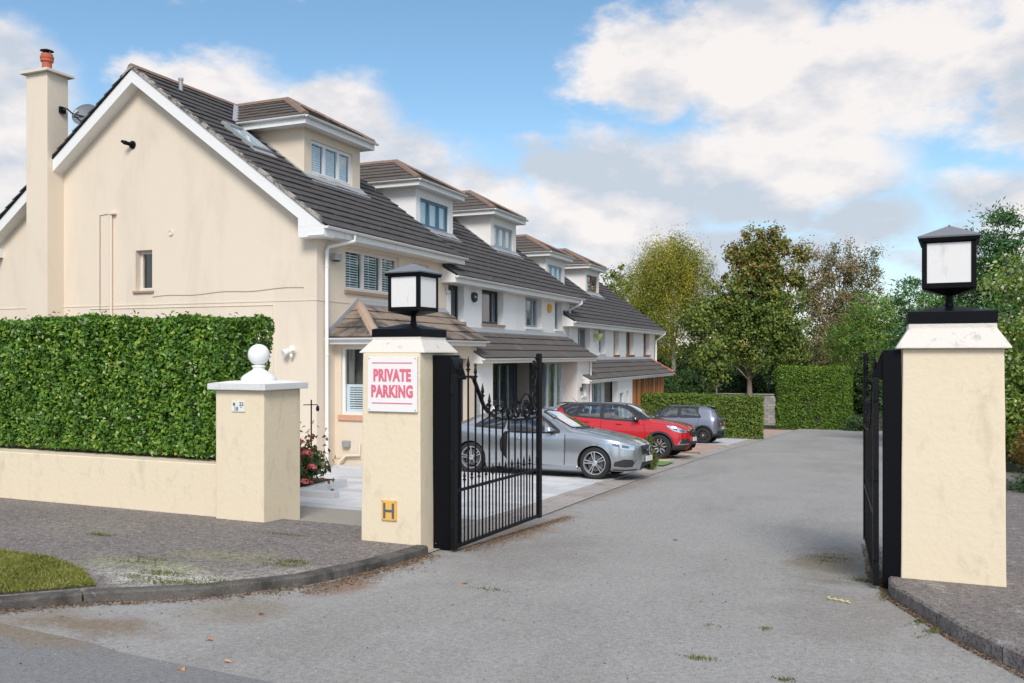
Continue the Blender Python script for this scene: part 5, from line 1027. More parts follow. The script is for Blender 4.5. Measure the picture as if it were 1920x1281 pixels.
bush('dark bush under the sycamore behind the block wall', -10.9, 77.5, -4.1, 2.8, 1.6, 4.6, DARKF, 8000, .22, .13, group='dark bushes below the far trees', crad=.5)
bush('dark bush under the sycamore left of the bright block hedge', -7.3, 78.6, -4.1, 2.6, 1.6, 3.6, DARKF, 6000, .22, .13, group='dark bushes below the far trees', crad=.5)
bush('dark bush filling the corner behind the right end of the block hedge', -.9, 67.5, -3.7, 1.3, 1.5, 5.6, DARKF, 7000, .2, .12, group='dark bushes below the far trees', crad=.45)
bush('low leafy shrub spilling at the foot of the block hedge', -1.2, 63.2, -3.45, 1.2, .6, .8, LOWF, 2500, .13, .08)
tree('feathery_tree', 'soft mid green feathery tree left of the right pillar lantern', -.2, 71, -3.9, .2, 2.0,
     [(-.5, 71, 4.6, 1.9, 1.5, 1.8, 1), (-2.2, 70.6, 2.6, 2.0, 1.6, 1.7, 1), (.8, 71.4, 3.0, 2.1, 1.6, 2.2, 1), (-.8, 71, .0, 2.8, 1.8, 1.9, 1), (2.4, 71.5, .6, 2.1, 1.6, 2.6, 1), (.8, 71, 5.6, 1.0, .9, 1.0, .6), (3.6, 71.5, 3.6, 2.0, 1.6, 2.6, 1)], FEATH, 40000, .19, .07, .5, BARKD, 20, droop=.5, aniso=(1.3, 1.3, .7))
def cypress(label, x, y, zb, h, r, n, lean=0):
    cl = [(x+lean*i/6, y, zb+h*(.12+.145*i), r*(1-.12*i), r*(1-.12*i), h*.12, 1) for i in range(6)]+[(x+lean, y, zb+h*.95, r*.16, r*.16, h*.06, 1.4)]
    return tree('cypress_tree', label, x, y, zb, .16, h*.4, cl, CYP, n, .20, .06, .42, BARKD, 24, up=0, aniso=(1.5, 1.5, .55), group='dark cypresses on the right side')
cypress('dark cypress whose tip shows just right of the right lantern', 5.3, 46, -2.5, 11.2, 2.9, 52000)
cypress('dark cypress directly behind the right lantern', 3.5, 46, -2.5, 9.6, 2.4, 36000)
cypress('dark cypress reaching out left of the right lantern', 2.0, 45, -2.4, 7.6, 1.9, 20000, -.7)
cypress('tall dark cypress at the right edge', 8.0, 47, -2.5, 11.5, 3.0, 40000)
bush('mid green bush below the dark cypresses behind the right pillar', 2.6, 38, -2.1, 1.9, 1.5, 4.6, FEATH, 12000, .16, .09, crad=.4)
tree('ivy_shrub', 'tall ivy covered shrub with pale flower heads right of the right pillar', 3.9, 25.2, -1.4, .12, 2.5,
     [(3.6, 25, 3.3, 1.2, 1.2, 1.0, 1), (3.1, 24.9, 1.7, .95, 1.1, 1.2, 1), (4.9, 25.3, 2.6, 1.4, 1.3, 1.9, 1), (3.9, 25.2, .2, 1.5, 1.2, 1.4, 1), (2.9, 24.8, .2, .8, 1, 1.0, .8)], IVYF, 30000, .085, .06, .3, BARKD, 24, cat='shrub', up=.5, extra=(leafmat('ivy_flower_head', [(.45, .48, .22), (.62, .60, .38), (.72, .70, .50)], .6, .2), .14, 1.2))
bush('copper and yellow leaved hedge shrub right of the plain pillar', 3.1, 19.0, -.75, .95, 1.3, 1.3, REDF, 9000, .07, .045, crad=.2)
bush('low green shrub at the edge of the right pavement', 3.0, 18.4, -1.1, .95, .8, .75, LOWF, 8000, .05, .035, crad=.16)
for i, (yy, hh, mm) in enumerate([(29, 3.4, FEATH), (33, 4.2, DARKF), (42, 4.0, SYC), (47.5, 4.6, DARKF), (53, 4.0, FEATH), (24, 2.6, SYC), (58, 5.0, SYC)]):
    bush('dense %s shrub %s' % (('pale green', 'dark', 'broad leaved', 'tall dark', 'soft green', 'low leafy', 'far leafy')[i], 'beside the road right of the plain pillar' if i in (0, 5) else 'by the road beyond the gates, mostly behind the plain pillar'), 4.2+.25*(i % 2), yy, gz(yy), 1.7, 2.6, hh, mm, 6000, .17, .11, group='shrubs along the right side of the road', crad=.45)
# hydrangea with pink heads in the planter
hy = bush('hydrangea with faded red flower heads behind the ball pillar', -8.98, 12.15, -.58, .42, .42, .68, LOWF, 2600, .10, .06, 'hydrangea', 'shrub', crad=.13)
HYD = leafmat('hydrangea_petal', [(.30, .02, .04), (.50, .05, .08), (.62, .12, .14), (.70, .30, .26)], .6, .25)
HYL = leafmat('hydrangea_red_leaf', [(.12, .05, .03), (.22, .09, .05), (.10, .12, .03)], .5, .25)
n = 500; P = np.array([-8.9, 12.1, -.15])+rng.normal(size=(n, 3))*np.array([.22, .2, .25]); leafmesh('red_leaves', hy, P, rng.normal(size=(n, 3)), rng.normal(size=(n, 3))+np.array([0, -.5, .8]), .10, .06, HYL)
for a, b, c in [(-8.62, 11.85, .36), (-8.42, 11.8, .40), (-8.24, 11.85, .36), (-8.5, 11.72, .02), (-8.2, 11.75, .05), (-8.02, 11.95, -.10), (-8.06, 11.85, .16), (-8.62, 11.7, -.12), (-8.35, 11.7, -.28), (-8.1, 11.85, -.36), (-8.3, 11.9, .22), (-8.55, 11.75, .2)]:
    k = 70; u = unit(rng.normal(size=(k, 3))); u[:, 2] = np.abs(u[:, 2])*.8; P = np.array([a-.5, b, c*.9-.14])+u*.08; leafmesh('flower_head', hy, P, np.cross(u, rng.normal(size=(k, 3))), u, .045, .042, HYD, kind=None)
# slim conifer between the cars
tree('dwarf_conifer', 'small slim conifer at the bonnet of the silver car', -5.02, 20.6, -1.14, .04, .5, [(-5.02-.05*h, 20.6, -1.14+h, r, r, .12, 1.2) for h, r in ((.10, .12), (.24, .12), (.38, .10), (.52, .08), (.66, .06), (.76, .03))], leafmat('dwarf_conifer_leaf', [(.05, .10, .02), (.09, .17, .03), (.17, .20, .04), (.26, .17, .05)], .6, .2), 3600, .05, .02, .06, BARKD, 6, cat='shrub', up=0)
# turf tongue by the kerb, left foreground
GP = [(-5.62, 5.06), (-5.98, 4.55), (-7.5, 2.6), (-11, 0.2), (-12, 3), (-9.5, 5.4), (-7.7, 5.75), (-6.9, 5.72), (-6.2, 5.45)]
gs = raised('grass_bank', GP, .092, SOIL, 0)
def inpoly(x, y, poly):
    c = np.zeros(len(x), bool); j = len(poly)-1
    for i in range(len(poly)):
        (xi, yi), (xj, yj) = poly[i], poly[j]; c ^= ((yi > y) != (yj > y)) & (x < (xj-xi)*(y-yi)/(yj-yi+1e-12)+xi); j = i
    return c
GRASS = leafmat('grass_blade', [(.12, .12, .03), (.19, .22, .04), (.29, .32, .055), (.40, .38, .11), (.48, .40, .20)], .6, .3)
def blades(name, P, h, w, m, label=None, cat=None, lean=.6, parent=None):
    n = len(P); D = unit(rng.normal(size=(n, 3))*lean*np.array([1, 1, .2])+np.array([0, 0, 1])); N_ = rng.normal(size=(n, 3))*np.array([1, 1, .1]); hh = h*(.5+rng.random(n))
    V, F, v = leaves(P+D*(hh/2)[:, None], D, N_, hh, w, .1, np.clip(rng.normal(size=n)*.22+.45+.2*snoise(P, 4, 8), 0, 1), .1); me = npmesh(name, V, F, m, v); o = ob(name, me, None, parent, kind='stuff')
    return o
x = rng.uniform(-9.5, -5.5, 200000); y = rng.uniform(1.8, 5.9, 200000); k = inpoly(x, y, GP); x, y = x[k], y[k]
o = blades('grass', np.stack([x, y, -SL*y+.086], 1), .034, .006, GRASS, lean=1.1); tag(o, 'rough tongue of mossy grass by the left kerb', 'grass')
# moss and weeds in the joints and along the kerbs
MOSS = leafmat('moss', [(.09, .11, .03), (.14, .165, .04), (.20, .215, .06), (.25, .22, .10)], .8, .2)
W_ = []
def weeds(cx, cy, rx, ry, n, z, ang=0):
    n = int(n*1.0); a = rng.normal(size=(n, 2))*np.array([.55, .9]); c_, s_ = math.cos(R(ang)), math.sin(R(ang)); X = a[:, 0]*rx; Y = a[:, 1]*ry; xx = cx+X*c_-Y*s_; yy = cy+X*s_+Y*c_; Q = np.stack([xx, yy, -SL*yy+(z if xx.mean() > 0 else z*.8)], 1); W_.append(Q[snoise(Q, 26, 12)+rng.normal(size=n)*.2 > 0])
for a in [(-5.55, 5.62, .25, .12, 900, .1, 20), (-5.05, 5.55, .3, .08, 900, .1, 20), (-5.35, 5.35, .2, .05, 500, .1, 10), (-4.9, 6.55, .2, .10, 700, .1, 0), (-6.1, 6.05, .3, .1, 500, .1, 0), (-7.6, 6.9, .15, .05, 300, .1, 0), (-6.0, 7.9, .3, .05, 300, .1, 0),
          (-3.0, 6.75, .15, .03, 90, .0), (-1.05, 5.55, .09, .03, 130, .0), (-.52, 5.35, .06, .03, 90, 0), (-1.1, 6.4, .12, .03, 90, 0), (-.75, 6.5, .05, .03, 60, 0), (-.05, 9.1, .06, .18, 900, 0), (-.15, 8.75, .1, .05, 500, .0), (.02, 8.2, .04, .2, 260, 0), (.38, 7.05, .05, .15, 420, 0, -25), (.30, 7.3, .05, .1, 300, 0, -25), (.85, 7.1, .12, .05, 200, .1), (.62, 8.32, .2, .02, 240, .1), (1.1, 8.5, .06, .1, 300, .1), (-.5, 9.8, .3, .12, 500, 0, 80), (-4.6, 6.0, .1, .3, 300, 0, 30)]: weeds(*a)
o = blades('moss_and_weeds', np.concatenate(W_), .018, .008, MOSS); tag(o, 'moss tufts and small weeds in the tarmac and along kerbs', 'weeds')
# fallen leaf litter along the kerbs
LIT = leafmat('leaf_litter', [(.10, .045, .02), (.17, .08, .035), (.24, .15, .08), (.34, .24, .14), (.15, .11, .07)], .8, .1)
pts = []
def along(path, n, w, off=0, z=0):
    path = [Vector(p) for p in path]; seg = [(b-a).length for a, b in zip(path[:-1], path[1:])]; L_ = sum(seg)
    for s in rng.random(n)*L_:
        for i, l in enumerate(seg):
            if s <= l: break
            s -= l
        p = path[i].lerp(path[i+1], min(1, s/l)); d = (path[i+1]-path[i]).normalized(); q = abs(rng.normal())*w+off; pts.append((p.x+d.y*q, p.y-d.x*q, -SL*(p.y-d.x*q)+z+.004+rng.random()*.008))
along(KL[2:], 3600, .07, .01); along([(-4.4, 6.3), (-5.2, 5.1), (-5.9, 4.2)], 800, .2, .05); along([(-4.35, 5.9), (-4.28, 7.0), (-4.27, 7.9)], 900, .12, .0); along([(-4.05, 8.3), (-3.98, 11.5)], 1900, .10, -.05); along([(-4.30, 11.4), (-4.42, 13.8), (-4.66, 19.6), (-4.84, 27.3)], 1300, .07, -.15)
along([(-4.9, 21.5), (-4.95, 24)], 500, .2, -.1); along([(.81, 6.1), (.51, 6.75), (.27, 7.5), (.07, 8.1), (.04, 9)], 1100, .035, -.06); along([(0, 8.6), (-.1, 11)], 1300, .12, -.1); along([(1.9, 4.4), (.81, 6.1)], 900, .05, -.07)
P = np.array(pts); n = len(P)
V, F, v = leaves(P, rng.normal(size=(n, 3))*np.array([1, 1, .15]), rng.normal(size=(n, 3))*.3+np.array([0, 0, 1]), .012+.018*rng.random(n), .008+.010*rng.random(n), .2)
tag(ob('leaf_litter', npmesh('leaf_litter', V, F, LIT, v), None, None, kind='stuff'), 'brown crumbled leaf litter lying along the kerbs', 'leaves')
FL = [((-3.32, 6.86), 'curled brown leaf on the road in front of the pillar with sign', (.30, .12, .05), 1), ((-3.05, 6.1), 'small grey twig like leaf in mid road', (.2, .15, .1), .6), ((-4.0, 4.5), 'orange brown leaf near the bottom left kerb', (.38, .15, .06), .9), ((-3.58, 4.18), 'pale pink brown leaf beside the dark tarmac seam', (.42, .24, .16), .9), ((-3.72, 3.95), 'orange leaf at the bottom edge on dark tarmac', (.45, .2, .08), 1), ((-2.2, 10.2), 'small brown leaf on the road beyond the gates', (.2, .1, .05), 1), ((-4.15, 5.2), 'dark red leaf on the tarmac by the left kerb', (.25, .08, .05), .8)]
for (x, y), lab, c, k in FL:
    m = mat('fallen_leaf_%d' % int(c[0]*1000), c, .7, .2, 20, .1, 60, 0); a = random.random()*6; g = MB(); r = .028*k
    for i in range(9): th = i/9*6.283; q = r*(1 if i % 2 else .62)*(1.2 if i < 2 else 1); g.v.append((x+q*math.cos(th+a)*1.3, y+q*math.sin(th+a)*.8, -SL*y+.008+.008*math.cos(th*2)*k))
    g.v.append((x, y, -SL*y+.004)); g.f += [(i, (i+1) % 9, 9) for i in range(9)]; tag(ob('fallen_leaf', g, m), lab, 'leaf', 'single fallen leaves on the road')
YL = mat('yellow_leaf', (.62, .58, .22), .6, .15, 20, .1, 60, 0); t = thing('leaf_sprig', 'pale yellow leaf sprig lying on the road before the right gate', 'leaf', (-.3, 7.7, -.42))
g = MB(); g.tube([(-.40, 7.74, -.413), (-.30, 7.70, -.408), (-.22, 7.66, -.41)], .0025, 5); ob('stem', g, YL, t)
for i in range(8):
    s = i//2/3.6; bx_, by_ = -.40+.18*s, 7.74-.08*s; sd = 1 if i % 2 else -1; dx, dy = .03, sd*.05
    ob('leaflet', MB().add([(bx_, by_, -.409), (bx_+dx*.3+.012, by_+dy*.5, -.402), (bx_+dx, by_+dy, -.408), (bx_+dx*.6-.016, by_+dy*.5, -.405)], [(0, 1, 2, 3)]), YL, t)
# the wood beyond, which closes the view
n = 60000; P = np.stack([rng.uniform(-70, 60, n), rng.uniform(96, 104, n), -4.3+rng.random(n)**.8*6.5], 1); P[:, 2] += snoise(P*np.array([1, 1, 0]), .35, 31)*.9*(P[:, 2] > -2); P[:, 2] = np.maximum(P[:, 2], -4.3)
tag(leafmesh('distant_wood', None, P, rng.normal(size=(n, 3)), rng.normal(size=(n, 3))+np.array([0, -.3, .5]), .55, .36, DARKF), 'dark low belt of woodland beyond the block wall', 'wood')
# grit, chippings and crumbs lying on the road and pavement
n = 3000; x = rng.uniform(-9, 1.8, n); y = rng.uniform(3.2, 16, n); onp = (y < 8.6) & ~inpoly(x, y, [(-4.2, 20), (-4.2, 8), (-4.25, 6.3), (-4.7, 5.5), (-5.6, 4.75), (-7.0, 2.8), (3, -5), (3, 20)]); onr = (y > 8.6) & (x < -4.2)
k = ~onr & ~((x > 0) & (y > 8)); x, y, onp = x[k], y[k], onp[k]; n = len(x); P = np.stack([x, y, -SL*y+np.where(onp, .085, .004)], 1)
GR = leafmat('grit', [(.12, .10, .08), (.25, .20, .15), (.42, .38, .32), (.58, .56, .52)], .9, 0)
tag(leafmesh('grit', None, P, rng.normal(size=(n, 3))*np.array([1, 1, .2]), rng.normal(size=(n, 3))*.3+np.array([0, 0, 1]), .010+.012*rng.random(n)**2, .007+.008*rng.random(n)**2, GR, fold=.5), 'loose grit and chippings scattered over tarmac and pavement', 'grit')
# block wall at the end of the road
bw = thing('block_wall', 'weathered grey concrete block wall between the clipped hedges', 'wall', (-8, 74.6, -4.1)); BLK = mat('concrete_block', (.30, .285, .265), .9, .15, 1.5, .15, 30, .5); 
ob('mortar', MB().box(-14, -5.6, 74.72, 74.9, -4.3, -1.68), mat('mortar', (.22, .21, .20), .9, .1, 3, .1, 30, 0), bw)
bm_ = [mesh('block', MB().box(-.215, .215, -.11, .0, -.105, .105), mat('concrete_block_%d' % i, tuple(c*(.85+.15*i) for c in (.30, .285, .265)), .9, .15, 1.5, .15, 30, .5)) for i in range(3)]
for r_ in range(11):
    for i in range(18):
        x = -13.4+i*.445+(r_ % 2)*.22
        if x > -5.9: continue
        o = ob('block', bm_[random.randrange(3)], parent=bw); o.matrix_parent_inverse = PINV(bw); o.location = (x, 74.72+random.uniform(-.008, .008), -4.08+r_*.225)
ob('coping', MB().box(-14, -5.6, 74.55, 74.95, -1.66, -1.58), BLK, bw)
# ---------------------------------------------------------------- cars (local x forward, y left, z up)
def paint(name, c, metal, rough):
    m = mat(name, c, rough, .02, .5, .04, 900, 0, metal=metal, coat=1.0); return m
SILVER = paint('silver_paint', (.43, .46, .49), .8, .25); RED = paint('red_paint', (.52, .008, .016), .15, .35); GREYP = paint('grey_paint', (.21, .23, .29), .6, .33)
ROOFB = paint('black_roof_paint', (.02, .02, .024), .1, .3)
PLAST = mat('black_plastic', (.018, .018, .02), .6, .1, 5, .1, 60, 0); RUBBER = mat('tyre_rubber', (.014, .014, .015), .8, .15, 6, .1, 60, .1)
ALLOY = mat('alloy', (.62, .63, .65), .28, .05, 5, 0, 60, 0, metal=.85); ALLOYD = mat('alloy_dark', (.05, .05, .055), .4, .05, 5, 0, 60, 0, metal=.5); CHROME = mat('chrome', (.75, .77, .80), .12, 0, 5, 0, 60, 0, metal=1)
LAMP = mat('headlamp', (.34, .38, .43), .12, .45, 22, .3, 60, 0, metal=.7, coat=1); LAMPD = mat('lamp_dark', (.10, .11, .13), .1, .1, 5, 0, 60, 0, coat=1); LAMPR = mat('tail_lamp', (.25, .01, .01), .15, .1, 5, 0, 60, 0, coat=1)
SEATM = mat('seat_dark', (.03, .03, .032), .8, .1, 5, .1, 60, 0); PLATE = mat('plate_white', (.70, .70, .68), .5, .05, 5, 0, 60, 0)
WELL = mat('wheel_well', (.006, .006, .006), .95, 0, 1, 0, 1, 0)
def pchip(xs, ys, x):
    xs = np.array(xs, float); ys = np.array(ys, float); h = np.diff(xs); d = np.diff(ys)/h; m = np.zeros(len(xs)); m[0] = d[0]; m[-1] = d[-1]
    for i in range(1, len(xs)-1): m[i] = 0 if d[i-1]*d[i] <= 0 else 2*d[i-1]*d[i]/(d[i-1]+d[i])
    i = np.clip(np.searchsorted(xs, x)-1, 0, len(h)-1); t = (x-xs[i])/h[i]
    return (2*t**3-3*t*t+1)*ys[i]+(t**3-2*t*t+t)*h[i]*m[i]+(-2*t**3+3*t*t)*ys[i+1]+(t**3-t*t)*h[i]*m[i+1]
def car(label, loc, rz, P):
    t = thing('parked_car', label, 'car', (0, 0, 0), 'cars parked on the driveways')
    xf, xr, W0 = P['xf'], P['xr'], P['W']; NS, K = 130, 6
    c_ = .5-.5*np.cos(np.linspace(0, math.pi, NS)); lin = np.linspace(0, 1, NS); xs = xr+(xf-xr)*(.55*c_+.45*lin); xs[0] += .002; xs[-1] -= .002
    for a in P.get('cuts', ()): xs[np.argmin(abs(xs-a))] = a
    ztop = lambda x: float(pchip(*zip(*P['top']), x)); zbelt = lambda x: min(float(pchip(*zip(*P['belt']), x)), ztop(x)-.008); zbot = lambda x: float(pchip(*zip(*P['bot']), x))
    def Wx(x):
        w = W0; a = P['nose']; b = P['tail']
        if x > xf-a: u = (x-(xf-a))/a; w *= max(0, 1-u**P.get('ne', 3.4))**(1/2.3)
        if x < xr+b: u = ((xr+b)-x)/b; w *= max(0, 1-u**P.get('te', 4.5))**(1/2.6)
        return max(w, .02)
    secs = []
    for x in xs:
        W, zt, zl, zb = Wx(x), ztop(x), zbelt(x), zbot(x); h = zt-zl; g = min(1, max(0, h/.33)); Wt = min(P['Wt'], W*.9); e = W*.985
        wt = W*.72*(1-g)+Wt*g
        c = [(W*.90, zb), (W*.975, zb+.07), (W, zb+(zl-zb)*.42), (W*.992, zb+(zl-zb)*.72), (W*(.965-.02*g), zl-.012), ((W*.90)*(1-g)+(W*.93*.55+wt*.45)*g, zl+h*.48), (wt, zt-(.10*h if g < 1 else .065)), (wt*.66, zt-.012*min(1, h/.1)), (0, zt)]
        c = [np.array(q) for q in c]; pts = []
        for i in range(8):
            p0 = c[i-1] if i else 2*c[0]-c[1]; p3 = c[i+2] if i < 7 else np.array([-c[7][0], c[7][1]])
            for k in range(K):
                u = k/K; pts.append(.5*(2*c[i]+(c[i+1]-p0)*u+(2*p0-5*c[i]+4*c[i+1]-p3)*u*u+(-p0+3*c[i]-3*c[i+1]+p3)*u**3))
        pts.append(c[8]); secs.append(pts)
    M_ = len(secs[0]); V = []; ring = []
    for x, s in zip(xs, secs):
        full = [(x, -p[0], p[1]) for p in s]+[(x, p[0], p[1]) for p in s[-2::-1]]; V += full
    n = 2*M_-1; V = np.array(V)
    quads = [(i*n+j, (i+1)*n+j, (i+1)*n+j+1, i*n+j+1) for i in range(NS-1) for j in range(n-1)]
    full = [Vector(v) for v in V]; bvh = BVHTree.FromPolygons(full, quads+[tuple(range(n-1, -1, -1)), tuple((NS-1)*n+j for j in range(n))])
    # wheel arches
    ra = P['arch']; arches = [(P['fx'], P['R']), (P['rx'], P['R'])]
    ctr = lambda q: V[list(q)].mean(axis=0)
    def inpoly2(p, poly):
        c = False; j = len(poly)-1
        for i in range(len(poly)):
            if (poly[i][1] > p[1]) != (poly[j][1] > p[1]) and p[0] < (poly[j][0]-poly[i][0])*(p[1]-poly[i][1])/(poly[j][1]-poly[i][1])+poly[i][0]: c = not c
            j = i
        return c
    wins = P['wins']; keep = []; door = []; removed = set()
    dr = P.get('door')
    for q in quads:
        m = ctr(q)
        if m[2] < ra+P['R']+.05 and any(math.hypot(m[0]-a, m[2]-z) < ra for a, z in arches) and abs(m[1]) > W0*.55: removed.update(q); continue
        j = q[0] % n
        if abs(m[1]) > .3 and any(inpoly2((m[0], m[2]), w) for w in wins): continue
        if m[2] > zbelt(m[0])+.02 and any(a < m[0] < b and abs(m[1]) < ww(m[0]) for a, b, ww in P['screens']): continue
        if dr and dr[0] < m[0] < dr[1] and m[1] < 0 and K <= j < 4*K-1: door.append(q); continue
        keep.append(q)
    used = {v for q in keep for v in q}
    for v in removed & used:        # pull the cut edge onto the arch
        for a, z in arches:
            d = math.hypot(V[v][0]-a, V[v][2]-z)
            if d < ra*1.35 and abs(V[v][1]) > W0*.5: V[v][0] = a+(V[v][0]-a)*ra/d; V[v][2] = max(z+(V[v][2]-z)*ra/d, zbot(V[v][0]))
    def sub(qs, y_flip=False):
        g = MB(); ids = sorted({v for q in qs for v in q}); mp = {v: i for i, v in enumerate(ids)}; g.v = [tuple(V[i]) for i in ids]; g.f = [tuple(mp[v] for v in q) for q in qs]; return g
    roofq = [q for q in keep if P.get('roof') and ctr(q)[2] > zbelt(ctr(q)[0])+(.02) and ztop(ctr(q)[0])-zbelt(ctr(q)[0]) > .08 and (P['roof'](ctr(q)))]
    rs = set(roofq); body = ob('body', sub([q for q in keep if q not in rs]), P['paint'], t, smooth=35)
    if roofq: ob('roof', sub(roofq), P['roofm'], t, smooth=35)
    def cast(a, b, mode):
        o, d = {'R': (Vector((a, -3, b)), Vector((0, 1, 0))), 'L': (Vector((a, 3, b)), Vector((0, -1, 0))), 'F': (Vector((4, a, b)), Vector((-1, 0, 0))), 'B': (Vector((-4, a, b)), Vector((1, 0, 0))), 'T': (Vector((a, b, 3)), Vector((0, 0, -1)))}[mode]
        h = bvh.ray_cast(o, d)
        if h[0] is None: h = bvh.find_nearest(o+d*(3-.7 if mode in 'RL' else 2))
        nrm = h[1]; nrm = -nrm if nrm.dot(d) > 0 else nrm; return h[0], nrm
    def lerpc(c, u):
        if len(c) == 1: return c[0]
        s = u*(len(c)-1); i = min(int(s), len(c)-2); f = s-i; return (c[i][0]+(c[i+1][0]-c[i][0])*f, c[i][1]+(c[i+1][1]-c[i][1])*f)
    def patch(name, bot, top, mode, m, off=.005, nu=16, nv=6, parent=None, xf_=None, smooth=40):
        g = MB(); 
        for iv in range(nv+1):
            for iu in range(nu+1):
                a = lerpc(bot, iu/nu); b = lerpc(top, iu/nu); v = iv/nv; p, nr = cast(a[0]+(b[0]-a[0])*v, a[1]+(b[1]-a[1])*v, mode); g.v.append(tuple(p+nr*off))
        g.f = [(j*(nu+1)+i, j*(nu+1)+i+1, (j+1)*(nu+1)+i+1, (j+1)*(nu+1)+i) for j in range(nv) for i in range(nu)]
        if xf_ is not None: g.xf(xf_)
        return ob(name, g, m, parent or t, smooth=smooth)
    def line(name, path, mode, m, w=.009, off=.0045, n=30, xf_=None, parent=None):
        g = MB(); pp = [lerpc(path, i/n) for i in range(n+1)]
        for i, p in enumerate(pp):
            q = pp[min(i+1, n)]; r = pp[max(i-1, 0)]; dx, dy = q[0]-r[0], q[1]-r[1]; l = math.hypot(dx, dy) or 1; nx, ny = -dy/l*w/2, dx/l*w/2
            for s in (1, -1): h, nr = cast(p[0]+nx*s, p[1]+ny*s, mode); g.v.append(tuple(h+nr*off))
        g.f = [(2*i, 2*i+1, 2*i+3, 2*i+2) for i in range(n)]
        if xf_ is not None: g.xf(xf_)
        return ob(name, g, m, parent or t)
    DX = None; dpar = None
    if dr:
        hinge = Vector((dr[1], -W0*.97, 0)); DX = Matrix.Translation(hinge) @ Matrix.Rotation(R(P['dangle']), 4, 'Z') @ Matrix.Translation(-hinge)
        g = sub(door); g.xf(DX); do = ob('door', g, P['paint'], t, smooth=35)
        dpar = do
        g = sub([q for q in door if ctr(q)[2] < zbelt(0)-.05]); g.v = [(x, y+.055, z) for x, y, z in g.v]; g.xf(DX); ob('door_card', g, SEATM, do)
        ob('door_opening', MB().box(dr[0]-.02, dr[1]+.02, -W0+.14, -W0+.15, .22, zbelt(0)-.02), WELL, t)  # black sheet in place of the shaded inside of the doorway
    # glazing
    for w, (bot, top) in zip(wins, P['winpatch']):
        for mode in 'RL':
            x_ = DX if (mode == 'R' and dr and dr[0] < sum(p[0] for p in bot)/len(bot) < dr[1]) else None
            wp = dpar if x_ is not None else t
            patch('side_window', bot, top, mode, CARGLASS, .006, 14, 5, xf_=x_, parent=wp)
            loop = list(bot)+list(top)[::-1]+[bot[0]]; line('window_trim', loop, mode, P.get('trim', PLAST), .05, .0075, 60, xf_=x_, parent=wp)
    for nm, mode, bot, top in P['screenpatch']:
        patch(nm, bot, top, mode, CARGLASS, .006, 16, 12); line('screen_trim', list(bot)+list(top)[::-1]+[bot[0]], mode, PLAST, .045, .0075, 80)
    for it in P['patches']:
        nm, modes, bot, top, m = it[:5]; off = it[5] if len(it) > 5 else .006
        for mode in modes:
            b, tp = (bot, top) if mode != 'f' else ([(-y, z) for y, z in bot], [(-y, z) for y, z in top]); patch(nm, b, tp, mode.upper(), m, off, 14, 6)
    for it in P['lines']:
        nm, modes, path, m, w = it
        for mode in modes: line(nm, path, mode, m, w)
    # wheels
    for x in (P['fx'], P['rx']):
        for s in (-1, 1):
            wh = ob('wheel', tyre(P['R'], P['tw'], x, s*(W0-.015-P['tw']/2), s, P['rr']), RUBBER, t, smooth=40); P['rim'](wh, x, s*(W0-.03), s, P['R'], P['rr'])
            g = MB(); k = 20; yo, yi = s*(W0-.03), s*(W0-.36)
            for i in range(k+1):
                a = -.25+(math.pi+.5)*i/k; g.v += [(x+ra*1.0*math.cos(a), yo, P['R']+ra*math.sin(a)), (x+ra*math.cos(a), yi, P['R']+ra*math.sin(a))]
            g.f = [(2*i, 2*i+1, 2*i+3, 2*i+2) for i in range(k)]+[tuple(2*i+1 for i in range(k+1))]; ob('wheel_well', g, WELL, t)
            if P.get('lip'):
                g = MB(); k = 24
                for i in range(k+1):
                    a = -.15+(math.pi+.3)*i/k
                    for rr_, oo in ((ra-.005, .012), (ra+.05, .008)):
                        px_, pz_ = x+rr_*math.cos(a), max(P['R']+rr_*math.sin(a), zbot(x)+.0); h, nr = cast(px_, pz_, 'R' if s < 0 else 'L'); g.v.append(tuple(h+nr*oo))
                g.f = [(2*i, 2*i+1, 2*i+3, 2*i+2) for i in range(k)]; ob('arch_trim', g, PLAST, t, smooth=60)
    ob('underbody', MB().box(P['rx']-.6, P['fx']+.65, -W0+.32, W0-.32, .20, .42).box(P['rx']+.45, P['fx']-.45, -W0+.06, W0-.06, .2, .36), WELL, t)
    for s in (-1, 1): ob('sill_cover', MB().box(P['rx']+ra, P['fx']-ra, min(s*(W0*.90), s*(W0*.97)), max(s*(W0*.90), s*(W0*.97)), zbot(0)-.03, zbot(0)+.06), P.get('sillm', P['paint']), t, bevel=.015)
    # cabin
    zs = P['seat']; g = MB().box(P['rx']+.2, P['fx']-.45, -W0+.2, W0-.2, .36, .46).box(P['fx']-.55, P['fx']-.25, -W0+.15, W0-.15, .4, zbelt(P['fx']-.45)-.06); ob('cabin_floor', g, SEATM, t)
    for sx in P['seats']:
        for sy in (-.37, .37):
            g = MB(); g.hexa([(sx-.02, sy-.24, zs), (sx+.46, sy-.24, zs), (sx+.46, sy+.24, zs), (sx-.02, sy+.24, zs)], [(sx, sy-.23, zs+.13), (sx+.46, sy-.23, zs+.15), (sx+.46, sy+.23, zs+.15), (sx, sy+.23, zs+.13)])
            g.hexa([(sx-.08, sy-.24, zs+.1), (sx+.06, sy-.24, zs+.1), (sx+.06, sy+.24, zs+.1), (sx-.08, sy+.24, zs+.1)], [(sx-.24, sy-.19, zs+.62), (sx-.12, sy-.19, zs+.62), (sx-.12, sy+.19, zs+.62), (sx-.24, sy+.19, zs+.62)])
            g.box(sx-.27, sx-.17, sy-.12, sy+.12, zs+.65, zs+.80); ob('seat', g, SEATM, t, bevel=.03)
    ob('steering_wheel', MB().lathe([(.17, -.012), (.19, 0), (.17, .012)], (P['fx']-.68, -.37, zs+.48), 20, 'x'), SEATM, t)
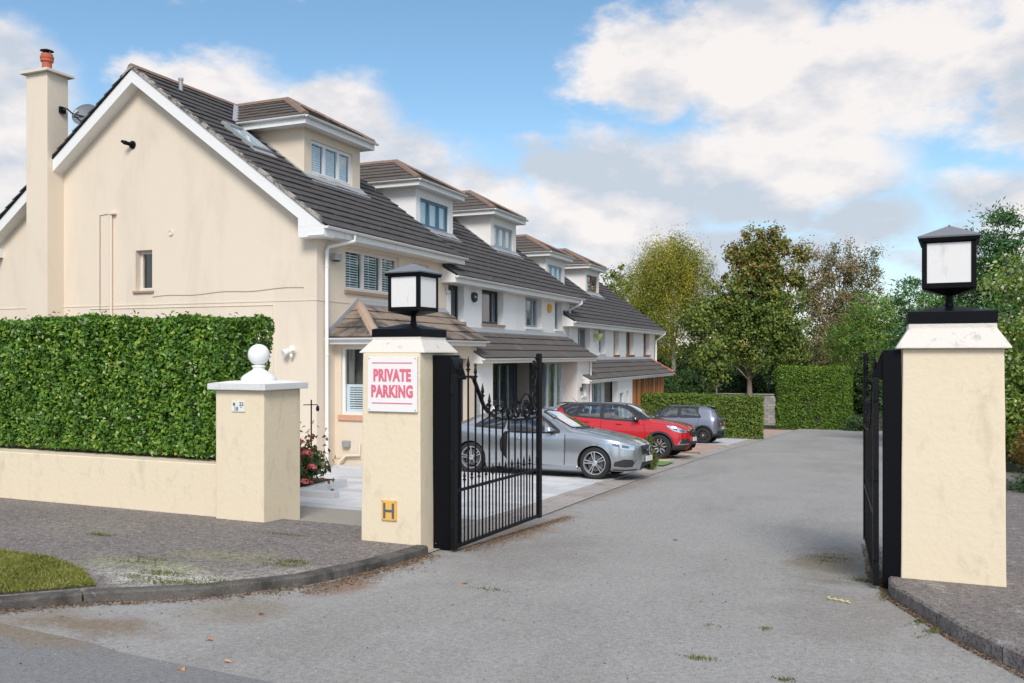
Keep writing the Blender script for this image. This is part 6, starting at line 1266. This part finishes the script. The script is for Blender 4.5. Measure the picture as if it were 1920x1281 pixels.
    # mirrors
    for s in (-1, 1):
        mx_, mz = P['mirror']; x_ = DX if (s < 0 and dr) else None; yy = s*(W0+.0)
        g = MB().hexa([(mx_-.05, yy-.0, mz-.055), (mx_+.10, yy-.0, mz-.035), (mx_+.07, yy+s*.19, mz-.03), (mx_-.06, yy+s*.19, mz-.05)], [(mx_-.06, yy, mz+.06), (mx_+.07, yy, mz+.05), (mx_+.04, yy+s*.17, mz+.06), (mx_-.06, yy+s*.17, mz+.07)])
        g2 = MB().box(mx_-.0, mx_+.05, *sorted((yy-s*.12, yy+s*.03)), mz-.07, mz-.02)
        if x_ is not None: g.xf(x_); g2.xf(x_)
        mo = ob('mirror', g, P['mirrorm'], dpar or t if x_ is not None else t, bevel=.025); ob('mirror_foot', g2, PLAST, mo)
    P['extra'](t, patch, line, cast, DX, dpar)
    t.location = loc; t.rotation_euler = rz
    return t
def tyre(Rr, w, x, y, s, rr):
    h = w/2; return MB().lathe([(rr, -h+.012), (rr+.01, -h), (Rr-.035, -h-.004), (Rr-.012, -h+.012), (Rr, -h+.035), (Rr, h-.035), (Rr-.012, h-.012), (Rr-.035, h+.004), (rr+.01, h), (rr, h-.012)], (x, y, Rr), 44, 'y', cap=False)
def rim_common(wh, x, y, s, Rr, rr, m, back):
    Y = lambda a, b: sorted((y+s*a, y+s*b)); ob('rim', MB().lathe([(rr+.004, -.10*s), (rr+.004, .002*s), (rr-.012, .006*s), (rr-.022, -.01*s), (rr-.03, -.10*s)], (x, y, Rr), 40, 'y', cap=False), m, wh, smooth=40)
    ob('brake_disc', MB().lathe([(rr*.72, -.085*s), (rr*.72, -.10*s)], (x, y, Rr), 30, 'y'), mat('brake_steel', (.12, .12, .125), .5, .1, 5, 0, 1, 0, metal=.6), wh); ob('hub_back', MB().lathe([(rr-.02, -.11*s), (rr-.02, -.12*s)], (x, y, Rr), 30, 'y'), WELL, wh)
def spoke(x, y, s, Rr, a, r0, r1, w0, w1, d0=-.012, d1=-.004, sk=0):
    ca, sa = math.cos(a), math.sin(a); P2 = lambda r, o, d: (x+r*ca-o*sa, y+s*d, Rr+r*sa+o*ca)
    return [P2(r0, sk-w0/2, d0), P2(r0, sk+w0/2, d0), P2(r1, sk*1.0+w1/2, d1), P2(r1, sk*1.0-w1/2, d1)], [P2(r0, sk-w0/2, d0-.03), P2(r0, sk+w0/2, d0-.03), P2(r1, sk+w1/2, d1-.03), P2(r1, sk-w1/2, d1-.03)]
def rim_twin(wh, x, y, s, Rr, rr):
    rim_common(wh, x, y, s, Rr, rr, ALLOY, WELL)
    for k in range(5):
        a = 2*math.pi*k/5+.5
        for o in (-1, 1):
            ca, sa = math.cos(a), math.sin(a); P2 = lambda r, q, d: (x+r*ca-q*sa, y+s*d, Rr+r*sa+q*ca); i0, i1 = o*.010, o*.034; w0, w1 = .016, .021
            t4 = [P2(.04, i0-w0/2, -.015), P2(.04, i0+w0/2, -.015), P2(rr-.012, i1+w1/2, .0), P2(rr-.012, i1-w1/2, .0)]; b4 = [P2(.04, i0-w0/2, -.045), P2(.04, i0+w0/2, -.045), P2(rr-.012, i1+w1/2, -.03), P2(rr-.012, i1-w1/2, -.03)]; ob('spoke', MB().hexa(b4, t4), ALLOY, wh)
    ob('hub', MB().lathe([(.055, -.05*s), (.055, -.012*s), (.03, -.004*s)], (x, y, Rr), 20, 'y'), ALLOY, wh, smooth=40)
def rim_wide(wh, x, y, s, Rr, rr):
    rim_common(wh, x, y, s, Rr, rr, ALLOYD, WELL)
    for k in range(5):
        a = 2*math.pi*k/5+.3
        for o in (-1, 1):
            ca, sa = math.cos(a), math.sin(a); P2 = lambda r, q, d: (x+r*ca-q*sa, y+s*d, Rr+r*sa+q*ca)
            g = MB(); pts = [(.06, o*.006, .02), (.13, o*.05, .03), (.185, o*.052, .026), (rr-.01, o*.02, .03)]
            for (r0, q0, w0), (r1, q1, w1) in zip(pts[:-1], pts[1:]): g.hexa([P2(r0, q0-w0/2, -.04), P2(r0, q0+w0/2, -.04), P2(r1, q1+w1/2, -.03), P2(r1, q1-w1/2, -.03)], [P2(r0, q0-w0/2, -.01), P2(r0, q0+w0/2, -.01), P2(r1, q1+w1/2, .0), P2(r1, q1-w1/2, .0)])
            ob('spoke', g, ALLOY, wh)
    ob('hub', MB().lathe([(.06, -.05*s), (.06, -.015*s), (.03, -.006*s)], (x, y, Rr), 20, 'y'), ALLOYD, wh, smooth=40)
def rim_dark(wh, x, y, s, Rr, rr):
    rim_common(wh, x, y, s, Rr, rr, ALLOYD, WELL)
    for k in range(8):
        b4, t4 = spoke(x, y, s, Rr, 2*math.pi*k/8, .04, rr-.012, .022, .034); ob('spoke', MB().hexa(t4, b4), ALLOYD, wh)
    ob('hub', MB().lathe([(.05, -.05*s), (.05, -.012*s)], (x, y, Rr), 20, 'y'), ALLOY, wh)
def ground_rot(): return (math.atan(-SL), 0, 0)
# --- silver coupe, driver's door ajar
def ex_coupe(t, patch, line, cast, DX, dpar):
    # star badge and grille bars
    for z in (.575, ): patch('grille_bar', [(-.36, z), (.36, z)], [(-.36, z+.035), (.36, z+.035)], 'F', CHROME, .022, 20, 1)
    h, n = cast(0, .60, 'F'); ob('badge', MB().lathe([(.085, .028), (.085, .04), (.068, .04), (.068, .028)], tuple(h), 26, 'x'), CHROME, t, smooth=30)
    for a in (90, 210, 330): ob('badge_ray', MB().hexa([(h.x+.03, h.y+math.cos(R(a+90))*.012, h.z+math.sin(R(a+90))*.012), (h.x+.03, h.y-math.cos(R(a+90))*.012, h.z-math.sin(R(a+90))*.012), (h.x+.03, h.y+math.cos(R(a))*.07, h.z+math.sin(R(a))*.07), (h.x+.03, h.y+math.cos(R(a))*.069, h.z+math.sin(R(a))*.07)], [(h.x+.042, h.y+math.cos(R(a+90))*.012, h.z+math.sin(R(a+90))*.012), (h.x+.042, h.y-math.cos(R(a+90))*.012, h.z-math.sin(R(a+90))*.012), (h.x+.042, h.y+math.cos(R(a))*.07, h.z+math.sin(R(a))*.07), (h.x+.042, h.y+math.cos(R(a))*.069, h.z+math.sin(R(a))*.07)]), CHROME, t)
    h, n = cast(0, .42, 'F'); ob('number_plate', MB().box(h.x+.012, h.x+.025, -.26, .26, .37, .48), PLATE, t)
    hd = MB().box(-.42, -.22, -.905, -.885, .755, .785); ob('handle', hd.xf(DX), SILVER, dpar, bevel=.008)
    patch('door_gap_shade', [(-.60, .90), (-.70, .72), (-.68, .50), (-.52, .30)], [(-.50, .90), (-.50, .72), (-.48, .50), (-.42, .30)], 'R', WELL, .012, 14, 3)  # black crescent painted on the body as the dark gap behind the door
coupe = dict(xf=2.28, xr=-2.42, W=.893, Wt=.56, nose=.85, tail=.6, ne=3.0, te=4.0,
    top=[(-2.42, .90), (-2.36, .99), (-2.2, 1.03), (-1.78, 1.07), (-1.35, 1.235), (-.95, 1.345), (-.5, 1.40), (-.15, 1.40), (.12, 1.36), (.5, 1.19), (.88, 1.015), (1.2, .965), (1.7, .88), (2.02, .80), (2.17, .735), (2.25, .66), (2.28, .60)],
    belt=[(-2.42, .84), (-2.2, .96), (-1.8, .985), (-1.2, .965), (-.4, .93), (.5, .905), (.95, .895), (1.5, .83), (2.0, .73), (2.2, .66), (2.28, .56)],
    bot=[(-2.42, .42), (-2.35, .30), (-2.1, .24), (-1.3, .20), (1.3, .185), (2.0, .17), (2.2, .19), (2.28, .30)],
    fx=1.38, rx=-1.38, R=.322, arch=.355, rr=.235, tw=.235, rim=rim_twin, paint=SILVER, cuts=(-.50, .72), trim=PLAST, door=(-.50, .72), dangle=4,
    wins=[[(-.48, .95), (.52, .93), (.45, .99), (.20, 1.19), (.02, 1.29), (-.40, 1.335), (-.53, 1.32)], [(-1.22, .995), (-.66, .97), (-.64, 1.30), (-.85, 1.27), (-1.15, 1.12)]],
    winpatch=[([(-.50, .945), (.60, .925)], [(-.55, 1.33), (-.35, 1.335), (-.05, 1.31), (.14, 1.24), (.36, 1.10), (.60, .94)]), ([(-1.28, 1.0), (-.64, .965)], [(-1.28, 1.02), (-1.05, 1.19), (-.85, 1.28), (-.62, 1.32)])],
    screens=[(.16, .82, lambda x: .50+.12*(x-.16)/.66), (-1.72, -1.05, lambda x: .46+.1*(-1.05-x)/.67)],
    screenpatch=[('windscreen', 'T', [(.82, -.60), (.86, 0), (.82, .60)], [(.14, -.49), (.12, 0), (.14, .49)]), ('rear_screen', 'T', [(-1.06, -.45), (-1.0, 0), (-1.06, .45)], [(-1.72, -.55), (-1.75, 0), (-1.72, .55)])],
    patches=[('headlight', 'RL', [(1.60, .735), (1.80, .655), (1.98, .615), (2.14, .60)], [(1.60, .75), (1.78, .765), (1.95, .745), (2.13, .68)], LAMP, .008),
             ('headlight_inner', 'RL', [(1.74, .69), (1.88, .655)], [(1.74, .725), (1.88, .715)], LAMPD, .011), ('headlight_inner', 'RL', [(1.93, .65), (2.05, .635)], [(1.93, .705), (2.05, .68)], LAMPD, .011),
             ('grille', 'F', [(-.36, .52), (0, .50), (.36, .52)], [(-.40, .685), (0, .69), (.40, .685)], PLAST, .012),
             ('lower_intake', 'F', [(-.42, .22), (.42, .22)], [(-.36, .36), (.36, .36)], PLAST, .008),
             ('side_intake', 'RL', [(1.78, .28), (2.0, .26), (2.16, .27)], [(1.80, .36), (1.98, .42), (2.12, .41)], PLAST, .008),
             ('intake_fin', 'RL', [(2.10, .26), (2.16, .27)], [(2.17, .41), (2.20, .40)], SILVER, .016),
             ('tail_light', 'RL', [(-2.33, .72), (-2.1, .74)], [(-2.33, .86), (-2.12, .85)], LAMPR, .008)],
    lines=[('panel_gap', 'RL', [(.74, .26), (.76, .6), (.74, .88)], WELL, .014), ('crease', 'RL', [(1.55, .79), (.8, .825), (.74, .825)], GALV, .006), ('bonnet_gap', 'T', [(.98, -.66), (1.5, -.70), (1.95, -.60), (2.14, -.40)], WELL, .009), ('bonnet_gap', 'T', [(.98, .66), (1.5, .70), (1.95, .60), (2.14, .40)], WELL, .009), ('splitter', 'RL', [(1.75, .205), (2.0, .2), (2.18, .215)], PLAST, .02), ('cowl_line', 'T', [(.90, -.62), (.95, 0), (.90, .62)], PLAST, .05)],
    seat=.42, seats=(-.35, -1.05), mirror=(.42, .97), mirrorm=SILVER, extra=ex_coupe)
car('silver coupe with its near door ajar, parked behind the left gate', (-6.71, 17.9, gz(17.9)+.03), ground_rot(), coupe)
# --- red crossover
def ex_red(t, patch, line, cast, DX, dpar):
    h, n = cast(0, .62, 'F'); ob('number_plate', MB().box(h.x+.012, h.x+.025, -.26, .26, .50, .61), PLATE, t)
    ob('badge', MB().lathe([(.09, .012), (.05, .03)], tuple(cast(0, .80, 'F')[0]), 4, 'x'), CHROME, t)
    for s in (-1, 1):
        for x in (.12, -.86): ob('handle', MB().box(x-.09, x+.09, *sorted((s*.885, s*.915)), .93+(.04 if x < 0 else 0), .955+(.04 if x < 0 else 0)), RED, t, bevel=.008)
    ob('aerial', MB().tube([(-1.45, 0, 1.54), (-1.62, 0, 1.68)], [.008, .004], 6), PLAST, t); ob('spoiler', MB().hexa([(-1.95, -.5, 1.475), (-1.6, -.55, 1.50), (-1.6, .55, 1.50), (-1.95, .5, 1.475)], [(-1.95, -.5, 1.50), (-1.6, -.55, 1.545), (-1.6, .55, 1.545), (-1.95, .5, 1.50)]), ROOFB, t, bevel=.01)
red = dict(xf=2.12, xr=-2.0, W=.90, Wt=.60, nose=.65, tail=.5, ne=3.2, te=4.5,
    top=[(-2.0, 1.0), (-1.97, 1.17), (-1.88, 1.33), (-1.75, 1.475), (-1.4, 1.54), (-.6, 1.565), (-.1, 1.56), (.25, 1.51), (.6, 1.35), (1.02, 1.12), (1.2, 1.09), (1.6, 1.03), (1.92, .95), (2.05, .86), (2.1, .76), (2.12, .66)],
    belt=[(-2.0, .92), (-1.8, 1.12), (-1.3, 1.08), (-.6, 1.04), (.3, 1.0), (1.0, .975), (1.5, .94), (1.9, .86), (2.05, .76), (2.12, .6)],
    bot=[(-2.0, .55), (-1.95, .40), (-1.6, .30), (-1, .25), (1, .25), (1.7, .25), (2.0, .27), (2.12, .42)],
    fx=1.30, rx=-1.30, R=.338, arch=.385, rr=.225, tw=.215, rim=rim_wide, paint=RED, roofm=ROOFB, roof=lambda m: m[2] > 1.07 and m[0] < .97 and not (m[0] < -1.42 and m[2] < 1.13-(m[0]+1.42)*.75), lip=True, sillm=PLAST, cuts=(),
    wins=[[(-.36, 1.09), (.62, 1.04), (.52, 1.2), (.30, 1.36), (.1, 1.44), (-.36, 1.475)], [(-1.14, 1.14), (-.48, 1.10), (-.48, 1.475), (-1.0, 1.455)], [(-1.58, 1.26), (-1.26, 1.16), (-1.12, 1.44), (-1.35, 1.42)]],
    winpatch=[([(-.38, 1.075), (.66, 1.03)], [(-.38, 1.485), (-.1, 1.48), (.12, 1.45), (.34, 1.35), (.66, 1.12)]), ([(-1.18, 1.13), (-.46, 1.09)], [(-1.02, 1.465), (-.46, 1.485)]), ([(-1.60, 1.25), (-1.26, 1.15)], [(-1.40, 1.425), (-1.13, 1.45)])],
    screens=[(.27, .96, lambda x: .54+.1*(x-.27)/.7), (-1.93, -1.78, lambda x: .45)],
    screenpatch=[('windscreen', 'T', [(.94, -.64), (1.0, 0), (.94, .64)], [(.24, -.54), (.22, 0), (.24, .54)]), ('rear_screen', 'B', [(-.52, 1.17), (.52, 1.17)], [(-.46, 1.40), (.46, 1.40)])],
    patches=[('headlight', 'RL', [(1.52, .90), (1.68, .80), (1.85, .745), (2.02, .74)], [(1.50, .94), (1.68, .915), (1.85, .865), (2.02, .80)], LAMP, .008), ('headlight_inner', 'RL', [(1.68, .83), (1.80, .79)], [(1.70, .88), (1.80, .85)], LAMPD, .011), ('headlight_inner', 'RL', [(1.86, .775), (1.98, .765)], [(1.86, .83), (1.98, .80)], LAMPD, .011),
             ('grille', 'F', [(-.42, .68), (0, .64), (.42, .68)], [(-.48, .80), (0, .84), (.48, .80)], PLAST, .012), ('grille_chrome', 'F', [(-.55, .80), (0, .71), (.55, .80)], [(-.55, .82), (0, .735), (.55, .82)], CHROME, .02),
             ('lower_grille', 'F', [(-.45, .38), (.45, .38)], [(-.42, .50), (.42, .50)], PLAST, .010), ('bumper_trim', 'RLF', [(1.62, .26), (2.1, .27)], [(1.70, .38), (2.1, .40)], PLAST, .012),
             ('fog_surround', 'RL', [(1.80, .40), (2.06, .42)], [(1.90, .57), (2.06, .58)], CHROME, .012), ('fog_intake', 'RL', [(1.86, .43), (2.07, .44)], [(1.93, .545), (2.07, .55)], PLAST, .017),
             ('door_trim', 'RL', [(-.95, .27), (.92, .27)], [(-.85, .40), (.85, .40)], PLAST, .010), ('tail_light', 'RL', [(-1.96, .98), (-1.72, 1.0)], [(-1.94, 1.12), (-1.8, 1.1)], LAMPR, .008)],
    lines=[('panel_gap', 'RL', [(.86, .32), (.90, .7), (.84, .98)], WELL, .010), ('panel_gap', 'RL', [(-.43, .32), (-.42, 1.06)], WELL, .010), ('panel_gap', 'RL', [(-.92, .45), (-1.15, .8), (-1.2, 1.1)], WELL, .010), ('bonnet_gap', 'T', [(1.08, -.70), (1.6, -.70), (2.0, -.45)], WELL, .009), ('bonnet_gap', 'T', [(1.08, .70), (1.6, .70), (2.0, .45)], WELL, .009), ('cowl_line', 'T', [(1.03, -.64), (1.08, 0), (1.03, .64)], PLAST, .05)],
    seat=.56, seats=(-.25, -1.05), mirror=(.62, 1.10), mirrorm=ROOFB, extra=ex_red)
car('red crossover with black roof parked beyond the silver car', (-7.06, 25.4, gz(25.4)+.03), ground_rot(), red)
# --- grey hatchback seen from the rear quarter
def ex_e(t, patch, line, cast, DX, dpar):
    for s in (-1, 1):
        h, n = cast(s*.52, .80, 'B'); ob('tail_light', MB().lathe([(.10, -.012), (.10, -.03), (.07, -.03), (.065, -.012)], tuple(h), 24, 'x'), LAMPR, t, smooth=30)
    h, n = cast(0, .62, 'B'); ob('number_plate', MB().box(h.x-.025, h.x-.012, -.26, .26, .56, .67), mat('plate_yellowish', (.66, .64, .58), .5, 0, 1, 0, 1, 0), t)
    ob('spoiler', MB().hexa([(-1.66, -.5, 1.44), (-1.35, -.54, 1.47), (-1.35, .54, 1.47), (-1.66, .5, 1.44)], [(-1.66, -.5, 1.465), (-1.35, -.54, 1.51), (-1.35, .54, 1.51), (-1.66, .5, 1.465)]), ROOFB, t, bevel=.01)
hatch = dict(xf=2.0, xr=-1.90, W=.876, Wt=.60, nose=.55, tail=.5, ne=3.4, te=4.2,
    top=[(-1.90, .82), (-1.87, .95), (-1.80, 1.10), (-1.62, 1.33), (-1.50, 1.45), (-1.2, 1.495), (-.5, 1.51), (0, 1.50), (.35, 1.40), (.7, 1.22), (1.02, 1.07), (1.3, 1.03), (1.7, .98), (1.9, .88), (2.0, .7)],
    belt=[(-1.90, .76), (-1.8, .98), (-1.2, 1.0), (0, .975), (1.0, .955), (1.6, .92), (1.9, .8), (2.0, .6)],
    bot=[(-1.90, .45), (-1.85, .33), (-1.5, .27), (-1, .2), (1, .2), (1.7, .22), (2.0, .35)],
    fx=1.265, rx=-1.265, R=.318, arch=.36, rr=.215, tw=.215, rim=rim_dark, paint=GREYP, roofm=ROOFB, roof=lambda m: m[0] < .93 and m[2] > 1.02 and (m[0] > -1.05 or m[2] > 1.44), lip=True, sillm=PLAST, cuts=(),
    wins=[[(-.22, 1.02), (.66, 1.01), (.48, 1.2), (.25, 1.36), (.05, 1.42), (-.22, 1.43)], [(-1.12, 1.04), (-.36, 1.02), (-.36, 1.43), (-.85, 1.42)]],
    winpatch=[([(-.24, 1.01), (.70, 1.0)], [(-.24, 1.44), (.05, 1.43), (.28, 1.36), (.70, 1.08)]), ([(-1.16, 1.03), (-.34, 1.01)], [(-.88, 1.425), (-.34, 1.44)])],
    screens=[(.40, .96, lambda x: .56), (-1.76, -1.56, lambda x: .46)],
    screenpatch=[('windscreen', 'T', [(.98, -.62), (1.0, 0), (.98, .62)], [(.34, -.54), (.32, 0), (.34, .54)]), ('rear_screen', 'B', [(-.56, 1.08), (.56, 1.08)], [(-.48, 1.38), (.48, 1.38)])],
    patches=[('tail_panel', 'B', [(-.68, .66), (.68, .66)], [(-.70, .93), (.70, .93)], LAMPD, .010), ('rear_bumper', 'RL', [(-1.86, .28), (-1.55, .27)], [(-1.86, .44), (-1.64, .36)], PLAST, .010), ('rear_bumper', 'B', [(-.72, .34), (.72, .34)], [(-.72, .50), (.72, .50)], PLAST, .010)],
    lines=[('panel_gap', 'RL', [(.82, .30), (.86, .7), (.80, .95)], WELL, .009), ('panel_gap', 'RL', [(-.29, .30), (-.29, 1.0)], WELL, .009), ('panel_gap', 'RL', [(-.85, .42), (-1.05, .75), (-1.1, 1.0)], WELL, .009), ('crease', 'B', [(-.70, 1.02), (.70, 1.02)], WELL, .012)],
    seat=.5, seats=(-.2, -.95), mirror=(.70, 1.08), mirrorm=PLAST, extra=ex_e)
# nose towards the house: turn by 180 degrees about z, then follow the slope
_m = Matrix.Rotation(math.atan(-SL), 4, 'X') @ Matrix.Rotation(math.pi, 4, 'Z')
car('small grey hatchback seen from behind in front of the long clipped hedge', (-7.75, 35.98, gz(35.98)+.03), _m.to_euler(), hatch)
# garden hook and small pieces by the first door
q = thing('garden_hook', 'slim black garden hook stand by the hydrangea', 'stand', (-12.2, 16.2, -.9))
_hx, _hy = -8.93, 12.5
q.location = (_hx, _hy, -.6)
ob('pole', MB().tube([(_hx, _hy, -.55), (_hx, _hy, .84)], .012, 8), IRON, q); ob('arm', MB().tube([(_hx-.16, _hy, .75), (_hx+.12, _hy, .76), (_hx+.13, _hy, .72)], .008, 6), IRON, q); ob('feeder', MB().lathe([(.02, -.09), (.03, -.05), (.02, 0)], (_hx+.13, _hy, .74), 10), IRON, q)
ob('cross_piece', MB().tube([(_hx-.06, _hy, -.05), (_hx+.14, _hy, -.03)], .012, 6), IRON, q)
